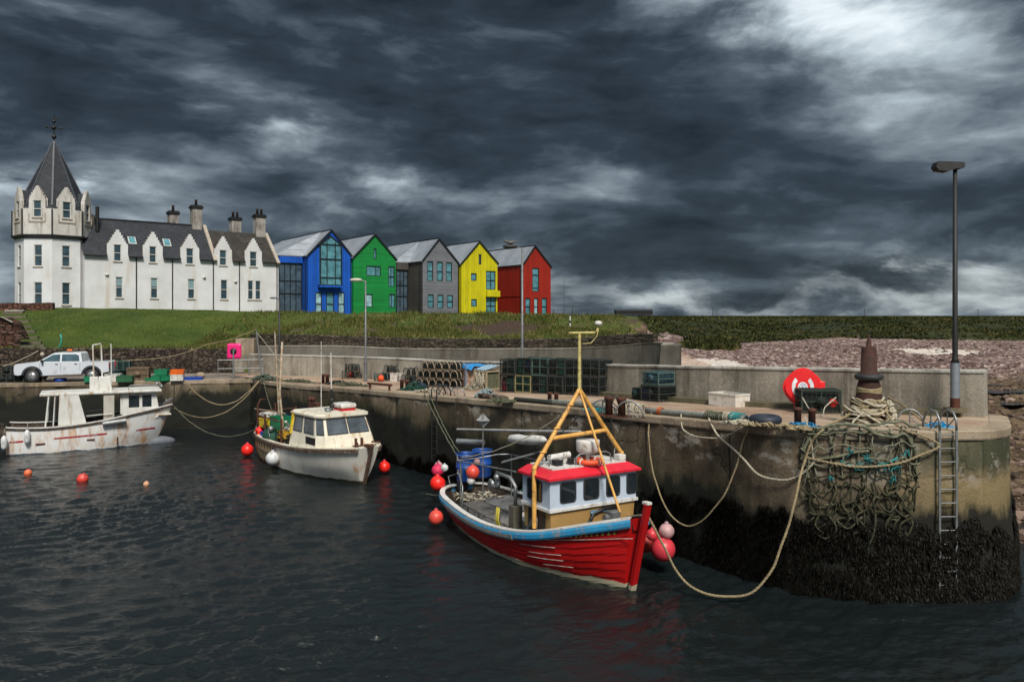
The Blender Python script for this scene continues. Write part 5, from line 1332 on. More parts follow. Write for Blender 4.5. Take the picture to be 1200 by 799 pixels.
for k in range(26):
    x=-4.0-rnd.random()*1.6; y=.3+rnd.random()*1.0; z=1.35+rnd.random()*.35
    g.tube([(x,y,z),(x+rnd.uniform(-.3,.3),y+rnd.uniform(-.3,.3),z+rnd.uniform(-.1,.2)),(x+rnd.uniform(-.5,.5),y+rnd.uniform(-.4,.4),z+rnd.uniform(-.2,.1))],.018,5)
g.build('tangled_line',M_ROPEB,red)
g=MB()
for k in range(6): g.tube([(-4.7+.03*k,-1.25,1.3),(-4.68+.03*k,-1.3,.95),(-4.6+.05*k,-1.28,.6)],.02,5)
g.build('hanging_line',mat('yellow_line',(.5,.42,.05),bump=.2),red)
g=MB()
for k in range(40):
    x=-8.0+rnd.random()*.8; y=-.9+rnd.random()*1.2; z=.86+rnd.random()*.16
    g.tube([(x,y,z),(x+rnd.uniform(-.2,.2),y+rnd.uniform(-.2,.2),z+.08),(x+rnd.uniform(-.3,.3),y+rnd.uniform(-.3,.3),z)],.022,5)
g.build('rope_heap',M_ROPEW,red)
def redw(px,py,yo): return FRb.M@FRb.hit(px,py,yo)
# blue barrels aft
bb=redw(546,568,.0); ba=thing('plastic_barrel','tall open blue plastic barrel standing at the stern of the red boat','barrel',(bb.x,bb.y,1.19),R(20))
MB().lathe([(.02,.02),(.30,.0),(.335,.06),(.335,.44),(.36,.47),(.36,.52),(.335,.55),(.33,.86),(.375,.9),(.375,.97),(.34,.98),(.32,.92),(.30,.1),(.02,.09)],n=24).build('barrel_shell',M_BARREL,ba)
b2=dup(ba,(bb.x+.55,bb.y+.75,1.19),0,'second blue plastic barrel half hidden behind the tall open one on the red boat')
MB().tube([(-.32,-.2,.42),(-.37,-.16,.32),(-.33,-.26,.27),(-.28,-.3,.38)],.014,5).build('rope_handle',M_ROPEW,ba)
specs=[(513,566,-.9,.27,M_BUOYS,'large scarlet buoy hanging lowest at the stern of the red boat','S'),
 (513,551,-.75,.22,mat('magenta_buoy_vinyl',(.62,.02,.09),(.5,.015,.07),bump=.02),'magenta buoy wedged just above the large scarlet one at the red boat\'s stern',''),
 (514,545.5,-.5,.15,M_BUOYP,'small dusty pink buoy at the top of the stern cluster',''),
 (521,548,-.8,.13,M_BUOYW,'small pale grey buoy beside the dusty pink one at the stern of the red boat',''),
 (554,553,-.35,.23,M_BUOYR,'coral buoy hanging against the blue barrel',''),
 (552,563,-.4,.14,M_BUOYW,'white buoy tucked under the coral one beside the blue barrel',''),
 (552,538,.2,.12,M_BUOYW,'upper white float of the pair on the frame beyond the barrel',''),
 (559,541,.2,.12,M_BUOYP,'faded float next to the white ones beyond the barrel',''),
 (510.5,609,-1.35,.24,M_BUOYR,'coral buoy hanging low outside the hull at the stern of the red boat','')]
for px,py,yo,r_,mt,lb_,_ in specs:
    p=redw(px,py,yo) if yo!=-1.35 else P(511,606,26.0)
    buoy(p,r_,mt,lb_,'buoys on the red boat')
for px,py,r_,mt,lb_ in ((777,643,.33,M_BUOYR,'biggest coral buoy, hanging between the red bow and the pier'),(781,622,.21,M_BUOYP,'faded pink buoy resting on top of the biggest coral one'),(757,636,.26,mat('dull_red_buoy_vinyl',(.40,.03,.02),(.30,.02,.018),bump=.02),'dull red buoy squeezed behind the stem of the red boat'),(764,626,.16,M_BUOYR,'small coral buoy just behind the stem post of the red boat')):
    p=P(px,py,21.6 if r_!=.26 else 22.3); buoy(p,r_,mt,lb_,'buoys between the red bow and the pier')

# ================= cream boat in the middle
aM=math.atan2(-.768,.64); FM_=Frame((-6.15,33.2,0),aM)
mid=thing('fishing_boat','cream and rust stained cabin boat moored in the middle with wide windscreens','boat',(-6.15,33.2,0),aM)
SM=[(-9.0,1.10,.85,1.25),(-8.0,1.35,1.12,1.2),(-6.5,1.52,1.34,1.18),(-5.0,1.6,1.42,1.2),(-3.6,1.62,1.32,1.26),(-2.4,1.56,1.02,1.34),(-1.4,1.36,.66,1.42),(-.6,.95,.3,1.5),(-.15,.48,.12,1.54),(0,.12,.05,1.56)]
_,rm=hull('hull',mid,SM,M_CRP,rake=.75)
rail_band('rubbing_rail',mid,rm,[M_RUB],[(-.03,-.16),(.06,-.16),(.07,-.03),(.0,.0),(-.05,.0)])
rail_band('rail_cap',mid,rm,[M_CREAM],[(-.16,.003),(.02,.003),(.02,.04),(-.16,.04)])
deckpart('deck',mid,rm,lambda x:.6 if x<-3.9 else 1.30+max(0,x+3.9)*.055,M_CREAM,bulw=M_DARKW)
m=MB()
for i in range(7):
    z0=-.3+i*.28; f=lambda z:(.0+.75*(z/2.0 if z>0 else z*.6)); m.bar((f(z0),0,z0),(f(z0+.28),0,z0+.282),.12,.12)
m.build('stem_post',M_RUB,mid)
# lower side fender battens
m=MB()
for s_ in (1,-1):
    m.tube([(x,s_*(float(np.interp(x,[s[0] for s in SM],[s[2] for s in SM]))*.45+float(np.interp(x,[s[0] for s in SM],[s[1] for s in SM]))*.55+.05),.55-.01*x) for x in np.linspace(-8.9,-5.3,12)],.05,6)
m.build('side_battens',M_RUB,mid)
M_OCH=mat_hull('rusty_ochre_boards',(.62,.50,.30),rustc=(.40,.16,.03),amt=.80,grime=(.45,.30,.12),seed=4)
for s_ in (1,-1):
    m=MB(); m.grid([[Vector((q.x,s_*q.y,q.z)) for q in [SKIN[mid](x,z,.018) for z in np.linspace(.12,1.02,5)]] for x in np.linspace(-8.85,-5.5,16)],smooth=False); m.build('ochre_planking',M_OCH,mid,normals=False)
    for x in np.linspace(-8.8,-5.6,9):
        a=SKIN[mid](x,.10,.03); b=SKIN[mid](x,1.0,.03); MB().bar((a.x,s_*a.y,a.z),(b.x,s_*b.y,b.z),.035,.03).build('side_batten',M_RUST,mid)
# cabin: raked windscreen in three panes
cx0,cx1=-1.45,-4.2; hw0=1.33; zc0,zc1,zc2=1.36,1.86,2.66
def cab(x,w,z): return [(x,-w,z),(x,w,z)]
m=MB()
low_=[(cx0+.35,-1.2),(cx0+.35,1.2),(cx0-.15,1.46),(cx1,1.46),(cx1,-1.46),(cx0-.15,-1.46)]
midp=[(cx0+.12,-1.08),(cx0+.12,1.08),(cx0-.32,1.34),(cx1,1.34),(cx1,-1.34),(cx0-.32,-1.34)]
top_=[(cx0-.28,-.98),(cx0-.28,.98),(cx0-.62,1.2),(cx1,1.2),(cx1,-1.2),(cx0-.62,-1.2)]
vs=[(x,y,zc0-.15) for x,y in low_]+[(x,y,zc1) for x,y in midp]+[(x,y,zc2) for x,y in top_]
m.add(vs,[(i,(i+1)%6,6+(i+1)%6,6+i) for i in range(6)]+[(6+i,6+(i+1)%6,12+(i+1)%6,12+i) for i in range(6)])
cabn=m.build('cabin',M_CREAM,mid,bevel=.02)
m=MB(); rf_=[(x+(.14 if i<2 else (.08 if i in (2,5) else -.15)),y*1.08) for i,(x,y) in enumerate(top_)]
m.add([(x,y,zc2) for x,y in rf_]+[(x*1.0,y,zc2+.07) for x,y in rf_]+[(x*.985-.03,y*.86,zc2+.15) for x,y in rf_],[(i,(i+1)%6,6+(i+1)%6,6+i) for i in range(6)]+[(6+i,6+(i+1)%6,12+(i+1)%6,12+i) for i in range(6)]+[(12,13,14,15,16,17),(5,4,3,2,1,0)])
m.build('cabin_roof',M_CREAM,mid)
M_WSG=mat_glass('windscreen_glass',(.045,.055,.065),.12)
def quadpane(parent,a,b,c,d,s0,s1,t0,t1,gm=M_WSG):
    """pane on the quad a(bottom start) b(bottom end) c(top end) d(top start)"""
    a,b,c,d=[Vector(q) for q in (a,b,c,d)]
    f=lambda s,t:(a.lerp(b,s)).lerp(d.lerp(c,s),t)
    nrm=(b-a).cross(d-a).normalized()
    cen=(a+b+c+d)/4
    if nrm.dot(cen-Vector((-3.2,0,2.2)))<0: nrm=-nrm
    P4=[f(s0,t0),f(s1,t0),f(s1,t1),f(s0,t1)]
    m=MB(); m.add([p+nrm*.012 for p in P4],[(0,1,2,3)]); w_=m.build('window',gm,parent)
    fr=MB()
    for i in range(4): fr.bar(P4[i]+nrm*.015,P4[(i+1)%4]+nrm*.015,.03,.03)
    fr.build('window_seal',M_RUBBER,w_); return w_
A0,B0=(midp[0]+(zc1,)),(midp[1]+(zc1,)); D0,C0=(top_[0]+(zc2,)),(top_[1]+(zc2,))
quadpane(cabn,A0,B0,C0,D0,.05,.49,.12,.88); quadpane(cabn,A0,B0,C0,D0,.53,.96,.12,.88)
quadpane(cabn,midp[5]+(zc1,),A0,D0,top_[5]+(zc2,),.12,.85,.12,.88); quadpane(cabn,midp[2]+(zc1,),B0,C0,top_[2]+(zc2,),.12,.85,.12,.88)
quadpane(cabn,midp[4]+(zc1,),midp[5]+(zc1,),top_[5]+(zc2,),top_[4]+(zc2,),.1,.45,.12,.88); quadpane(cabn,midp[4]+(zc1,),midp[5]+(zc1,),top_[5]+(zc2,),top_[4]+(zc2,),.55,.93,.12,.88)
m=MB(); m.bar((cx1+.05,-1.36,zc1-.1),(cx1+.05,-1.22,zc2),.12,.14); m.build('ochre_corner_post',M_YLW,cabn)
MB().box((cx0-.7,-1.395,1.62),(.9,.02,.4)).build('side_vent',M_BLACK,cabn)
m=MB(); m.cyl((cx0+.9,-.1,1.5),(cx0+.9,-.1,1.84),.06); m.cyl((cx0+.9,.18,1.5),(cx0+.9,.18,1.84),.06); m.box((cx0+.9,.04,1.52),(.2,.5,.04)); m.build('mooring_bitts',M_RUST,mid)
m=MB(); m.box((.35,0,1.62),(.5,.16,.12)); m.cyl((.5,-.12,1.64),(.5,.12,1.64),.09); m.box((-.2,-.25,1.62),(.1,.1,.2)); m.bar((-.7,.75,1.6),(-.35,.95,1.6),.1,.06); m.build('bow_roller',M_RUST,mid)
# kit on the cabin roof
rz_=zc2+.15
m=MB(); m.box((-2.6,.45,rz_+.22),(.9,.75,.2)); m.build('liferaft_case',M_WHT,mid,bevel=.07); MB().box((-2.6,.45,rz_+.06),(.8,.65,.12)).build('raft_cradle',M_REDPL,mid)
m=MB(); m.lathe([(.12,0),(.13,.1),(.05,.16)],(-2.4,-.45,rz_),n=12); m.box((-2.7,-.3,rz_+.08),(.3,.2,.12)); m.build('roof_lamp',M_STEEL,mid)
def ML(px,py,yo): return FM_.hit(px,py,yo)
w0=ML(376.5,475,-.55); w1=ML(375.5,400,-.55); MB().cyl((w0.x,-.55,rz_-.05),(w0.x,-.55,w1.z),.022,.014,n=6).build('whip_antenna',M_WHT,mid)
w0=ML(389,470,-.1); w1=ML(387,413,-.1)
m=MB(); m.cyl((w0.x,-.1,rz_-.05),(w0.x-.05,-.1,rz_+.95),.05,n=8); m.sphere((w0.x,-.1,rz_+.45),.11,10,6); m.sphere((w0.x,-.1,rz_+.2),.11,10,6); m.build('navigation_light_stack',M_BLACK,mid)
MB().cyl((w0.x-.05,-.1,rz_+.95),(w0.x-.1,-.1,w1.z),.03,.02,n=6).build('white_aerial',M_WHT,mid)
m=MB()
q0=ML(334,522,-.9); q1=ML(322,400,-.9); m.tube([(q0.x,-.9,.6),(q0.x,-.9,q0.z),((q0.x+q1.x)/2,-.9,(q0.z+q1.z)/2),(q0.x-.3,-.9,q1.z)],[.07,.065,.055,.045],8)
q2=ML(329,462,-.3); q3=ML(302,388,-.3); m.cyl((q2.x,-.3,.6),(q2.x-.7,-.3,q3.z),.05,.035,n=7)
m.cyl((q0.x,-.9,2.45),(q0.x-3.6,-.9,2.35),.03,n=6)
m.build('boom_poles',mat('pale_rusty_pole',(.42,.38,.30),(.30,.22,.14),scale=5,dirt=(.25,.12,.04),dirtamt=.45),mid)
m=MB()
for x,y,h in ((-8.8,-1.0,2.6),(-8.8,1.0,2.4),(-7.2,-1.3,2.3),(-5.2,-1.35,2.3),(-8.3,-.3,2.7)): m.cyl((x,y,.7),(x,y,h),.05,n=7)
m.tube([(-8.8,-1.0,2.6),(-8.95,-.8,2.85),(-9.0,-.5,2.8)],.04,6); m.cyl((-8.8,-1.0,2.1),(-5.2,-1.35,2.15),.035,n=6); m.cyl((-8.8,-1.0,2.3),(-8.8,1.0,2.3),.035,n=6)
m.box((-6.0,.7,2.7),(.9,.3,.28)); m.cyl((-6.2,.7,.6),(-6.2,.7,2.7),.06); m.sphere((-6.5,.7,2.95),.14,10,6); m.sphere((-6.2,.7,2.98),.12,10,6)
m.build('stern_gallows',M_RUST,mid)
m=MB(); m.tube([(-3.0,1.42,1.4),(-2.9,1.62,2.2),(-3.05,1.62,2.45),(-3.3,1.5,2.45)],.025,6); m.build('grab_rail',M_WHT,mid)
MB().cyl((-3.1,1.45,2.0),(-3.1,1.45,2.38),.11,n=12).build('orange_horseshoe_float',mat('orange_float',(.75,.12,.02),bump=.05),mid)
m=MB(); m.bar((-6.2,-.4,1.6),(-5.3,-1.1,2.15),.09,.06); m.box((-5.6,-.8,1.75),(.8,.12,.12)); m.build('white_davit',M_WHT,mid)
# gear crowded on the after deck
def on_mid(x,y,z): return FM_.M@Vector((x,y,z))
def crate(name,loc,d,mt,label,rz,cat='crate',group=None,open_=True,lidm=None):
    o=thing(name,label,cat,loc,rz,group); w,l,h=d; t=.025
    m=MB(); m.box((0,0,t/2),(w*.94,l*.94,t))
    for s_ in (1,-1): m.box((s_*(w/2-t/2),0,h/2+.002),(t,l-2*t-.004,h-.004)); m.box((0,s_*(l/2-t/2),h/2+.002),(w,t,h-.004))
    for s_ in (1,-1): m.box((s_*(w/2+.008),0,h-.03),(.02,l+.04,.05)); m.box((0,s_*(l/2+.008),h-.028),(w+.036,.02,.05)); m.box((s_*(w/2+.004),0,h*.5),(.012,l*.6,.03))
    m.build('box_shell',mt,o)
    if not open_: MB().box((0,0,h-.02),(w-2*t,l-2*t,.03)).build('contents',lidm or mt,o)
    return o
crate('fish_crate',on_mid(-8.0,-.95,1.62),(.55,.4,.42),M_YLW,'yellow box strapped at the stern of the cream boat',aM,group='gear on the cream boat',open_=False,lidm=M_BLACK)
crate('fish_crate',on_mid(-8.2,-.7,2.06),(.7,.5,.2),M_WHT,'white tray with a red rim on top of the yellow box',aM,group='gear on the cream boat')
crate('fish_crate',on_mid(-7.0,-.6,1.45),(.9,.7,.75),M_GRN,'tall green bin amid the gear of the cream boat',aM,group='gear on the cream boat')
crate('fish_crate',on_mid(-7.2,-1.0,1.0),(1.1,.5,.45),M_BLU,'long blue bin low amidships on the cream boat',aM+.1,group='gear on the cream boat')
crate('fish_crate',on_mid(-5.0,-.1,1.5),(1.2,.9,.6),M_REDPL,'dark red bin close behind the cream cabin',aM,group='gear on the cream boat')
crate('fish_crate',on_mid(-5.0,-.1,2.11),(1.25,.95,.28),M_GRN,'green bin on top of the dark red one behind the cream cabin',aM,group='gear on the cream boat')
crate('fish_crate',on_mid(-5.9,-.9,1.3),(.5,.45,.35),mat('amber_plastic',(.6,.35,.03),bump=.05),'amber box next to the tilted pole of the cream boat',aM,group='gear on the cream boat')
crate('fish_crate',on_mid(-8.6,.1,1.3),(.6,.8,.7),M_BLU,'upright blue bin at the transom of the cream boat',aM,group='gear on the cream boat')
# supports so that nothing hangs in the air
MB().box((-7.6,-.65,1.0),(2.6,.9,.8)).build('gear_bench',M_DARKW,mid); MB().box((-5.3,-.2,1.05),(1.6,1.4,.88)).build('engine_casing',M_DARKW,mid)
m=MB(); m.sphere((-6.9,-1.2,1.25),.55,14,9,sc=(1.1,.5,.75)); tp_=m.build('net_bag',M_NETG,mid)
m=MB()
for k in range(60):
    x=rnd.uniform(-8.9,-5.2); y=rnd.uniform(-1.3,.6); z=rnd.uniform(1.2,2.0)
    m.tube([(x,y,z),(x+rnd.uniform(-.3,.3),y+rnd.uniform(-.2,.2),z+rnd.uniform(-.2,.2)),(x+rnd.uniform(-.5,.5),y+rnd.uniform(-.3,.3),z-.25)],.022,5)
m.build('loose_rope',M_ROPEK,mid)
m=MB()
for k in range(16):
    m.sphere((-9.0+rnd.uniform(-.15,.15),rnd.uniform(-1.0,.6),rnd.uniform(1.3,2.1)),rnd.uniform(.08,.14),9,6)
m.build('net_floats',mat('grey_floats',(.30,.31,.34),bump=.1),mid)
m=MB(); m.sphere((-6.5,-1.30,1.7),.14,12,8); m.tube([(-6.5,-1.4,1.6),(-6.6,-1.42,1.3),(-6.4,-1.42,1.25),(-6.4,-1.4,1.5)],.02,5); m.build('deck_block',M_STEEL,mid)
def mw(px,py,yo): return FM_.M@FM_.hit(px,py,yo)
buoy(mw(290,527,-1.25),.30,M_BUOYS,'scarlet buoy hanging at the stern corner of the cream boat','buoys on the cream boat')
buoy(mw(304,505,-1.15),.20,M_BUOYS,'smaller scarlet buoy up among the gear of the cream boat','buoys on the cream boat')
buoy(mw(319.5,537,-1.75),.31,M_BUOYW,'big white buoy hanging on the rusty side of the cream boat','buoys on the cream boat')
buoy(mw(450.5,547,1.7),.26,M_BUOYS,'scarlet buoy between the cream bow and the pier','buoys on the cream boat')

# ================= white boat by the inner quay
aW=math.atan2(.47,.88); FW_=Frame((-19.6,44.1,0),aW)
wb=thing('fishing_boat','old white open-sided boat with rust runs and red stripes by the inner quay','boat',(-19.6,44.1,0),aW)
SW=[(-7.05,1.16,1.0,1.40),(-6.3,1.25,1.12,1.33),(-5.0,1.33,1.22,1.30),(-3.4,1.34,1.18,1.42),(-2.2,1.32,.98,1.60),(-1.2,1.16,.66,1.82),(-.5,.86,.36,2.0),(-.15,.5,.18,2.1),(.0,.16,.08,2.15)]
_,rw=hull('hull',wb,SW,M_WHP,rake=.95)
rail_band('rubbing_rail',wb,rw,[M_DARKW],[(-.02,-.10),(.05,-.10),(.05,-.02),(.0,.0),(-.02,.0)])
rail_band('gunwale',wb,rw,[M_WHT],[(-.12,.003),(.02,.003),(.02,.05),(-.12,.05)])
deckpart('deck',wb,rw,lambda x:.55 if x<-2 else .55+(x+2)*.7,M_DECKG,bulw=M_DARKW)
def side_at(S,x,z,off=.02):
    xs=[s[0] for s in S]; hb=float(np.interp(x,xs,[s[1] for s in S])); hw=float(np.interp(x,xs,[s[2] for s in S])); zr=float(np.interp(x,xs,[s[3] for s in S]))
    return SEC[wb](x,z)+off
SKW=SKIN[wb]
for xa,xb in ((-6.9,-6.3),(-4.95,-2.55),(-1.15,-.2)):
    m=MB(); n_=10
    row=[[Vector((q.x,-q.y,q.z)) for q in (SKW(xa+(xb-xa)*k/n_,.62+.035*(xa+(xb-xa)*k/n_+7),.012),SKW(xa+(xb-xa)*k/n_,.71+.035*(xa+(xb-xa)*k/n_+7),.012))] for k in range(n_+1)]
    m.grid(row,smooth=False); m.build('red_stripe',mat('red_stripe_paint',(.42,.012,.02),dirt=(.35,.33,.3),dirtamt=.4),wb)
for x,z,w_,h_ in ((-5.55,.50,.42,.09),(-3.3,.56,.36,.08),(-2.05,.5,.07,.7)):
    m=MB(); a=SKW(x,z,.0); m.box((a.x,-a.y,z),(w_,.05,h_)); m.build('rusty_outlet',M_RUST,wb)
m=MB(); m.cyl((-2.75,-side_at(SW,-2.6,1.3,.12),1.36),(-1.65,-side_at(SW,-1.7,1.5,.14),1.46),.14,n=14); m.build('side_roller',M_STEEL,wb)
def wl(px,py,yo=-1.0): return FW_.hit(px,py,yo)
def wcl(x,y): return (x/7.27,y/7.27+430)     # crops
M_WCAB=mat('white_cabin_paint',(.64,.65,.64),(.56,.56,.53),scale=2,rough=.45,bump=.05,dirt=(.32,.22,.12),dirtamt=.36,streak=True)
# canopy roof
zr0=2.9; m=MB(); m.box((-2.75,0,zr0+.06),(5.7,2.3,.13)); can=m.build('canopy_roof',M_WCAB,wb,bevel=.03)

for s_ in (1,-1):
    y0=s_*1.13
    m=MB(); m.prism([(-4.78,1.36),(-3.5,1.42),(-3.85,zr0),(-4.72,zr0)],lambda x,z:(x,y0-.03,z),lambda x,z:(x,y0+.03,z)); m.build('side_panel',M_WCAB,wb)
    MB().bar((-5.35,s_*1.08,1.32),(-5.2,s_*1.08,zr0),.07,.07).build('stanchion',M_WCAB,wb); MB().bar((-5.0,s_*1.08,1.32),(-4.92,s_*1.08,zr0),.05,.05).build('stanchion',M_WCAB,wb)
    MB().bar((-3.5,s_*1.16,1.8),(-2.3,s_*1.16,1.86),.04,.04).build('grab_rail',M_WCAB,wb)
# wheelhouse at the front
m=MB(); outl=[(-1.75,1.45),(-.05,1.55),(-.05,1.9),(.22,zr0),(-1.75,zr0)]
h1=(-1.5,2.08,-.98,2.74); h2=(-.84,2.08,-.38,2.74)
for s_ in (1,-1):
    T=Matrix.Translation((0,s_*.84,0))
    face_with_holes(m,[(-1.9,1.2),(-.05,1.5),(-.05,1.95),(-.22,zr0),(-1.9,zr0)],[h1,h2],T,depth=.03*(1 if s_<0 else -1))
m.add([(-.05,-.84,1.5),(-.05,.84,1.5),(-.05,.84,1.95),(-.05,-.84,1.95)],[(0,1,2,3)])
m.box((-1.85,0,2.0),(.05,1.64,1.7))
wh=m.build('wheelhouse',M_WCAB,wb,normals=False)
for h in (h1,h2):
    for s_ in (1,-1): MB().box(((h[0]+h[2])/2,s_*.81,(h[1]+h[3])/2),(h[2]-h[0],.02,h[3]-h[1])).build('side_window',M_WINK,wh)
for y in (-.41,.41): MB().add([(-.06,y-.36,1.98),(-.06,y+.36,1.98),(-.20,y+.36,2.8),(-.20,y-.36,2.8)],[(0,1,2,3)]).build('front_window',M_WINK,wh)
g=MB(); 
for y in (-.82,0,.82): g.bar((-.04,y,1.95),(-.21,y,zr0),.06,.06)
g.build('mullions',M_WCAB,wh)
m=MB(); m.box((-2.45,-.8,2.1),(.5,.5,1.6)); m.build('rusty_bulkhead',mat_hull('rusty_white_panel',(.45,.44,.40),amt=.9,seed=5),wb)
MB().box((-2.0,-1.0,1.62),(.35,.08,.3)).build('recess_shade_panel',M_BLACK,wb)  # solid black box, stands in for the shade of a recess
m=MB(); m.box((-.2,0,1.62),(1.6,1.7,.05)); m.build('foredeck',M_CREAM,wb)
# roof mast housing and aerials
m=MB(); m.box((-2.65,-.2,zr0+.48),(.75,.6,.75),taper=(.72,.8)); m.box((-3.15,-.2,zr0+.48),(.4,.45,.75)); m.build('mast_housing',M_WCAB,wb,bevel=.03)
m=MB(); 
for x in (-3.15,-2.75): m.bar((x,-.2,zr0+.8),(x-.05,-.2,zr0+2.55),.07,.07)
m.bar((-3.2,-.2,zr0+2.55),(-2.8,-.2,zr0+2.62),.08,.06); m.cyl((-2.3,-.1,zr0+.4),(-2.33,-.1,zr0+2.6),.03,n=6)
m.build('roof_mast',M_WCAB,wb)
m=MB(); m.tube([(-1.5,-.7,zr0+.12),(-1.5,-.7,zr0+.3),(-1.4,-.7,zr0+.36),(.0,-.7,zr0+.32),(.2,-.7,zr0+.15)],.02,6); m.build('roof_rail',M_STEEL,can)
m=MB(); m.lathe([(.07,0),(.09,.12),(.03,.2)],(-.1,-.7,zr0+.3),n=10); m.lathe([(.07,0),(.1,.12),(.03,.2)],(.15,-.4,zr0+.13),n=10); m.build('roof_lamps',M_STEEL,can)
m=MB(); m.lathe([(.05,0),(.07,.1),(.03,.25)],(.45,.25,2.1),n=10); m.build('bow_lamp',M_STEEL,wb)
m=MB(); m.sphere((-.15,-.12,.05),.5,16,10,sc=(2.1,.62,.66)); m.build('bulbous_forefoot',mat('slate_grey_antifouling',(.13,.15,.18),(.10,.11,.13),bump=.1),wb)
m=MB(); m.box((-7.2,0,.9),(.3,.5,.9)); m.cyl((-7.25,0,.2),(-7.25,0,1.5),.08); m.tube([(-7.1,-.9,1.4),(-7.45,-.8,1.75),(-7.6,-.3,1.75)],.04,6); m.box((-7.3,-.7,.95),(.35,.3,.7)); m.build('stern_gear',M_DARKW,wb)
def wfender(px,py,lab,sc=1):
    p=FW_.M@FW_.hit(px,py,-1.38)
    o=thing('fender',lab,'fender',p,0,'fenders of the white boat')
    MB().lathe([(.02,-.34),(.10,-.30),(.14,-.2),(.14,.2),(.10,.30),(.04,.36),(.02,.38)],n=14).build('body',M_BUOYW,o); MB().tube([(0,0,.36),(.01,.02,.7)],.012,5).build('lanyard',M_ROPEW,o)
wfender(32,512,'white sausage fender hanging on the side of the white boat near its stern'); 
o=wfender(5,519,'grey white fender hanging off the transom of the white boat')
# small buoys floating in the water
for px,py,r_,mt,lb_ in ((33,549,.16,M_BUOYR,'smallest coral buoy floating off the stern of the white boat'),(97,554,.23,M_BUOYR,'largest floating coral buoy in the open harbour water'),(171.5,563.5,.12,mat('peach_buoy_vinyl',(.62,.33,.20),(.5,.26,.16),bump=.02),'small pale peach float alone in the harbour water')):
    Y=CAMZ*FPX/(py+r_*40-HY); p=P(px,py,Y); buoy((p.x,p.y,r_*.35),r_,mt,lb_,'buoys floating in the harbour',name='mooring_buoy',up=(.3,-.2,.9))
# ---------------------------------------------------------------- things on the pier
ORD=['first','second','third','fourth','fifth','sixth','seventh','eighth','ninth','tenth']
M_CREELK=mat('black_creel_frame',(.018,.022,.022),(.04,.045,.04),scale=8,rough=.75,bump=.4)
M_CREELY=mat('yellow_green_creel_frame',(.30,.27,.11),(.18,.17,.08),scale=8,rough=.75,bump=.4)
M_CREELT=mat('turquoise_creel_frame',(.08,.15,.14),(.04,.08,.07),scale=8,rough=.75,bump=.4)
M_NETK=mat('black_creel_netting',(.005,.009,.008),(.010,.018,.016),scale=8,rough=.9,bump=.3)
M_NETT=mat('green_creel_netting',(.004,.032,.026),(.006,.018,.018),scale=8,rough=.9,bump=.3)
M_HOOP=mat('pale_rubber_hoop',(.42,.34,.25),(.22,.17,.12),scale=9,rough=.8,bump=.4)
M_SLAT=mat('creel_base_wood',(.20,.14,.09),(.11,.08,.05),scale=6,rough=.85,bump=.4)
def wall_dir(x,y):
    k=min(range(len(WP)),key=lambda i:(WP[i].x-x)**2+(WP[i].y-y)**2); a=WP[max(k-2,0)]; b=WP[min(k+2,len(WP)-1)]
    d=(a-b).normalized(); return math.atan2(d.y,d.x)
def box_creel(name,label,w,l,h,fm,nm,loc=(0,0,0),rz=0,group=None,blocks=None):
    o=thing(name,label,'creel',loc,rz,group); m=MB(); t=.045
    X,Y,Z=w/2-t/2,l/2-t/2,h-t/2
    for sx in (1,-1):
        for sy in (1,-1): m.bar((sx*X,sy*Y,0),(sx*X,sy*Y,h),t)
        m.bar((sx*X,-Y,Z),(sx*X,Y,Z),t*.9); m.bar((sx*X,-Y,t/2),(sx*X,Y,t/2),t*.9); m.bar((sx*X,-Y,h*.5),(sx*X,Y,h*.5),t*.7)
    for sy in (1,-1):
        m.bar((-X,sy*Y,Z),(X,sy*Y,Z),t*.9); m.bar((-X,sy*Y,t/2),(X,sy*Y,t/2),t*.9); m.bar((-X,sy*Y,h*.5),(X,sy*Y,h*.5),t*.7); m.bar((0,sy*Y,t),(0,sy*Y,h-t),t*.7)
    m.build('frame',fm,o)
    n=MB(); rr=.011
    for k in range(1,8):
        a=-X+2*X*k/8
        for sy in (1,-1): n.tube([(a,sy*Y,.02),(a+rnd.uniform(-.02,.02),sy*(Y-.01),h/2),(a,sy*Y,h-.02)],rr,3)
        n.tube([(a,-Y,h-.02),(a,Y,h-.02)],rr,3)
    for k in range(1,9):
        a=-Y+2*Y*k/9
        for sx in (1,-1): n.tube([(sx*X,a,.02),(sx*X,a,h-.02)],rr,3)
        n.tube([(-X,a,h-.02),(X,a,h-.02)],rr,3)
    for k in range(1,6):
        z=h*k/6
        for sy in (1,-1): n.tube([(-X,sy*Y,z),(X,sy*Y,z)],rr,3)
        for sx in (1,-1): n.tube([(sx*X,-Y,z),(sx*X,Y,z)],rr,3)
    # funnels, inner parlour wall and a dark filler box make the pot nearly opaque
    n.add([(-X,0,.03),(X,0,.03),(X,0,h-.05),(-X,0,h-.05)],[(0,1,2,3)]); n.lathe([(.17,-.2),(.12,-.02),(.10,.12)],(0,-Y*.55,h*.5),n=9,rot=Matrix.Rotation(R(-90),3,'X'))
    n.add([(-X*.95,-Y*.75,.05),(X*.95,-Y*.8,.05),(X*.9,-Y*.7,h*.9),(-X*.9,-Y*.75,h*.88)],[(0,1,2,3)]); n.add([(-X,Y,.03),(X,Y,.03),(X,Y,h-.05),(-X,Y,h-.05)],[(0,1,2,3)])
    if w<.9 and w>.6: n.box((0,.03,h*.5),(w*.84,l*.84,h*.84))  # solid dark box added inside, stands in for the pot's inner shade
    n.build('netting',nm,o)
    s=MB()
    for k in range(5): s.box((0,-Y+2*Y*(k+.5)/5,t+.012),(2*X,.07,.02))
    s.build('base_slats',M_SLAT,o)
    if blocks:
        for (bx,bz,bw,bh,bm,nm_) in blocks: MB().box((bx,-Y+.05,bz),(bw,.06,bh)).build(nm_,bm,o)
    return o
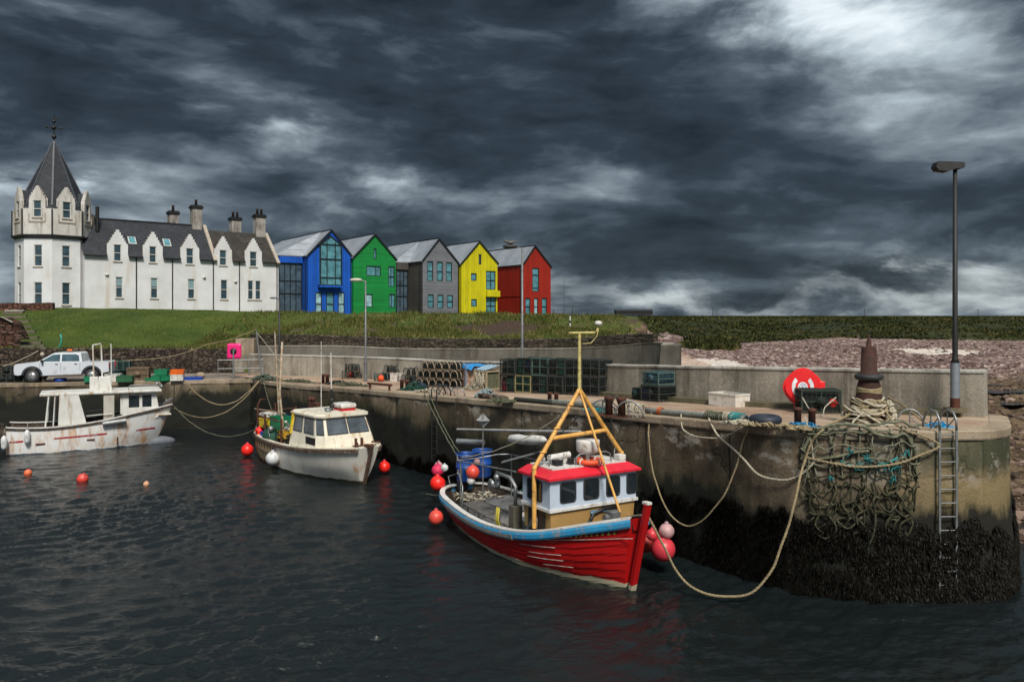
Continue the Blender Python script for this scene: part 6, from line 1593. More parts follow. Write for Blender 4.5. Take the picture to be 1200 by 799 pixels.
# --- long black stack: six columns, two rows
A_=G(585,459.0); B_=G(702,464.5); dv=(B_-A_); colw=dv.length/6; dirv=dv.normalized(); nrmv=Vector((-dirv.y,dirv.x,0)) 
if nrmv.y<0: nrmv=-nrmv
ang=math.atan2(dirv.y,dirv.x); HC=.80
M_PANG=mat('green_mesh_panel',(.004,.065,.042),(.003,.03,.025),scale=6,rough=.8,bump=.4); M_PANR=mat('red_mesh_panel',(.20,.008,.02),rough=.8,bump=.3); M_PANB=mat('navy_mesh_panel',(.015,.02,.09),rough=.8,bump=.3)
kinds={'k':(M_CREELK,M_NETK),'y':(M_CREELY,M_NETT),'t':(M_CREELT,M_NETK)}
lower=['k','y','k','k','k','k']; upper=['k','k','t','k','k','k']
lowb=[[(-.2,.3,.3,.45,M_PANR,'red_panel'),(.2,.4,.35,.5,M_PANG,'green_panel')],None,[(.15,.38,.4,.65,M_PANG,'green_panel')],None,None,None]
upb=[None,[(-.15,.42,.42,.68,M_PANG,'green_panel'),(.25,.5,.22,.35,M_PANB,'blue_panel')],None,[(.2,.42,.4,.68,M_PANG,'green_panel')],None,None]
for c in range(6):
    for r_ in range(2):
        k=(lower,upper)[r_][c]; bl=(lowb,upb)[r_][c]
        lab='%s creel, %s column from the wooden crate, %s row of the dark stack'%({'k':'black','y':'yellow framed','t':'pale framed'}[k],ORD[c],('bottom','top')[r_])
        p=A_+dirv*colw*(c+.5)+nrmv*.55
        z=deckz(p.x,p.y)+.03+r_*(HC+.012)
        box_creel('creel',lab,colw-.03,1.0,HC-(.0 if r_==0 else .04)+(.05 if (r_ and c in(1,2)) else 0),*kinds[k],loc=(p.x+rnd.uniform(-.03,.03),p.y+rnd.uniform(-.12,.12),z),rz=ang+rnd.uniform(-.05,.05),group='creels in the long dark stack',blocks=bl)
# ropes thrown over the stack
for i in range(7):
    x0=rnd.uniform(0,4.2); q=A_+dirv*x0+nrmv*.2; z=deckz(q.x,q.y)+2*HC+.06
    rope('rope',[q+Vector((0,0,0))*0+Vector((0,0,z-q.z-.02))+dirv*t*.9+nrmv*.25*math.sin(t*5+i) for t in (0,.2,.4,.6,.8,1)],.018,[M_ROPEK,M_ROPEG,M_NETG][i%3],'thin line over the dark creel stack, %s from the wooden crate'%ORD[i],group='lines over the creel stack')
# --- D shaped creels
def hoop_creel(name,label,loc,rz,group,tint=M_HOOP,net=M_NETK,sc=1.0,rot=None):
    o=thing(name,label,'creel',loc,rz,group); l,w,h=.68*sc,.46*sc,.44*sc
    if rot: o.rotation_euler=rot
    hp=MB()
    for k in range(3):
        x=-l/2+l*k/2; pts=[(x,-w/2,.03)]+[(x,-w/2*math.cos(t),.16*sc+(h-.16*sc)*math.sin(t)) for t in np.linspace(0,math.pi,9)]+[(x,w/2,.03)]
        hp.tube(pts,.022*sc,6)
    hp.build('hoops',tint,o)
    f=MB()
    for y in (-w/2,0,w/2): f.bar((-l/2,y,.03),(l/2,y,.03),.04,.03)
    for x in (-l/2,0,l/2): f.bar((x,-w/2,.022),(x,w/2,.022),.04,.02)
    f.build('base_frame',M_SLAT,o)
    n=MB()
    for t in np.linspace(0,math.pi,8): n.tube([(-l/2,-w/2*.97*math.cos(t),.16*sc+(h-.17*sc)*math.sin(t)),(0,-w/2*.93*math.cos(t),.15*sc+(h-.19*sc)*math.sin(t)),(l/2,-w/2*.97*math.cos(t),.16*sc+(h-.17*sc)*math.sin(t))],.009,3)
    for k in range(9):
        x=-l/2+l*(k+.5)/9; n.tube([(x,-w/2*.95*math.cos(t),.15*sc+(h-.18*sc)*math.sin(t)) for t in np.linspace(0,math.pi,7)],.006,3)
    arc=[(-w/2*.9*math.cos(t),.14*sc+(h-.2*sc)*math.sin(t)) for t in np.linspace(0,math.pi,8)]
    n.add([(-l/4,y,z) for y,z in arc]+[(-l/4,-w*.45,.04),(-l/4,w*.45,.04)],[tuple(range(8))+(9,8)])
    n.add([(l/4,y,z) for y,z in arc]+[(l/4,-w*.45,.04),(l/4,w*.45,.04)],[tuple(range(8))+(9,8)])
    n.build('netting',net,o); return o
# stack of hooped creels: three rows, axis turned away so the hoops show
A2=G(490,452.5); B2=G(541,455.5); d2=(B2-A2); d2n=d2.normalized(); 
a2=math.atan2(d2n.y,d2n.x); HR=.47
for r_ in range(3):
    n_=(6,6,5)[r_]
    for k in range(n_):
        s0=(0,.12,.5)[r_]; p=A2+d2n*(s0+.16+k*(d2.length-.1-s0)/n_)+Vector((.12,.35,0)); z=deckz(p.x,p.y)+.02+r_*HR
        hoop_creel('hooped_creel','%s hooped creel with pale hoops, counted from the beach end reversed'%ORD[k] if False else 'pale hooped creel, %s along the %s row of the round ended stack'%(ORD[k],('bottom','middle','top')[r_]),(p.x,p.y,z),R(58)+rnd.uniform(-.06,.06),'hooped creels in the pale stack',sc=1.0)
for i,(px,py,zz,ra) in enumerate([(484,450,0,1.2),(478,449,0,.3),(481,449,.42,.7)]):
    p=G(px,py); hoop_creel('hooped_creel',['dark hooped creel leaning at the landward foot of the pale stack','dark hooped creel next to the white fish box','dark hooped creel topmost beside the pale stack'][i],(p.x,p.y+.3,deckz(p.x,p.y)+.01+zz),ra,'dark hooped creels',tint=M_CREELK,net=M_NETK,sc=1.1)
# small groups near the lamps
grp1=[(409,443.5,0,'lower dark creel behind the red float in the group by the middle lamp'),(417,443,0,'lower dark creel in the middle of the small group by the middle lamp'),(425,443,0,'lower dark creel touching the post of the middle lamp'),(413,443,.43,'upper dark creel at the landward end of the small group by the middle lamp'),(421,443,.43,'upper dark creel nearest the post of the middle lamp')]
for px,py,z,lb_ in grp1:
    p=G(px,py); hoop_creel('hooped_creel',lb_.replace('at the seaward foot','at the outer end'),(p.x,p.y-.15,deckz(p.x,p.y)+.01+z),.2+rnd.uniform(-.2,.2),'dark hooped creels',tint=M_CREELK,net=M_NETK,sc=1.15)
grp2=[(446,446.5,0,'green netted creel behind the orange float'),(455,446,0,'dark creel just landward of the white fish box'),(466,446,.25,'dark round mouthed creel above the white fish box'),(458,446,.45,'dark creel crowning the group around the white fish box'),(474,447,0,'dark creel between the white fish box and the pale stack')]
for i,(px,py,z,lb_) in enumerate(grp2):
    p=G(px,py); hoop_creel('hooped_creel',lb_,(p.x,p.y+.15,deckz(p.x,p.y)+.01+z),rnd.uniform(-.4,.5),'dark hooped creels',tint=[M_CREELT,M_CREELK][i>0],net=[M_NETT,M_NETK][i>0],sc=1.1)
def on(px,py,dy=0): 
    p=G(px,py); return Vector((p.x,p.y+dy,deckz(p.x,p.y+dy)))
p=on(411,443.0); buoy((p.x,p.y,p.z+.22),.21,M_BUOYS,'red float tucked into the small creel group by the middle lamp','floats among the creels')
p=on(446.5,447); buoy((p.x,p.y,p.z+.2),.19,mat('orange_red_float',(.85,.09,.02),bump=.02),'orange red float lying in front of the green netted creel','floats among the creels')
p=on(468,446.5); o=crate('fish_box',p,(.95,.6,.52),mat('worn_white_fish_box',(.58,.56,.54),(.48,.45,.42),scale=4,bump=.1,dirt=(.35,.22,.17),dirtamt=.4),'white plastic fish box among the dark creels',-.35,cat='fish box')
# --- wooden crate on a pallet, white netting box, blue sheet
p=on(550,454); a_=wall_dir(p.x,p.y)
cr=thing('wooden_crate','pinkish plank crate on a pallet next to the hooped creels','crate',p,a_-.05)
M_PLANK=mat('pinkish_plank',(.42,.27,.20),(.30,.18,.13),scale=5,rough=.8,bump=.4,dirt=(.55,.42,.34),dirtamt=.4)
m=MB()
for k in range(4): m.box((0,-.5,.27+k*.27),(1.05,.04,.25)); m.box((0,.5,.27+k*.27),(1.05,.04,.25)); m.box((-.53,0,.27+k*.27),(.04,.96,.25)); m.box((.53,0,.27+k*.27),(.04,.96,.25))
m.build('planks',M_PLANK,cr); m=MB()
for x in (-.45,0,.45): m.box((x,0,.05),(.1,1.0,.1))
for y in (-.4,0,.4): m.box((0,y,.115),(1.1,.14,.025))
m.build('pallet',M_SLAT,cr)
MB().box((.45,-.56,.62),(.12,.07,1.2)).build('grey_post',mat('grey_blue_plastic',(.22,.26,.34),bump=.1),cr)
sh=thing('tarpaulin','bright blue sheet thrown over the top of the plank crate','tarpaulin',p+Vector((.0,0,1.27)),a_)
n=14; rows_=[]
for i in range(n+1):
    rr_=[]
    for j in range(n+1):
        x=-.30+1.25*i/n; y=-.62+1.2*j/n; z=.03*noise.noise(Vector((x*4,y*4,1)))+.02*math.sin(x*9)
        if y<-.5: z-=.20*min(1,(-.5-y)/.1)
        if x>.6: z-=.25*(x-.6)
        rr_.append((x,y,z))
    rows_.append(rr_)
MB().grid(rows_).build('sheet',mat('bright_blue_sheet',(.01,.26,.62),(.01,.18,.48),scale=5,rough=.5,bump=.5,dirt=(.3,.42,.5),dirtamt=.25),sh)
p2=on(571,456.5); nb_=thing('netting_box','wood framed box wrapped in pale crossed rope beside the plank crate','box',p2,a_)
m=MB()
for sx in (1,-1):
    for sy in (1,-1): m.bar((sx*.45,sy*.45,0),(sx*.45,sy*.45,1.0),.09)
    m.bar((sx*.45,-.45,.96),(sx*.45,.45,.96),.08); m.bar((sx*.45,-.45,.06),(sx*.45,.45,.06),.08)
for sy in (1,-1): m.bar((-.45,sy*.45,.96),(.45,sy*.45,.96),.085); m.bar((-.45,sy*.45,.06),(.45,sy*.45,.06),.085)
m.build('timber_frame',mat('pale_weathered_timber',(.36,.30,.20),(.25,.20,.13),scale=5,bump=.4),nb_)
m=MB()
for k in range(16):
    a0=rnd.uniform(-.42,.42); b0=rnd.uniform(-.42,.42); m.tube([(a0,-.47,.05),((a0+b0)/2,-.50+rnd.uniform(-.03,.03),.5),(b0,-.47,.95)],.018,5)
for k in range(8):
    a0=rnd.uniform(.1,.9); m.tube([(-.43,-.47,a0),(0,-.5,rnd.uniform(.2,.8)),(.43,-.47,rnd.uniform(.1,.9))],.018,5)
m.build('crossed_rope',M_ROPEW,nb_)
MB().box((0,.0,.5),(.8,.8,.86)).build('inner_net',M_ROPEG,nb_)
sc_=thing('net_heap','heap of pale netting spilling down beside the netting box','netting',p2+Vector((-.75,-.1,0)),a_)
m=MB()
for k in range(110):
    a0=rnd.uniform(0,6.28); r0=rnd.random()**.6*.5; h0=max(0,(.5-r0)*1.0)*rnd.random(); x,y=math.cos(a0)*r0,math.sin(a0)*r0*.8
    m.tube([(x,y,h0+.02),(x+rnd.uniform(-.15,.15),y+rnd.uniform(-.15,.15),h0+rnd.uniform(0,.12)+.02),(x+rnd.uniform(-.25,.25),y+rnd.uniform(-.2,.2),h0*.6+.02)],.014,4)
m.build('strands',M_ROPEW,sc_)
m=MB(); sc2=thing('net_heap','pale blue and white netting draped over the top of the netting box','netting',p2+Vector((0,0,1.03)),a_)
m.grid([[(-.45+.9*i/10,-.5+.95*j/10,.05*noise.noise(Vector((i*.7,j*.7,4)))+.22*j/10) for j in range(11)] for i in range(11)])
m.build('sheet',mat('blue_white_netting',(.35,.45,.52),(.12,.25,.38),scale=12,rough=.9,bump=.6),sc2)
# --- creels along the seaward wall
p=on(757,468.5,.2); a_=wall_dir(p.x,p.y); p=on(777,470.5,.2)
box_creel('creel','black creel at the bottom of the small stack against the parapet',1.05,.9,.62,M_CREELK,M_NETK,(p.x-.15,p.y,p.z+.02),a_,'creels in the small parapet stack',blocks=[(-.3,.3,.35,.4,M_PANB,'blue_panel')])
box_creel('creel','blue green creel on top of the small stack against the parapet',.95,.85,.50,M_CREELT,mat('blue_green_netting',(.02,.07,.10),(.015,.04,.05),scale=6,bump=.3),(p.x-.15,p.y,p.z+.66),a_,'creels in the small parapet stack')
q=on(751,468.5,.1); box_creel('creel','low dark creel standing apart beside the small parapet stack',.45,.5,.48,M_CREELK,M_NETT,(q.x,q.y,q.z+.02),a_,'creels in the small parapet stack')
m=MB(); tw_=thing('twine_heap','tuft of turquoise twine on the deck at the seaward foot of the small parapet stack','twine',on(799,469.5,.1))
for k in range(30):
    a0=rnd.uniform(0,6.28); r0=rnd.random()*.22; m.tube([(math.cos(a0)*r0,math.sin(a0)*r0*.6,.02),(math.cos(a0)*r0*.6,math.sin(a0)*.1,.15+rnd.random()*.25),(math.cos(a0+1)*r0,math.sin(a0)*r0,.05)],.010,4)
m.build('strands',M_ROPEB,tw_)
p=on(853,475.0,-.15); crate('fish_box',(p.x,p.y,p.z+.005),(1.25,.75,.46),mat('white_fish_box',(.68,.66,.62),(.60,.56,.50),scale=3,bump=.1,dirt=(.35,.26,.18),dirtamt=.25),'large white fish box against the parapet near the red lifebuoy case',a_+.02,cat='fish box')
p=on(872,473.2,.25); crate('fish_box',(p.x,p.y,p.z+.22),(1.2,.6,.42),mat('slate_plastic',(.035,.045,.055),bump=.1),'dark grey box peeping out behind the large white fish box',a_,cat='fish box')
p=on(962,484,.25); near=box_creel('creel','green netted creel alone in front of the red lifebuoy case',1.22,.85,.74,mat('dark_green_creel_frame',(.012,.028,.020),(.025,.04,.03),scale=8,bump=.4),M_NETK,(p.x,p.y,p.z+.02),-.12,None)
buoy((p.x+.36,p.y-.20,p.z+.33),.20,M_BUOYS,'red float inside the green netted creel near the lifebuoy case','floats among the creels')
rope('rope',[on(940,486)+Vector((-.05,-.1,.55)),on(948,488)+Vector((0,-.2,.18)),on(960,489)+Vector((0,-.15,.05)),on(966,487)+Vector((0,-.1,.3)),on(978,486)+Vector((0,-.1,.55))],.018,M_ROPEW,'pale line looped over the front of the green netted creel')
# --- red lifebuoy case
p=on(940,481,.0); a_=R(-14)
lc=thing('lifebuoy_case','scarlet lifebuoy case with a white emblem leaning on the parapet','lifebuoy case',(p.x,p.y,p.z+.16),a_)
M_CASE=mat('scarlet_case_plastic',(.72,.012,.015),(.62,.010,.012),scale=2,rough=.35,bump=.03)
S_=Matrix.Translation((0,-.2,.62))@Matrix.Rotation(R(-8),4,'X')
m=MB(); m.T=S_
def oct_(r,k=0): return [(r*math.cos(t)*1.0,r*math.sin(t)*1.04) for t in np.linspace(R(22.5),R(337.5),8)]
outer=[]
for t in np.linspace(0,2*math.pi,48,endpoint=False):
    q=abs(math.cos(4*t/1.0*.5)); r=.60*(1+.045*math.cos(4*t)); outer.append((r*math.cos(t),r*math.sin(t)*1.02))
m.prism(outer,lambda x,z:(x,-.10,z),lambda x,z:(x,.16,z)); m.prism([(x*.9,z*.9) for x,z in outer],lambda x,z:(x,-.17,z),lambda x,z:(x,-.099,z))
m.box((.52,.0,.05),(.3,.24,.32)); sh_=m.build('shell',M_CASE,lc,bevel=.03)
m=MB(); m.T=S_; m.torus((0,-.17,0),.44,.05,36,8,rot=Matrix.Rotation(R(90),3,'X')); m.build('raised_rim',M_CASE,lc) if False else None
e=MB(); e.T=S_
n=24; e.add([(-.02+.155*math.cos(t),-.176,.155*1.1*math.sin(t)) for t in np.linspace(0,2*math.pi,n,endpoint=False)],[tuple(range(n))])
for s_ in (0,math.pi):
    arc=[(s_+t) for t in np.linspace(-.85,.85,10)]
    e.add([(-.02+.23*math.cos(t),-.176,.26*math.sin(t)) for t in arc]+[(-.02+.34*math.cos(t),-.176,.40*math.sin(t)) for t in arc],[(i,i+1,11+i,10+i) for i in range(9)])
e.build('emblem',mat('white_sticker',(.72,.73,.76),bump=0),lc)
e=MB(); e.T=S_; e.torus((-.02,-.178,0),.105,.012,20,5,rot=Matrix.Rotation(R(90),3,'X')); e.box((-.02,-.18,.03),(.07,.006,.05)); e.box((-.02,-.18,-.05),(.11,.006,.02)); e.build('emblem_ring',mat('pale_blue_print',(.35,.42,.55),bump=0),lc)
e=MB(); e.T=S_; e.cyl((.50,-.13,.05),(.50,-.16,.05),.035,n=10); e.build('latch',M_WHT,lc)
MB().box((0,.05,.0),(.5,.3,.25)).build('foot',M_CASE,lc)
# --- pink lifebuoy case on its post, seen from behind
p=G(274,443.5); p.z=3.0
pc=thing('lifebuoy_case','faded pink lifebuoy case on a grey post by the quay railing','lifebuoy case',p)
zc_=P(274,411.5,p.y).z-3.0
m=MB(); m.box((0,.1,zc_),(.92,.26,1.0)); m.build('shell',mat('pink_case_plastic',(.80,.02,.20),(.70,.02,.16),scale=2,rough=.4,bump=.03),pc,bevel=.14)
m=MB(); m.cyl((0,-.06,0),(0,-.06,zc_+.1),.055,n=8); m.build('post',M_STEEL,pc); MB().lathe([(.2,-.02),(.2,.02),(.05,.025)],(0,-.05,zc_+.0),n=14,rot=Matrix.Rotation(R(90),3,'X')).build('hub_plate',M_BLACK,pc)
# railing
r0=G(255.5,440.5); r1=G(309,439.5); r0.z=r1.z=3.0
ra=thing('railing','galvanised two bar railing round the pink lifebuoy case','railing',r0,math.atan2(r1.y-r0.y,r1.x-r0.x)); Lr=(r1-r0).length; H_=P(255,422,r0.y).z-3.0
for k in range(4): MB().cyl((Lr*k/3,0,0),(Lr*k/3,0,H_),.032,n=7).build('post',M_STEEL,ra)
MB().cyl((-.02,0,H_),(Lr,0,H_),.034,n=7).build('top_rail',M_STEEL,ra); MB().cyl((0,0,H_*.45),(Lr,0,H_*.45),.028,n=7).build('mid_rail',M_STEEL,ra)
# --- lamps
M_LPOLE=mat('grey_lamp_pole',(.19,.205,.22),(.13,.14,.15),scale=4,rough=.5,metal=.3,bump=.1); M_LDK=mat('dark_lamp_pole',(.016,.017,.018),(.028,.028,.028),scale=4,rough=.6,bump=.1)
def lamp(loc,H,head,label,side=-1,pm=M_LPOLE,fat=1.7,r=.06,hm=None,sz=1.0,rzz=0):
    o=thing('street_lamp',label,'lamp',loc,rzz)
    MB().cyl((0,0,0),(0,0,fat),r*1.7,n=12).build('base_column',M_LPOLE,o)
    MB().lathe([(r*1.7,fat),(r*1.05,fat+.12),(r,fat+.3),(r*.75,H)],n=12).build('pole',pm,o)
    hm=hm or M_LDK
    if head=='slab':
        m=MB(); m.T=Matrix.Translation((side*.22*sz,0,H+.06)); m.prism([(-.42*sz,-.02),(-.34*sz,-.12),(-.05,-.16),(.2*sz,-.07),(.42*sz,-.06),(.42*sz,.10),(.28*sz,.12),(-.36*sz,.14)],lambda x,z:(x*-side,-.16*sz,z*sz),lambda x,z:(x*-side,.16*sz,z*sz)); m.build('lamp_head',hm,o,bevel=.03)
    else:
        m=MB(); m.cyl((0,0,H-.05),(side*.35*sz,0,H+.02),.03,n=8); m.build('arm',pm,o)
        m=MB(); m.sphere((side*.62*sz,0,H+.05),.3*sz,14,8,sc=(1.35,.55,.38)); m.build('lamp_head',hm,o)
    return o
pb=G(1119,487); pb=Vector((P(1119,480,23.6).x,23.6,deckz(0,23.6)+.19)); Ht=P(1119,198,23.6).z-pb.z
lp1=lamp(pb,Ht,'slab','tall pier lamp with a dark flat head at the seaward end of the parapet',side=-1,pm=mat('dull_lamp_pole',(.008,.009,.010),(.014,.015,.016),scale=.35,bump=.1),fat=(P(0,425,23.6).z-pb.z),r=.075)
lp1.children[0].data.materials[0]=mat('blue_grey_galvanised',(.20,.24,.30),(.27,.30,.33),scale=5,metal=.4,rough=.5)
MB().cyl((0,0,-.01),(0,0,P(0,466,23.6).z-pb.z),.133,n=12).build('rusty_sleeve',M_RUST,lp1); MB().box((0,0,.03),(.5,.4,.14)).build('footing',M_MOSS,lp1)
p=G(612,424); YL_=51.8; p=P(612,424,YL_); zb=3.25; lp2=lamp((p.x,p.y,zb),P(612,290,YL_).z-zb,'round','grey lamp post behind the long dark creel stack, with a gull on its head',pm=M_LPOLE,side=-1,sz=1.25,fat=.3,r=.085)
YM=48.6; p=P(428.5,440,YM); lp3=lamp((p.x,p.y,3.0),P(428.5,329,YM).z-3.0,'round','grey lamp post with a cream head in front of the green house',pm=M_LPOLE,fat=1.05,hm=mat('cream_lamp_head',(.60,.58,.48),bump=.05),side=-1,sz=.95,r=.062)
YN=54; p=P(327.5,441,YN); lp4=lamp((p.x,p.y,3.0),P(327.5,350,YN).z-3.0,'round','short dark lamp post where the glazed link meets the white inn',pm=M_LDK,fat=1.0,side=-1,sz=.65,r=.07,hm=M_LPOLE)
# gulls
gp_=P(597,283,YL_)
gl=thing('seagull','dark gull perched on the head of the lamp post before the red house','bird',(gp_.x,gp_.y,P(0,289,YL_).z+.22),0)
m=MB(); rows_=[]
for i,(x,r_,z) in enumerate([(-.42,.01,.0),(-.36,.055,.0),(-.30,.075,.02),(-.24,.07,.0),(-.15,.10,-.06),(0,.14,-.11),(.16,.12,-.10),(.32,.07,-.06),(.50,.035,-.03),(.62,.01,-.02)]):
    rows_.append([(x,r_*math.cos(t),z+.14+r_*math.sin(t)) for t in np.linspace(0,2*math.pi,12,endpoint=False)])
m.grid(rows_,closed=True); m.lathe([(.02,0),(.004,.09)],(-.42,0,.14),n=6,rot=Matrix.Rotation(R(-90),3,'Y')); 
for y in (.04,-.04): m.cyl((.02,y,-.10),(.02,y,.0),.012,n=5)
m.build('body',mat('gull_grey_feathers',(.05,.05,.05),(.11,.105,.10),scale=6,bump=.1),gl)
gl.scale=(1.0,1,1)
# --- rusty mooring post with rope turns
q=on(1018,494,.0); q.y=21.6; q.x=P(1018,0,21.6).x; q.z=deckz(0,21.6)
bp=thing('mooring_post','tall rusty iron mooring post ringed by a tyre and many turns of rope','mooring post',q)
ppm=FPX/21.6; 
def zz_(py): return P(0,py,21.6).z-q.z
m=MB(); m.lathe([(.50,0),(.44,.06),(.36,zz_(455)*.5),(.30,zz_(452)),(.26,zz_(446)),(.26,zz_(437)),(.215,zz_(436)),(.19,zz_(407.5)),(.17,zz_(406.5)),(.075,zz_(406)),(.06,zz_(400)),(.035,zz_(398)),(.03,zz_(392.5)),(.02,zz_(392))],n=18)
m.build('post_body',mat('dark_rusty_iron',(.055,.018,.012),(.025,.010,.008),scale=6,rough=.85,bump=.5,bscale=50),bp)
ty=thing('tyre','black tyre ringing the rusty mooring post like a collar','tyre',q+Vector((0,0,zz_(441.5))))
MB().torus((0,0,0),.285,.085,28,10).build('tread',M_RUBBER,ty); MB().torus((0,0,.02),.235,.04,28,8).build('inner_bead',M_RUBBER,ty)
m=MB()
for k in range(3):
    pts=[(.30*math.cos(t),.30*math.sin(t),zz_(459)+.045*k+.02*math.sin(2*t+k)) for t in np.linspace(0,2*math.pi,20,endpoint=False)]; m.tube(pts,.032,7,closed=True)
ct=thing('rope_coil','tan rope wound in tight turns high on the rusty mooring post','rope',q); m.build('turns',M_ROPET,ct)
cb2=thing('rope_coil','heap of pale and tan rope turns piled round the foot of the rusty mooring post','rope',q); m=MB(); m2=MB()
for k in range(26):
    f=k/26; r0=.36+.26*(1-f)**1.7+rnd.uniform(-.05,.09); z0=.05+f*zz_(468)*.98; tl=rnd.uniform(-.5,.5); ph=rnd.uniform(0,6.28); mm=(m,m2)[k%5 in (0,2)]
    pts=[(r0*(1+.07*math.sin(3*t+k))*math.cos(t),r0*(1+.07*math.sin(3*t+k))*math.sin(t)*.95,max(.03,z0+tl*r0*math.sin(t+ph)+.035*math.sin(5*t+k))) for t in np.linspace(0,2*math.pi,40,endpoint=False)]; mm.tube(pts,[.028+.005*math.sin(j*2.2) for j in range(40)],7,closed=True)
for k in range(3): # knots
    c=Vector((.42+.05*k,-.30-.03*k,.55-.16*k))
    for j in range(3): m.torus(c,.085,.036,14,6,rot=Matrix.Rotation(R(60*j+20*k),3,'X')@Matrix.Rotation(R(40*j),3,'Y'))
m.build('pale_turns',M_ROPEW,cb2); m2.build('tan_turns',M_ROPET,cb2)
# --- double bollards
def bollard(px,py,label,s=1.0,dy=0):
    p=on(px,py,dy); a=math.atan2(-.8,.6)
    o=thing('bollard',label,'bollard',p,R(-38),'rusty bollards along the pier edge')
    MB().box((0,0,.02),(.75*s,.4*s,.04)).build('base_plate',M_RUST,o)
    for k,x in enumerate((-.19*s,.19*s)): MB().lathe([(.10*s,.04),(.095*s,.42*s),(.12*s,.44*s),(.12*s,.5*s),(.08*s,.52*s)],(x,0,0),n=12).build('post',M_RUST,o)
    return o
bollard(721,488,'pair of rusty bollards by the yellow gantry, between the hooped ladder rails',1.15)
bollard(943,500,'pair of rusty bollards tied with blue line before the netted creel and lifebuoy case',.95)
bollard(474,457,'rusty bollards wrapped in green weed, seaward of the low bench rail',1.0)
bollard(381,449.5,'rusty bollards nearest the inner end of the pier',1.1)
o=bollard(648,473,'small toppled rusty bollard behind the tarry rope near the gantry',.8)
# --- edge helpers: point on the wall outline whose picture column is px
def edge(px,z=None,out=0.0):
    best=None
    for i,p in enumerate(EP):
        x=600+FPX*p.x/p.y
        if best is None or abs(x-px)<best[0]: best=(abs(x-px),i)
        if x>1188 : break
    i=best[1]; p=EP[i]; a=EP[max(i-1,0)]; b=EP[min(i+1,len(EP)-1)]; t=(b-a).normalized(); n_=Vector((t.y,-t.x,0))
    if n_.dot(Vector((-p.x*.0,-1,0)))<0: n_=-n_
    z=deckz(p.x,p.y) if z is None else z
    return Vector((p.x,p.y,z))+n_*out, math.atan2(t.y,t.x), n_
def zpy(px,py,out=.1):
    p,_,_=edge(px,0,out); return P(px,py,p.y).z
def ladder(px,ytop,ybot,label,wid=.42,hoops=(),nr=None,mt=M_STEEL):
    p,a,n_=edge(px,None,.16); zt=deckz(p.x,p.y)+.05; zb=zpy(px,ybot)
    o=thing('ladder',label,'ladder',(p.x,p.y,0),a)
    for s_ in (-1,1): MB().bar((s_*wid/2,0,zb),(s_*wid/2,0,zt),.05,.035).build('stile',mt,o)
    nr=nr or max(3,int((zt-zb)/.29))
    for k in range(nr): z=zb+.12+(zt-zb-.25)*k/(nr-1); MB().cyl((-wid/2,0,z),(wid/2,0,z),.016,n=6).build('rung',mt,o)
    m=MB(); 
    for hx in (-wid/2,wid/2):
        m.tube([(hx,0,zt-.02),(hx,.02*0,zt+.22),(hx,.14,zt+.40),(hx,.38,zt+.44),(hx,.60,zt+.34),(hx,.72,zt+.1),(hx,.74,zt-.04)],.028,7)
        m.cyl((hx,.38,zt-.04),(hx,.38,zt+.44),.018,n=6); m.tube([(hx,.05,zt+.28),(hx,.38,zt+.0)],.016,5)
    # inward is +y only if the frame's normal points out to -y
    h=m.build('hoop_handrails',mt,o)
    if Vector((math.cos(a+math.pi/2),math.sin(a+math.pi/2),0)).dot(n_)>0: h.scale=(1,-1,1)
    return o
ladder(1108,490,690,'pale steel ladder on the pier head beside the rope net',nr=12)
ladder(718,500,600,'dark ladder on the pier wall behind the gantry of the red boat',mt=M_LDK)
ladder(513,470,545,'dark ladder on the pier wall between the cream boat and the red boat',mt=M_LDK)
# extra low hoops standing beside two of the ladders
def hoop(px,py,w,h,label,rz=R(-20)):
    p=on(px,py); o=thing('hoop_rail',label,'handrail',p,rz,'low hoop rails on the pier edge')
    pts=[(-w/2*math.cos(t),0,h*math.sin(t)) for t in np.linspace(0,math.pi,13)]; m=MB(); m.tube(pts,.028,7); m.cyl((0,0,0),(0,0,h),.018,n=6); m.cyl((0,0,h*.55),(w*.33,0,0),.016,n=6)
    m.build('hoop',M_STEEL,o)
    for s_ in (-1,1): MB().box((s_*w/2,0,.01),(.1,.1,.02)).build('foot_plate',M_RUST,o)
hoop(1066,498,.66,.42,'low steel hoop just beside the pale ladder on the pier head'); hoop(706,487,.85,.48,'low steel hoop landward of the bollards by the gantry'); hoop(737,489,.85,.48,'low steel hoop seaward of the bollards by the gantry')
hoop(524,463,.75,.38,'dark low hoop beside the ladder between the two cabin boats'); hoop(536,463.5,.7,.36,'second dark low hoop lying nearer the tarry rope heap')
# --- pipes along the edge
M_PIPE=mat('grey_green_pipe',(.20,.215,.20),(.13,.14,.13),scale=3,rough=.55,bump=.15,dirt=(.09,.08,.06),dirtamt=.3)
def edgepipe(name,px0,px1,inset,r,label,mt,zo=0.09,n=12):
    pts=[]
    for k in range(n+1):
        px=px0+(px1-px0)*k/n; p,a,n_=edge(px,None,-inset); pts.append(Vector((p.x,p.y,deckz(p.x,p.y)+zo)))
    o=MB().tube(pts,r,10).build(name,mt,None); c=pts[0].copy()
    for v in o.data.vertices: v.co-=c
    o.location=c; return tag(o,label,'pipe')
edgepipe('pipe',748,852,.30,.085,'long grey pipe lying on the pier edge past the gantry',M_PIPE,.10)
edgepipe('pipe',846,886,.30,.10,'shorter grey pipe bound with blue green line near the tyre',M_PIPE,.115)
edgepipe('pipe',633,700,.35,.10,'grey green pipe on the edge behind the yellow gantry',M_PIPE,.11)
edgepipe('timber_baulk',553,585,.35,.10,'brown timber baulk lying near the dark hoops',M_RUB,.11)
edgepipe('timber_baulk',596,640,.3,.09,'tarry weed covered timber along the edge before the creel stack',M_ROPEK,.10)
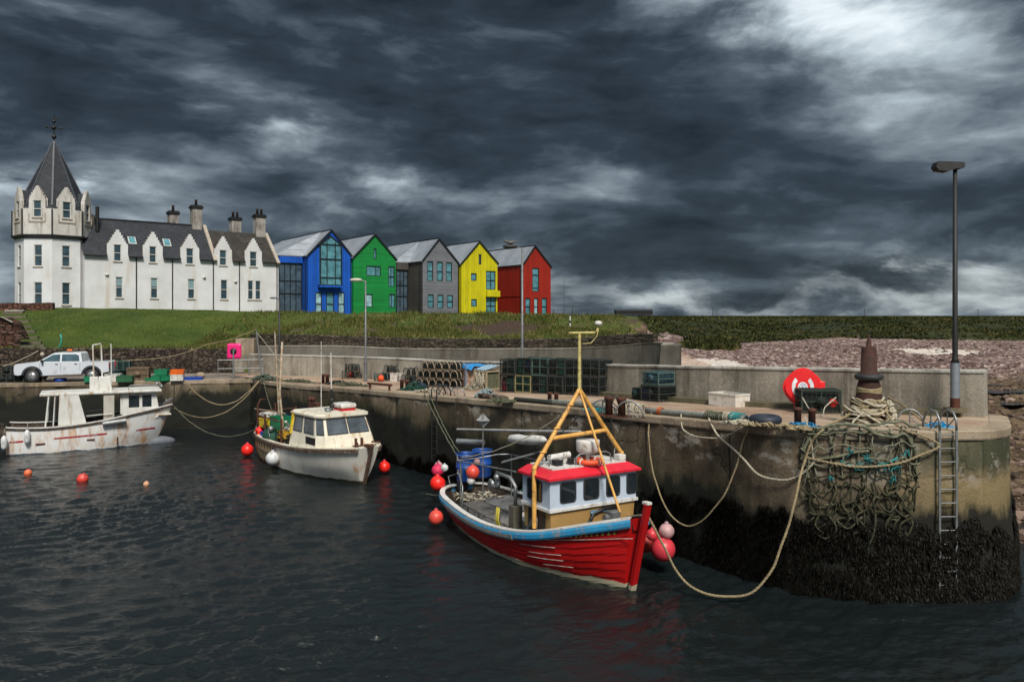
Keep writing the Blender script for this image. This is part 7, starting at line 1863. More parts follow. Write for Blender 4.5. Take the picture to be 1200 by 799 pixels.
edgepipe('pipe',425,452,.3,.06,'rusty bench like rail on the edge above the cream boat',M_RUST,.3)
m,a,n_=edge(427,None,-.3); MB().box((0,0,0),(.1,.1,.3)).build('rail_leg',M_RUST,None,loc=(m.x,m.y,m.z+.15)).name='rail_leg'
o=bpy.data.objects['rail_leg']; tag(o,'landward rusty leg under the bench like rail','rail leg','legs of the bench rail'); m,a,n_=edge(450,None,-.3); o2=o.copy(); COL.objects.link(o2); o2.location=(m.x,m.y,m.z+.15); o2['label']='seaward rusty leg under the bench like rail'
p,a,n_=edge(737.5,None,-.25)
# bindings
def binding(px,inset,r,label,mt,w=.5,n=9):
    p,a,n_=edge(px,None,-inset); o=thing('rope_binding',label,'rope',(p.x,p.y,p.z+.11),a)
    m=MB()
    for k in range(n): x=-w/2+w*k/(n-1); m.torus((x,0,0),r+rnd.uniform(0,.02),.02,14,5,rot=Matrix.Rotation(R(90+rnd.uniform(-14,14)),3,'Y'))
    m.build('turns',mt,o)
binding(826,.30,.11,'pale green rope bound round the middle of the long pipe',M_ROPEG,.6); binding(848,.30,.12,'pale rope bound where the two pipes meet',M_ROPEW,.3,5); binding(856,.30,.125,'turquoise twine wound on the shorter pipe',M_ROPEB,.35,8)
binding(768,.30,.10,'orange rope tied round the long pipe',mat('orange_rope',(.40,.10,.03),bump=.4),.12,4); binding(737,.30,.17,'pale lump of rope at the landward end of the long pipe',M_ROPEW,.6,8)
# --- tyre on the edge
p,a,n_=edge(893,None,-.18); ty2=thing('tyre','dark blue tyre lying on the pier edge by the shorter pipe','tyre',(p.x,p.y,p.z+.14),0)
MB().torus((0,0,0),.30,.125,30,12).build('tread',mat('dark_blue_tyre',(.012,.018,.035),(.02,.028,.045),scale=5,bump=.3),ty2); MB().torus((0,0,.04),.21,.05,30,8).build('bead',M_RUBBER,ty2)
# --- heaps of rope on the edge
def heap(px,py,rx,ry,hh,mt,label,n=46,r=.022,dy=0,loops=True,name='rope_heap'):
    p=on(px,py,dy); o=thing(name,label,'rope',p,R(-35)); m=MB()
    for k in range(n):
        a0=rnd.uniform(0,6.28); q=rnd.random()**.6; x,y=math.cos(a0)*rx*q,math.sin(a0)*ry*q; h0=hh*max(0,1-q)*rnd.uniform(.5,1)+r
        if k%2: m.tube([(x+.16*math.cos(t)*(1+.2*math.sin(k)),y+.13*math.sin(t),max(r,h0+.05*math.sin(t*2+k))) for t in np.linspace(0,5.2,9)],r,5)
        else: m.tube([(x,y,h0),(x+rnd.uniform(-.2,.2),y+rnd.uniform(-.12,.12),h0+rnd.uniform(0,.06)),(x+rnd.uniform(-.38,.38),y+rnd.uniform(-.2,.2),max(r,h0*.5))],r,5)
    m.build('strands',mt,o); return o
heap(486,457.5,.7,.35,.42,M_NETG,'heap of dark green net beside the weedy bollards',80,.02)
heap(492,456.5,.45,.25,.5,mat('navy_net',(.01,.02,.05),(.015,.05,.07),scale=9,bump=.5),'navy net bundle on top of the dark green heap',50,.022)
heap(505,460,.8,.25,.18,M_ROPEW,'pale rope heap where lines run down to the red boat')
heap(570,466,.5,.3,.40,mat('pale_blue_grey_rope',(.26,.32,.34),(.14,.18,.19),scale=9,bump=.5),'blue grey rope piled on the edge below the netting box',70,.03)
heap(588,471,.6,.22,.16,M_ROPEG,'greenish rope heap beside the blue grey one',50)
heap(411,452.5,1.6,.3,.25,M_ROPEG,'long heap of weedy rope above the cream boat',90)
heap(398,451,1.0,.25,.28,M_ROPEK,'dark rope heap behind the white aerial',60)
heap(350,448,1.5,.25,.22,M_ROPEG,'weedy rope heap near the inner end of the pier',70)
heap(312,445.5,1.3,.4,.4,mat('grey_green_net',(.10,.13,.10),(.05,.07,.05),scale=8,bump=.5),'grey green net bundle at the corner of pier and quay',90,.03)
heap(872,498,.5,.18,.10,M_ROPEW,'pale coil just landward of the blue tyre',26)
heap(910,501,.9,.16,.07,M_ROPET,'tan lines running along the edge past the blue tyre',40)
heap(940,501,.35,.2,.12,mat('bright_blue_line',(.02,.22,.45),bump=.4),'small tangle of blue line at the foot of the bollards',26,.016)
heap(1098,500,.2,.12,.10,mat('azure_line',(.02,.30,.60),bump=.4),'azure knot of line by the hoops on the pier head',22,.016)
heap(697,482,.35,.15,.12,M_ROPEB,'turquoise tangle hanging over the edge behind the gantry',30,.016)
# --- rope net draped over the pier head
_OFC={}
def W_(px,py,out=.10):
    k=round(out,2)
    if k not in _OFC:
        o_=offset(EP,k) ; _OFC[k]=[(600+FPX*q.x/q.y,q) for q in o_[:-8]]
    l=_OFC[k]; i=min(range(len(l)),key=lambda j:abs(l[j][0]-px)); i2=i+1 if i+1<len(l) and (l[i][0]-px)*(l[min(i+1,len(l)-1)][0]-px)<=0 else max(i-1,0)
    a,b=l[i],l[i2]; f=0 if abs(a[0]-b[0])<1e-6 else min(1,max(0,(px-a[0])/(b[0]-a[0]))); q=a[1].lerp(b[1],f)
    return Vector((q.x,q.y,P(px,py,q.y).z))
net=thing('rope_net','heavy weed grown rope net hanging over the pier head','net',W_(1008,505))
NL=W_(1008,505)
groups={'top':[],'low':[],'blue':[]}
xs_=[944,955,972,990,1010,1026,1043,1056,1066,1072]
m=MB(); m2=MB(); m3=MB()
def jit(v,s=.05): return v+Vector((rnd.uniform(-s,s),rnd.uniform(-.03,.03),rnd.uniform(-s,s)))
for i,x in enumerate(xs_):
    top=[W_(x+rnd.uniform(-4,4),y+rnd.uniform(-3,3),.08+.05*rnd.random()) for y in np.linspace(503,560,5)]
    low=[top[-1]]+[W_(x+rnd.uniform(-7,7)+(4 if x<1000 else -3)*k*.4,y,.12+.08*rnd.random()) for k,y in enumerate(np.linspace(574,rnd.uniform(612,640),5))]
    m.tube([q-NL for q in smooth_path([jit(q,.05) for q in top],.07)],.022,6); m2.tube([q-NL for q in smooth_path([jit(q,.06) for q in low],.07)],.027,6)
    if i%2==0:
        a2_=[W_(x+6+rnd.uniform(-3,3),y,.07) for y in np.linspace(505,600,6)]; m2.tube([q-NL for q in smooth_path([jit(q,.06) for q in a2_],.07)],.018,5)
for k,(y,r_) in enumerate([(499,.034),(507,.024),(524,.02),(541,.022),(556,.022),(572,.024),(585,.027),(599,.027),(612,.026),(626,.024)]):
    mm=m if k<4 else m2; seg=[]; xe=1078 if k<6 else (1066-8*(k-6)); xb_=938 if k<7 else 948+7*(k-7)
    sag=rnd.uniform(2,6)
    for x in np.linspace(xb_,xe,15):
        t=(x-938)/140; seg.append(W_(x,y+sag*math.sin(t*math.pi*(2+k%3))+rnd.uniform(-3.2,3.2)+(2.2 if int((x-938)/10)%2 else -1.5),.10+.07*rnd.random()))
    mm.tube([q-NL for q in smooth_path(seg,.07)],r_,7)
for s0 in range(5):
    x=rnd.uniform(945,1065); y=rnd.uniform(560,620); seg=[W_(x,y,.12),W_(x+rnd.uniform(8,18),y+rnd.uniform(6,14),.2),W_(x+rnd.uniform(22,34),y+rnd.uniform(-6,6),.12)]; m2.tube([q-NL for q in smooth_path(seg,.07)],.026,6)
seg=[W_(940,530),W_(952,508),W_(968,500,.14),W_(990,497,.16),W_(1012,500,.18),W_(1026,508,.16),W_(1046,512,.14),W_(1060,508,.12),W_(1068,520),W_(1078,538)]
m.tube([q-NL for q in smooth_path(seg,.07)],.045,7)
seg=[W_(938,545),W_(960,538),W_(980,535),W_(1000,530),W_(1018,528)]; m.tube([q-NL for q in smooth_path(seg,.07)],.036,7)
for (x,y) in ((995,528),(1020,540),(1006,545),(1040,548),(1052,545),(1060,530),(975,560),(1048,560),(1015,535),(1030,543)):
    for j in range(5): 
        c=W_(x,y,.16); m3.tube([c-NL,jit(c,.12)-NL,jit(c,.16)-NL+Vector((0,0,-.08))],.014,4)
seg=[W_(985,540),W_(1000,546),W_(1018,547),W_(1036,544),W_(1052,536)]; m3.tube([q-NL for q in smooth_path(seg,.07)],.03,6)
for s0 in range(13):   # loose ends and slack loops
    x=rnd.uniform(942,1070); y=rnd.uniform(508,600); seg=[W_(x,y,.1),W_(x+rnd.uniform(-8,8),y+rnd.uniform(8,16),.18),W_(x+rnd.uniform(-14,14),y+rnd.uniform(18,40),.12)]; (m if y<545 else m2).tube([q-NL for q in smooth_path(seg,.07)],rnd.uniform(.009,.018),5)
m.build('pale_net_ropes',M_ROPEW if False else mat('weathered_net_rope',(.22,.22,.155),(.075,.085,.052),scale=7,rough=.9,bump=.9,bscale=60,bdist=.02),net)
m2.build('weedy_net_ropes',mat('weedy_net_rope',(.040,.038,.016),(.014,.018,.007),scale=5,rough=.85,bump=.9,bscale=60,bdist=.02,dirt=(.13,.115,.07),dirtamt=.35),net); m3.build('turquoise_lashings',M_ROPEB,net)
# --- mooring ropes
def E_(px,out=.05,dz_=0.03): 
    p,_,_=edge(px,None,out); return Vector((p.x,p.y,p.z+dz_))
bowP=FRb.M@Vector((.55,.1,1.95))
rope('mooring_rope',[bowP,P(778,640,20.0),P(795,672,20.0),P(820,693,19.75),P(852,699,19.5),P(882,693,19.35),P(905,665,19.3),P(922,620,19.35),P(933,580,19.45),W_(941,545,.34),W_(950,520,.24),E_(962,.05,.05),on(1000,496)+Vector((0,0,.3)),q+Vector((0,-.3,.6))],.032,M_ROPET,'long tan mooring rope sweeping from the red bow low over the weed to the net')
rope('mooring_rope',[E_(880,-.1,.1),W_(872,512,.14),W_(862,550,.22),W_(845,585,.36),W_(825,608,.44),W_(805,616,.46),W_(785,602,.44),W_(772,575,.36),W_(764,545,.2),W_(760,510,.1),E_(760,-.1,.05)],.024,M_ROPET,'tan rope hanging in a deep bight between the pipe and the tyre')
rope('mooring_rope',[E_(829,-.05,.06),W_(842,510,.15),W_(870,536,.2),W_(890,556,.2),W_(915,562,.2),W_(938,556,.16),W_(955,540,.12)],.030,M_ROPEW,'cream rope slung from the pipe across to the net')
rope('mooring_rope',[E_(795,-.1,.1),W_(800,502,.15),W_(815,511,.15),W_(840,513,.15),W_(862,505,.12),E_(876,-.1,.1)],.022,M_ROPEW,'pale slack loop hanging below the long pipe')
rope('mooring_rope',[q+Vector((.3,-.35,.35)),E_(1060,.03,.06),W_(1085,512,.12),W_(1100,522,.2),W_(1080,532,.2),W_(1050,544,.2),W_(1010,547,.2),W_(975,543,.18),W_(945,536,.14)],.030,M_ROPET,'tan rope passing from the post behind the ladder and along the net')
rope('mooring_rope',[q+Vector((.4,-.25,.75)),on(1060,492)+Vector((0,-.2,.32)),on(1085,498)+Vector((0,0,.06)),E_(1120,-.5,.03)],.026,M_ROPET,'upper tan line running from the post past the hoops')
rope('mooring_rope',[q+Vector((-.3,-.4,.35)),on(1000,500)+Vector((0,0,.05)),on(1050,500)+Vector((0,0,.04)),E_(1090,-.25,.03)],.024,M_ROPEW,'pale line lying on the deck from the post to the ladder')
rope('mooring_rope',[q+Vector((-.5,-.3,.06)),on(990,499)+Vector((0,0,.03)),on(960,500)+Vector((0,0,.03)),on(925,500)+Vector((0,0,.03)),on(905,499)+Vector((0,0,.03))],.022,M_ROPET,'straight tan line lying on the deck between post and bollards')
rope('mooring_rope',[on(942,500)+Vector((0,-.1,.3)),W_(950,515,.1),W_(953,545,.12)],.02,M_ROPEW,'short white line dropping from the bollards to the net')
rs=FRb.M@Vector((-8.3,-.3,1.6))
rope('mooring_rope',hang(E_(498,.05,.1),rs,.15),.024,M_ROPEG,'greenish stern line running steeply down to the red boat')
rope('mooring_rope',hang(E_(503,.05,.1),rs+Vector((.25,.2,-.1)),.3),.024,M_ROPEG,'second greenish stern line a little slacker than its twin')
rope('mooring_rope',hang(P(480,570,33.5),FRb.M@Vector((-8.7,-.3,.9)),.25),.026,M_ROPEG,'weedy line leaving the stern of the red boat low over the water')
rope('mooring_rope',hang(FRb.M@Vector((XG,.1,4.6)),FRb.M@Vector((-7.7,-.9,2.3)),.35),.014,M_ROPEW,'thin white line from the gantry top back to the stern frame')
rope('mooring_rope',hang(FRb.M@Vector((XG,.1,4.2)),FRb.M@Vector((-7.4,.9,2.3)),.3),.014,M_ROPEK,'thin dark line from the gantry top back to the stern frame')
# lines of the two other boats to the quay
mbw=FM_.M@Vector((-8.9,-.2,1.9)); wbw=FW_.M@Vector((.6,.1,2.15))
c1=Vector((P(215,0,47.7).x,P(215,0,47.7).y-.15,3.02)); 
rope('mooring_rope',hang(P(216,445,48.1),wbw,.25),.022,M_ROPEK,'short dark line from the bow of the white boat up to the quay')
rope('mooring_rope',hang(P(216,445,48.1),P(303,446,49.3),1.5,20),.030,M_ROPET,'tan rope slung from the quay edge to the corner of the pier')
rope('mooring_rope',hang(P(304,446,49.3),wbw+Vector((.25,0,-.3)),1.25,20),.026,M_ROPET,'long tan rope from the pier corner down to the white bow')
rope('mooring_rope',hang(mbw,wbw+Vector((.2,.1,-.2)),1.3,20),.026,M_ROPEG,'low slack rope joining the stern of the cream boat and the white bow')
rope('mooring_rope',hang(mbw+Vector((0,.2,.2)),P(309,447,48.5),.2),.022,M_ROPEG,'weedy line from the stern of the cream boat to the pier corner')
rope('mooring_rope',[P(3,430,47.6),P(30,419,47.8),P(45,411,48.0)],.02,M_ROPEW,'pale line rising to the post beside the pickup')
rope('mooring_rope',[P(0,427.5,52),P(120,424,52.5),P(200,417.5,53),P(245,403,54.5),P(270,398,55.5),P(300,386,56.5)],.022,M_ROPET,'thin line strung above the crates to the leaning pole')
# mast of the leaning pole
p0_=P(307,442,50.6); p1_=P(300.5,387,50.6); o=thing('leaning_pole','pale slim pole leaning near the inner end of the pier','pole',(p0_.x,p0_.y,3.0)); MB().cyl((0,0,0),p1_-Vector((p0_.x,p0_.y,3.0)),.06,.045,n=8).build('shaft',M_STEEL,o); MB().tube([p1_-p0_+Vector((.0,0,0)),Vector((1.4,0,0.8)),Vector((1.9,-.2,0))],.015,5).build('stay',M_ROPEW,o)
# pier end post and rope by the pickup
p=P(47,448.5,47.5); o=thing('mooring_timber','dark timber post on the quay edge by the pickup bonnet','post',(p.x,47.9,3.0)); MB().cyl((0,0,0),(0,0,P(0,411,47.9).z-3),.12,.10,n=10).build('shaft',M_DARKW,o); MB().sphere((-.05,-.06,P(0,415,47.9).z-3),.13,10,7).build('white_knot',M_ROPEW,o)
# ---------------------------------------------------------------- the quay: pickup and fish gear
M_TRK=mat('white_car_paint',(.60,.64,.70),(.55,.59,.65),scale=1,rough=.25,bump=0,coat=.5,dirt=(.30,.27,.22),dirtamt=.12); M_TRIM=mat('dark_wheel_arch',(.03,.035,.05),bump=.05,rough=.6)
tp=P(78,447,48.7)
tk=thing('pickup_truck','white double cab pickup with dark wheel arches parked on the quay','pickup',(tp.x,tp.y,3.0),R(180)+math.atan2(3.3,13.7))
def arc_(cx,cz,r,a0,a1,n=8): return [(cx+r*math.cos(R(a0+(a1-a0)*i/n)),cz+r*math.sin(R(a0+(a1-a0)*i/n))) for i in range(n+1)]
WF,WR=1.62,-1.62
prof=[(2.55,.50),(2.60,.75),(2.58,1.02),(2.46,1.13)]+[(1.45,1.23),(1.30,1.25)]+[(.55,1.72),(.40,1.78),(-.85,1.80),(-1.0,1.74),(-1.10,1.26),(-1.12,1.20),(-2.52,1.22),(-2.56,1.15),(-2.58,.62)]+[(-2.1,.52)]+arc_(WR,.42,.46,12,168)[::-1]*0+[]
low_=[(-2.12,.50)]+arc_(WR,.42,.47,170,10)+[(WF-.48,.42)]+arc_(WF,.42,.47,170,10)+[(2.4,.45)]
full=prof[:-1]+low_
m=MB(); w2=.86
def py_(x,z): 
    return w2-(.16*max(0,(z-1.2)/.6) if -1.15<x<1.4 else 0)
n_=len(full)
a=[(x,-py_(x,z),z) for x,z in full]; b=[(x,py_(x,z),z) for x,z in full]
m.add(a+b,[(i,(i+1)%n_,n_+(i+1)%n_,n_+i) for i in range(n_)])
tri=geometry.tessellate_polygon([[Vector((x,z,0)) for x,z in full]]); m.add(a,[tuple(t) for t in tri]); m.add(b,[tuple(t)[::-1] for t in tri])
bod=m.build('body',M_TRK,tk,bevel=.03)
gpoly=[[(1.16,1.26),(.52,1.66),(.12,1.68),(.12,1.26)],[(.02,1.26),(.02,1.68),(-.72,1.68),(-.90,1.60),(-.95,1.26)]]
for s_ in (1,-1):
    for pl_ in gpoly:
        MB().add([(x,s_*(py_(x,z)+.008),z) for x,z in pl_],[tuple(range(len(pl_)))]).build('side_window',mat_glass('car_glass',(.03,.055,.07),.08) if 'CG' not in globals() else CG,tk); 
        CG=bpy.data.materials['car_glass']
MB().add([(1.24,-.68,1.27),(1.24,.68,1.27),(.66,.62,1.68),(.66,-.62,1.68)],[(0,1,2,3)]).build('windscreen',CG,tk).location=(.03,0,.03)
for s_ in (1,-1):
    for x in (.07,1.2,-.98): MB().box((x,s_*(.868),.95),(.012,.006,.55)).build('door_seam',M_TRIM,tk)
    for x in (.3,-.75): MB().box((x,s_*.875,1.10),(.16,.02,.035)).build('door_handle',M_BLACK,tk)
    MB().box((1.05,s_*.98,1.28),(.12,.18,.16)).build('mirror',M_BLACK,tk,bevel=.02)
    MB().box((0,s_*.80,.40),(2.2,.16,.05)).build('side_step',M_BLACK,tk)
    for wx in (WF,WR):
        m=MB(); m.T=Matrix.Translation((wx,s_*.76,.40)); rot=Matrix.Rotation(R(90),3,'X'); m.lathe([(.20,-.11),(.34,-.12),(.39,-.08),(.39,.08),(.34,.12),(.20,.11)],n=24,rot=rot); wh_=m.build('wheel',M_RUBBER,tk)
        m=MB(); m.T=Matrix.Translation((wx,s_*(.76+.115),.40)); m.lathe([(.22,-.01),(.23,.01),(.20,.015),(.07,.0),(.05,.02)],n=20,rot=rot)
        for k in range(5): t=R(72*k+18); m.bar((.06*math.cos(t),s_*.012,.06*math.sin(t)),(.20*math.cos(t),s_*.012,.20*math.sin(t)),.05,.02)
        m.build('rim',mat('alloy_rim',(.42,.43,.45),metal=.6,rough=.35,bump=0),wh_)
        m=MB(); pa=arc_(wx,.42,.47,5,175,12); pb_=arc_(wx,.42,.58,5,175,12)
        m.add([(x,s_*.885,z) for x,z in pa]+[(x,s_*.885,z) for x,z in pb_]+[(x,s_*.80,z) for x,z in pa]+[(x,s_*.80,z) for x,z in pb_],[(i,i+1,14+i,13+i) for i in range(12)]+[(26+i,27+i,1+i,i) for i in range(12)]+[(13+i,14+i,40+i,39+i) for i in range(12)]); m.build('wheel_arch',M_TRIM,tk)
    MB().box((2.53,s_*.68,.92),(.08,.32,.18)).build('headlight',M_PGLASS,tk,bevel=.02); MB().box((-2.57,s_*.78,.98),(.05,.12,.34)).build('tail_light',M_REDPL,tk)
MB().box((2.6,0,.55),(.14,1.7,.24)).build('front_bumper',M_TRIM,tk,bevel=.03); MB().box((-2.62,0,.52),(.12,1.6,.14)).build('rear_bumper',M_STEEL,tk); MB().box((2.56,0,.86),(.04,.9,.2)).build('grille',M_BLACK,tk)
m=MB(); m.box((-.2,0,1.83),(.3,.9,.05)); m.build('beacon_bar',M_STEEL,tk); MB().lathe([(.10,1.85),(.10,1.93),(.05,1.96)],(-.1,-.1,0),n=12).lathe([(.10,1.85),(.10,1.93),(.05,1.96)],(-.3,.2,0),n=12).build('amber_beacon',M_ORG,tk)
m=MB(); m.box((-1.85,0,.72),(1.3,1.5,.05)); m.build('load_bed',M_BLACK,tk)
def Q(px,py,Y=None):
    Y=Y or 4*FPX/(py-HY); return Vector((P(px,0,Y).x,Y,3.0))
gq='fish gear on the inner quay'
crate('fish_crate',Q(105,447.6,48.1),(.5,.35,.36),M_GRN,'small green tub by the rear wheel of the pickup',.2,group=gq)
heap_=thing('net_bag','red mesh bag on the quay behind the green tub','net bag',Q(112,447,48.2)); MB().sphere((0,0,.16),.26,12,8,sc=(1.3,.8,.65)).build('mesh',mat('red_mesh_bag',(.30,.05,.05),(.14,.03,.03),scale=14,bump=.8),heap_); MB().torus((0,0,.30),.07,.02,10,5).build('drawstring',M_ROPEW,heap_)
crate('fish_crate',Q(133,444,48.9),(.85,.6,.45),M_WHT,'white tote stuffed with rope behind the white boat roof',.25,group=gq,open_=False,lidm=M_ROPEB)
crate('fish_crate',Q(147,446,48.4),(.9,.65,.36),mat('dull_green_plastic',(.02,.12,.05),bump=.1),'long dull green tray before the wooden creel',.22,group=gq)
o=box_creel('creel','tall pale green wire cage standing behind the dull green tray',.75,.6,1.15,M_CREELT,M_NETT,Q(146,442.5,50.5),.2,'creels on the inner quay')
o=box_creel('creel','brown wooden slatted creel between the wire cage and the green boxes',1.25,.8,.78,M_SLAT,M_SLAT,Q(163,443.5,49.8),.24,'creels on the inner quay')
for i,(px,py,z,rz,lb_) in enumerate([(186,444,.0,.2,'green fish box at the landward end of the green cluster'),(195,443.5,.0,.7,'green fish box standing on edge at the seaward end of the cluster'),(190,443,.36,.1,'topmost green fish box of the cluster'),(178,444.5,.0,.5,'flat green tray before the green cluster')]):
    v=Q(px,py,49.2); crate('fish_crate',(v.x,v.y,3.0+z),(.75,.5,.34 if i<3 else .15),M_GRN,lb_,rz,group=gq)
v=Q(208,444,49.3); crate('fish_crate',v,(.74,.55,.38),M_WHT,'white fish box under the orange ones',.25,group=gq)
crate('fish_crate',v+Vector((0,0,.385)),(.76,.57,.14),M_ORG,'lower orange box on the white fish box',.25,group=gq); crate('fish_crate',v+Vector((.02,0,.53)),(.74,.55,.14),M_ORG,'upper orange box of the stacked pair',.28,group=gq)
v=Q(225,443.5,49.8); crate('fish_crate',v,(1.25,.6,.17),M_BLU,'long flat blue tray on the quay',.25,group=gq)
rk_=thing('stone','grey stone resting on the far side of the long blue tray','stone',Q(235,441,50.8)); MB().sphere((0,0,.2),.27,8,6,sc=(1.2,.9,.8)).build('rock',M_COPE,rk_)
for i,(px,z,lb_) in enumerate([(4,0,'dark creel at the landward end of the row before the bonnet'),(14,0,'dark creel second in the row before the bonnet'),(24,0,'dark creel third in the row before the bonnet'),(34,0,'dark creel touching the bonnet of the pickup'),(9,.5,'upper dark creel over the first two before the bonnet'),(20,.5,'upper dark creel in the middle of the row before the bonnet')]):
    v=Q(px,448.5,47.9); box_creel('creel',lb_,.50,.8,.48,M_CREELK,M_NETK,(v.x,v.y+.1,3.0+z),.24,'dark creels before the pickup')
m=MB(); o=thing('wheel_tub','blue tub lying under the pickup between its wheels','tub',Q(71,446.5,48.3),0); m.lathe([(.28,0),(.33,.02),(.36,.22),(.33,.23),(.3,.04)],n=18); m.build('shell',M_BLU,o)
# wall, steps and rubble at the top of the bank
def fitwall(name,label,pts,h,th,mt):
    o=thing(name,label,'wall'); path=smooth_path([Vector((x,y,gz(x,y)-.3)) for x,y in pts],.4); nn=[(b-a) for a,b in zip([Vector((p.x,p.y,0)) for p in path],offset([Vector((p.x,p.y,0)) for p in path],1.0))]
    m=MB(); rows_=[[p+n_*a_+Vector((0,0,b_+noise.noise(p*2)*.08*(b_>.1))) for a_,b_ in ((th/2,0),(th/2*.9,h+.3),(-th/2*.9,h+.3),(-th/2,0))] for p,n_ in zip(path,nn)]
    m.grid(rows_,smooth=False,closed=True); m.add(rows_[0],[(0,1,2,3)]); m.add(rows_[-1],[(3,2,1,0)]); m.build('stone_body',mt,o); return o
fitwall('field_wall','low reddish rubble wall on the lawn before the inn tower',[(P(-60,0,71).x,71),(P(0,0,71).x,71),(P(35,0,71).x,71),(P(61,0,71).x,71.3)],.62,.6,mat_stone('red_rubble',[(.06,.025,.018),(.14,.065,.045),(.22,.11,.08)],bw=.4,bh=.14))
st=thing('bank_steps','worn stone steps climbing the grass bank to the field wall','steps')
M_STEP=mat('worn_step_stone',(.14,.12,.09),(.08,.07,.05),scale=3,bump=.6); m=MB()
for k in range(9):
    t=k/8; c=P(16+t*26,368.5+t*27,69.5-t*11.5); zz=gz(c.x,c.y); m.box((c.x,c.y,zz+.02),(1.6,.55,.28),rz=.25)
m.build('treads',M_STEP,st); c=P(18,367,69.8); MB().box((c.x,c.y,gz(c.x,c.y)+.16),(1.5,.5,.1),rz=.2).build('top_slab',M_LIP,st)
rbw=thing('rubble_bastion','red brown rubble wall with a pale sloping coping beside the steps','wall')
m=MB(); c0=P(-40,0,58); c1_=P(8,0,58.5); c2_=P(17,0,61)
pl_=[(P(-60,372,57.5),P(-60,425,57.5)),(P(2,372,58),P(2,420,58)),(P(14,378,58.5),P(14,415,58.5)),(P(24,398,59),P(24,412,59))]
m.add([a for a,b in pl_]+[Vector((b.x,b.y,3.5)) for a,b in pl_]+[a+Vector((0,1.2,0)) for a,b in pl_],[(i,i+1,5+i,4+i) for i in range(3)]+[(i,8+i,9+i,i+1) for i in range(3)]); m.build('stone_body',mat_stone('red_rubble_near',[(.05,.022,.018),(.13,.06,.045),(.24,.15,.12)],bw=.45,bh=.16),rbw)
m=MB(); m.bar(pl_[1][0]+Vector((0,-.02,.04)),pl_[2][0]+Vector((0,-.02,.04)),.35,.1); m.bar(pl_[0][0]+Vector((0,-.02,.04)),pl_[1][0]+Vector((0,-.02,.04)),.35,.1); m.build('coping',M_LIP,rbw)
hs=thing('hose','turquoise hose end curving up out of the grass bank','hose',P(69,400,57.3)); MB().tube([Vector((-.2,0,-.15)),(0.05,0,.1),(.17,0,.4),(.2,0,.7),(.12,0,1.0)],.05,7).build('pipe',mat('turquoise_hose',(.03,.38,.32),bump=0),hs); hs.location.z=gz(hs.location.x,hs.location.y)+.1
p=P(668,388,62); mk_=thing('marker_post','small white marker post on the rough grass behind the gantry mast','post',(p.x,p.y,gz(p.x,p.y))); MB().cyl((0,0,0),(0,0,.85),.06,n=8).build('shaft',M_WHT,mk_); MB().cyl((0,0,.3),(0,0,.5),.065,n=8).build('black_band',M_BLACK,mk_)
# ---------------------------------------------------------------- seaweed, grass, scrub, rocks: what nobody could count
def blades(name, quads, mt, label, cat):
    """quads: array (n,4,3)"""
    q=np.asarray(quads,dtype=np.float32); n=len(q)
    me=bpy.data.meshes.new(name); me.vertices.add(n*4); me.vertices.foreach_set('co',q.ravel())
    me.loops.add(n*4); me.loops.foreach_set('vertex_index',np.arange(n*4)); me.polygons.add(n); me.polygons.foreach_set('loop_start',np.arange(n)*4); me.polygons.foreach_set('loop_total',np.full(n,4)); me.update(calc_edges=True)
    me.materials.append(mt); o=bpy.data.objects.new(name,me); COL.objects.link(o); return tag(o,label,cat,kind='stuff')
def leafmat(name,stops,rough=.5,spec=.5,sc=2.5,trans=0):
    m,nt,b=newmat(name); v=coords(nt,(1,1,1),True)
    wn=nd(nt,'ShaderNodeNewGeometry').outputs['Random Per Island']
    n_=noise_(nt,v,sc,5,.6); f=math_(nt,'ADD',math_(nt,'MULTIPLY',wn,.45),math_(nt,'MULTIPLY',n_,.6))
    nt.links.new(ramp(nt,f,stops),b.inputs['Base Color']); b.inputs['Roughness'].default_value=rough; b.inputs['Specular IOR Level'].default_value=spec; return m
rs=np.random.RandomState(5)
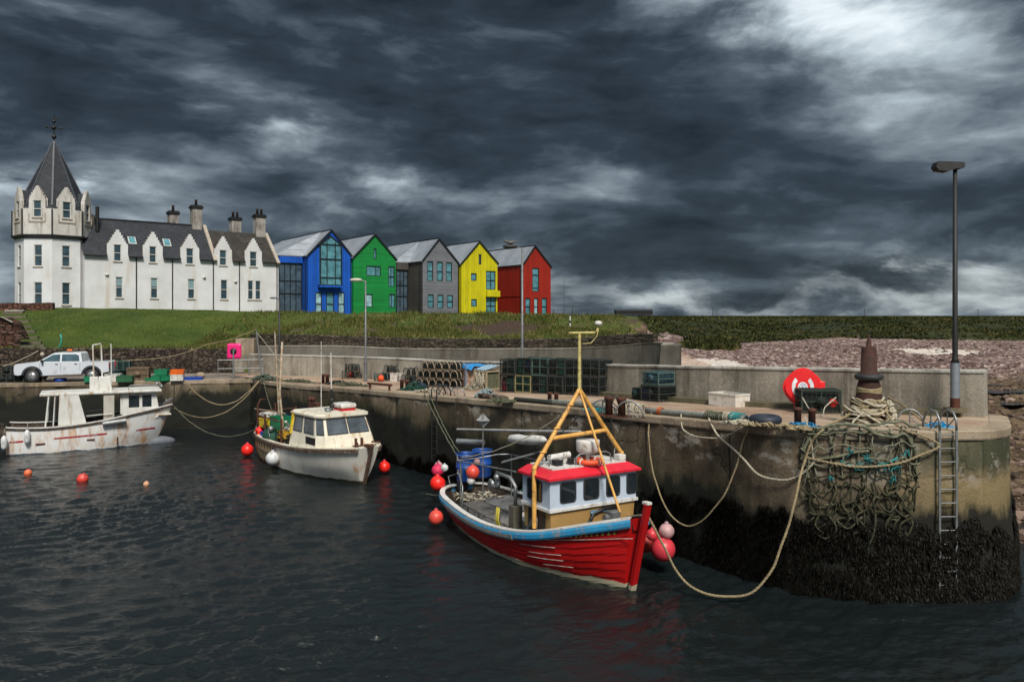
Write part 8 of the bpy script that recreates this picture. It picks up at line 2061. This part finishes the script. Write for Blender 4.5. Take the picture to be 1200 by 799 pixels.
# seaweed on the pier wall
M_WEED=leafmat('wet_bladder_wrack',[(.2,(.0018,.0018,.0012)),(.5,(.0045,.004,.0025)),(.74,(.010,.008,.005)),(.95,(.045,.038,.026))],rough=.62,spec=.16)
qs=[]
offE=offset(EP,1.0); us_=[0]
for a,b in zip(EP,EP[1:]): us_.append(us_[-1]+(b-a).length)
pxs=[600+FPX*p.x/p.y for p in EP]
def weedtop(px,x,u): 
    t=float(np.interp(px,[300,480,560,700,770,830,1000,1150,1190],[.45,.6,.9,1.2,1.75,2.0,1.95,1.85,1.3]))
    return t+.55*noise.noise(Vector((u*.55,0,2)))+.35*noise.noise(Vector((u*2.3,1,2)))
NW=60000
L_=len(EP)
for k in range(NW):
    # most fronds near the pier head, where they show largest
    i=int(L_*(rs.rand()**.55)); i=min(i,L_-2); p=EP[i]; f=rs.rand(); pt=p.lerp(EP[i+1],f); n_=(offE[i]-p)
    if n_.y>0 and p.x<14: n_=-n_
    n_=Vector((n_.x,n_.y,0)); 
    if SG==-1 and (EP[i]+n_*.3-Vector((8,30,0))).length<(EP[i]-Vector((8,30,0))).length: n_=-n_
    zt=weedtop(pxs[i] if i<L_-8 else 1190,p.x,us_[i]); 
    if zt<.15: continue
    lump=noise.noise(Vector((us_[i]*1.6,rs.rand()*.2,7)))
    z=-.25+(zt+.25)*(1-rs.rand()**1.25*1.0); 
    if rs.rand()<.2: z=zt-rs.rand()*.35
    if z>zt*.45 and noise.noise(Vector((us_[i]*2.0,z*1.8,11)))<-.24+.4*(z/zt-.75): continue
    ln=.07+.20*rs.rand(); wd=.007+.015*rs.rand(); t_=Vector((-n_.y,n_.x,0)); dr=Vector((0,0,-1))+t_*rs.uniform(-.4,.4)+n_*rs.uniform(0,.12); dr.normalize()
    sd=(t_*math.cos(rs.rand()*1.2)+n_*math.sin(rs.rand()*1.2)).normalized(); base=pt+n_*(.05+.05*rs.rand()+.07*max(0,noise.noise(Vector((us_[i]*2.2,z*2.5,4))))*(1-z/(zt+.01))+(.14*(1-(z+1.5)/5.5)))+Vector((0,0,z))
    a=base; b=base+dr*ln*.55+n_*.06*rs.rand(); c=base+dr*ln+n_*rs.uniform(-.02,.05)
    qs.append([a-sd*wd*.4,a+sd*wd*.4,b+sd*wd,b-sd*wd]); qs.append([b-sd*wd,b+sd*wd,c+sd*wd*.5,c-sd*wd*.5])
blades('seaweed',qs,M_WEED,'black wet seaweed hanging on the foot of the pier wall','seaweed')
# grass on the bank
M_GRASSB=leafmat('bank_grass',[(.2,(.020,.040,.004)),(.45,(.050,.085,.010)),(.65,(.10,.135,.022)),(.85,(.21,.19,.07))],rough=.8,spec=.2,sc=.35)
M_STRAW=leafmat('rough_grass',[(.2,(.016,.026,.004)),(.45,(.048,.068,.011)),(.65,(.11,.105,.028)),(.85,(.20,.165,.07))],rough=.8,spec=.2,sc=.5)
M_SCRUB=leafmat('dark_scrub',[(.28,(.003,.005,.0015)),(.42,(.009,.014,.003)),(.55,(.025,.034,.007)),(.68,(.055,.055,.016)),(.85,(.10,.07,.028))],rough=.8,spec=.15,sc=.07)
def tuft_field(name,n,xr,yr,hr,wr,mt,label,dens=None,nb=3,hz=None,lean=.5):
    qs=[]; cnt=0
    for k in range(n):
        Y=yr[0]+(yr[1]-yr[0])*rs.rand(); X=xr[0]+(xr[1]-xr[0])*rs.rand() if not callable(xr) else xr(Y)
        d=dens(X,Y) if dens else 1
        if rs.rand()>d: continue
        z=gz(X,Y)-.03
        if z<2.2: continue
        for j in range(nb):
            h=rs.uniform(*hr)*(.6+.8*max(0,noise.noise(Vector((X*.3,Y*.3,5)))+.5)); w_=rs.uniform(*wr); a=rs.rand()*6.28; lx,ly=rs.uniform(-lean,lean)*h,rs.uniform(-lean,lean)*h
            x=X+rs.uniform(-.2,.2); y=Y+rs.uniform(-.2,.2); cx,cy=math.cos(a)*w_,math.sin(a)*w_*.5
            qs.append([(x-cx,y-cy,z),(x+cx,y+cy,z),(x+lx+cx*.15,y+ly,z+h),(x+lx-cx*.15,y+ly,z+h*.97)])
    return blades(name,qs,mt,label,'vegetation')
def front(X): return float(np.interp(X,CX,CY))
tuft_field('lawn_grass',26000,(-46,-17),(56.8,76),(.03,.09),(.02,.05),M_GRASSB,'short green grass of the bank below the white inn',lambda X,Y:1 if Y>front(X)+.3 else 0)
tuft_field('rough_grass',40000,(-24,9),(57.5,76),(.10,.36),(.03,.07),M_STRAW,'rough straw coloured grass on the bank below the coloured houses',lambda X,Y:(1 if noise.noise(Vector((X*.30,Y*.25,9)))>-.05 else .12)*(.02 if ((X+1)/4)**2+((Y-62.3)/1.8)**2+.9*noise.noise(Vector((X*.7,Y*.7,2)))<1 else 1)*(1 if Y<66.5 else .08) if Y>front(X)+.3 else 0,nb=4)
tuft_field('wall_top_grass',5000,(-45,8.8),(54,60.5),(.15,.4),(.04,.08),M_STRAW,'long grass fringing the top of the stone walls',lambda X,Y:1 if front(X)-.1<Y<front(X)+.9 else 0,nb=4)
tuft_field('scrub',32000,lambda Y:Y*rs.uniform(.16,.88),(84,230),(.10,.42),(.12,.4),M_SCRUB,'dark scrub and rushes between beach and fields',lambda X,Y:(1 if Y>front(X)+4+3*noise.noise(Vector((X*.2,Y*.2,0))) and not (.185<X/Y<.245 and Y<118) else 0)*(1 if noise.noise(Vector((X*.07,Y*.11,3)))>-.08 else .18),nb=4,lean=.6)
tuft_field('spit_scrub',3500,(19,30),(90,108),(.3,.9),(.15,.35),M_SCRUB,'dark leafy scrub on the low spit above the beach',lambda X,Y:1 if ((X-24.5)/3.2)**2+((Y-98)/5)**2<1+.4*noise.noise(Vector((X*.6,Y*.6,0))) else 0,nb=4,lean=.6)
# rocks strewn over the shore
qs=[]; mbk=MB()
base=[Vector(v) for v in ((1,0,0),(-1,0,0),(0,1,0),(0,-1,0),(0,0,1),(0,0,-1))]
ico=bmesh.new(); bmesh.ops.create_icosphere(ico,subdivisions=1,radius=1); iv=[v.co.copy() for v in ico.verts]; fi=[tuple(v.index for v in f.verts) for f in ico.faces]; ico.free()
for k in range(5200):
    Y=21+rs.rand()**1.3*95; X=Y*rs.uniform(.30,.78)
    wxx=float(np.interp(Y,[19,23.6,26,29.6,33.2,36,42,48.5],[15.4,15.4,12.9,9.6,7.2,5.6,2.6,-3]))
    if Y<48 and X<wxx+.7: continue
    if Y>front(X)-1 : continue
    z=gz(X,Y)
    if z<-.4: continue
    s_=(.06+.26*rs.rand()**3)*(1.0 if Y<60 else .75); sc_=Vector((s_*rs.uniform(.8,1.6),s_*rs.uniform(.8,1.3),s_*rs.uniform(.4,.8))); rt=Matrix.Rotation(rs.rand()*6.28,3,'Z')
    mbk.add([rt@Vector((v.x*sc_.x*(1+.3*noise.noise(v*1.3+Vector((k,0,0)))),v.y*sc_.y*(1+.3*noise.noise(v*1.3+Vector((0,k,0)))),v.z*sc_.z))+Vector((X,Y,z+sc_.z*.3)) for v in iv],fi)
M_ROCK=leafmat('shore_rock',[(.2,(.018,.012,.008)),(.45,(.075,.048,.035)),(.7,(.20,.135,.105)),(.9,(.36,.28,.24))],rough=.75,spec=.4,sc=.8)
o=mbk.build('shore_rocks',M_ROCK,None,normals=False); tag(o,'brown boulders and broken rock along the shore beside the pier','rocks',kind='stuff')
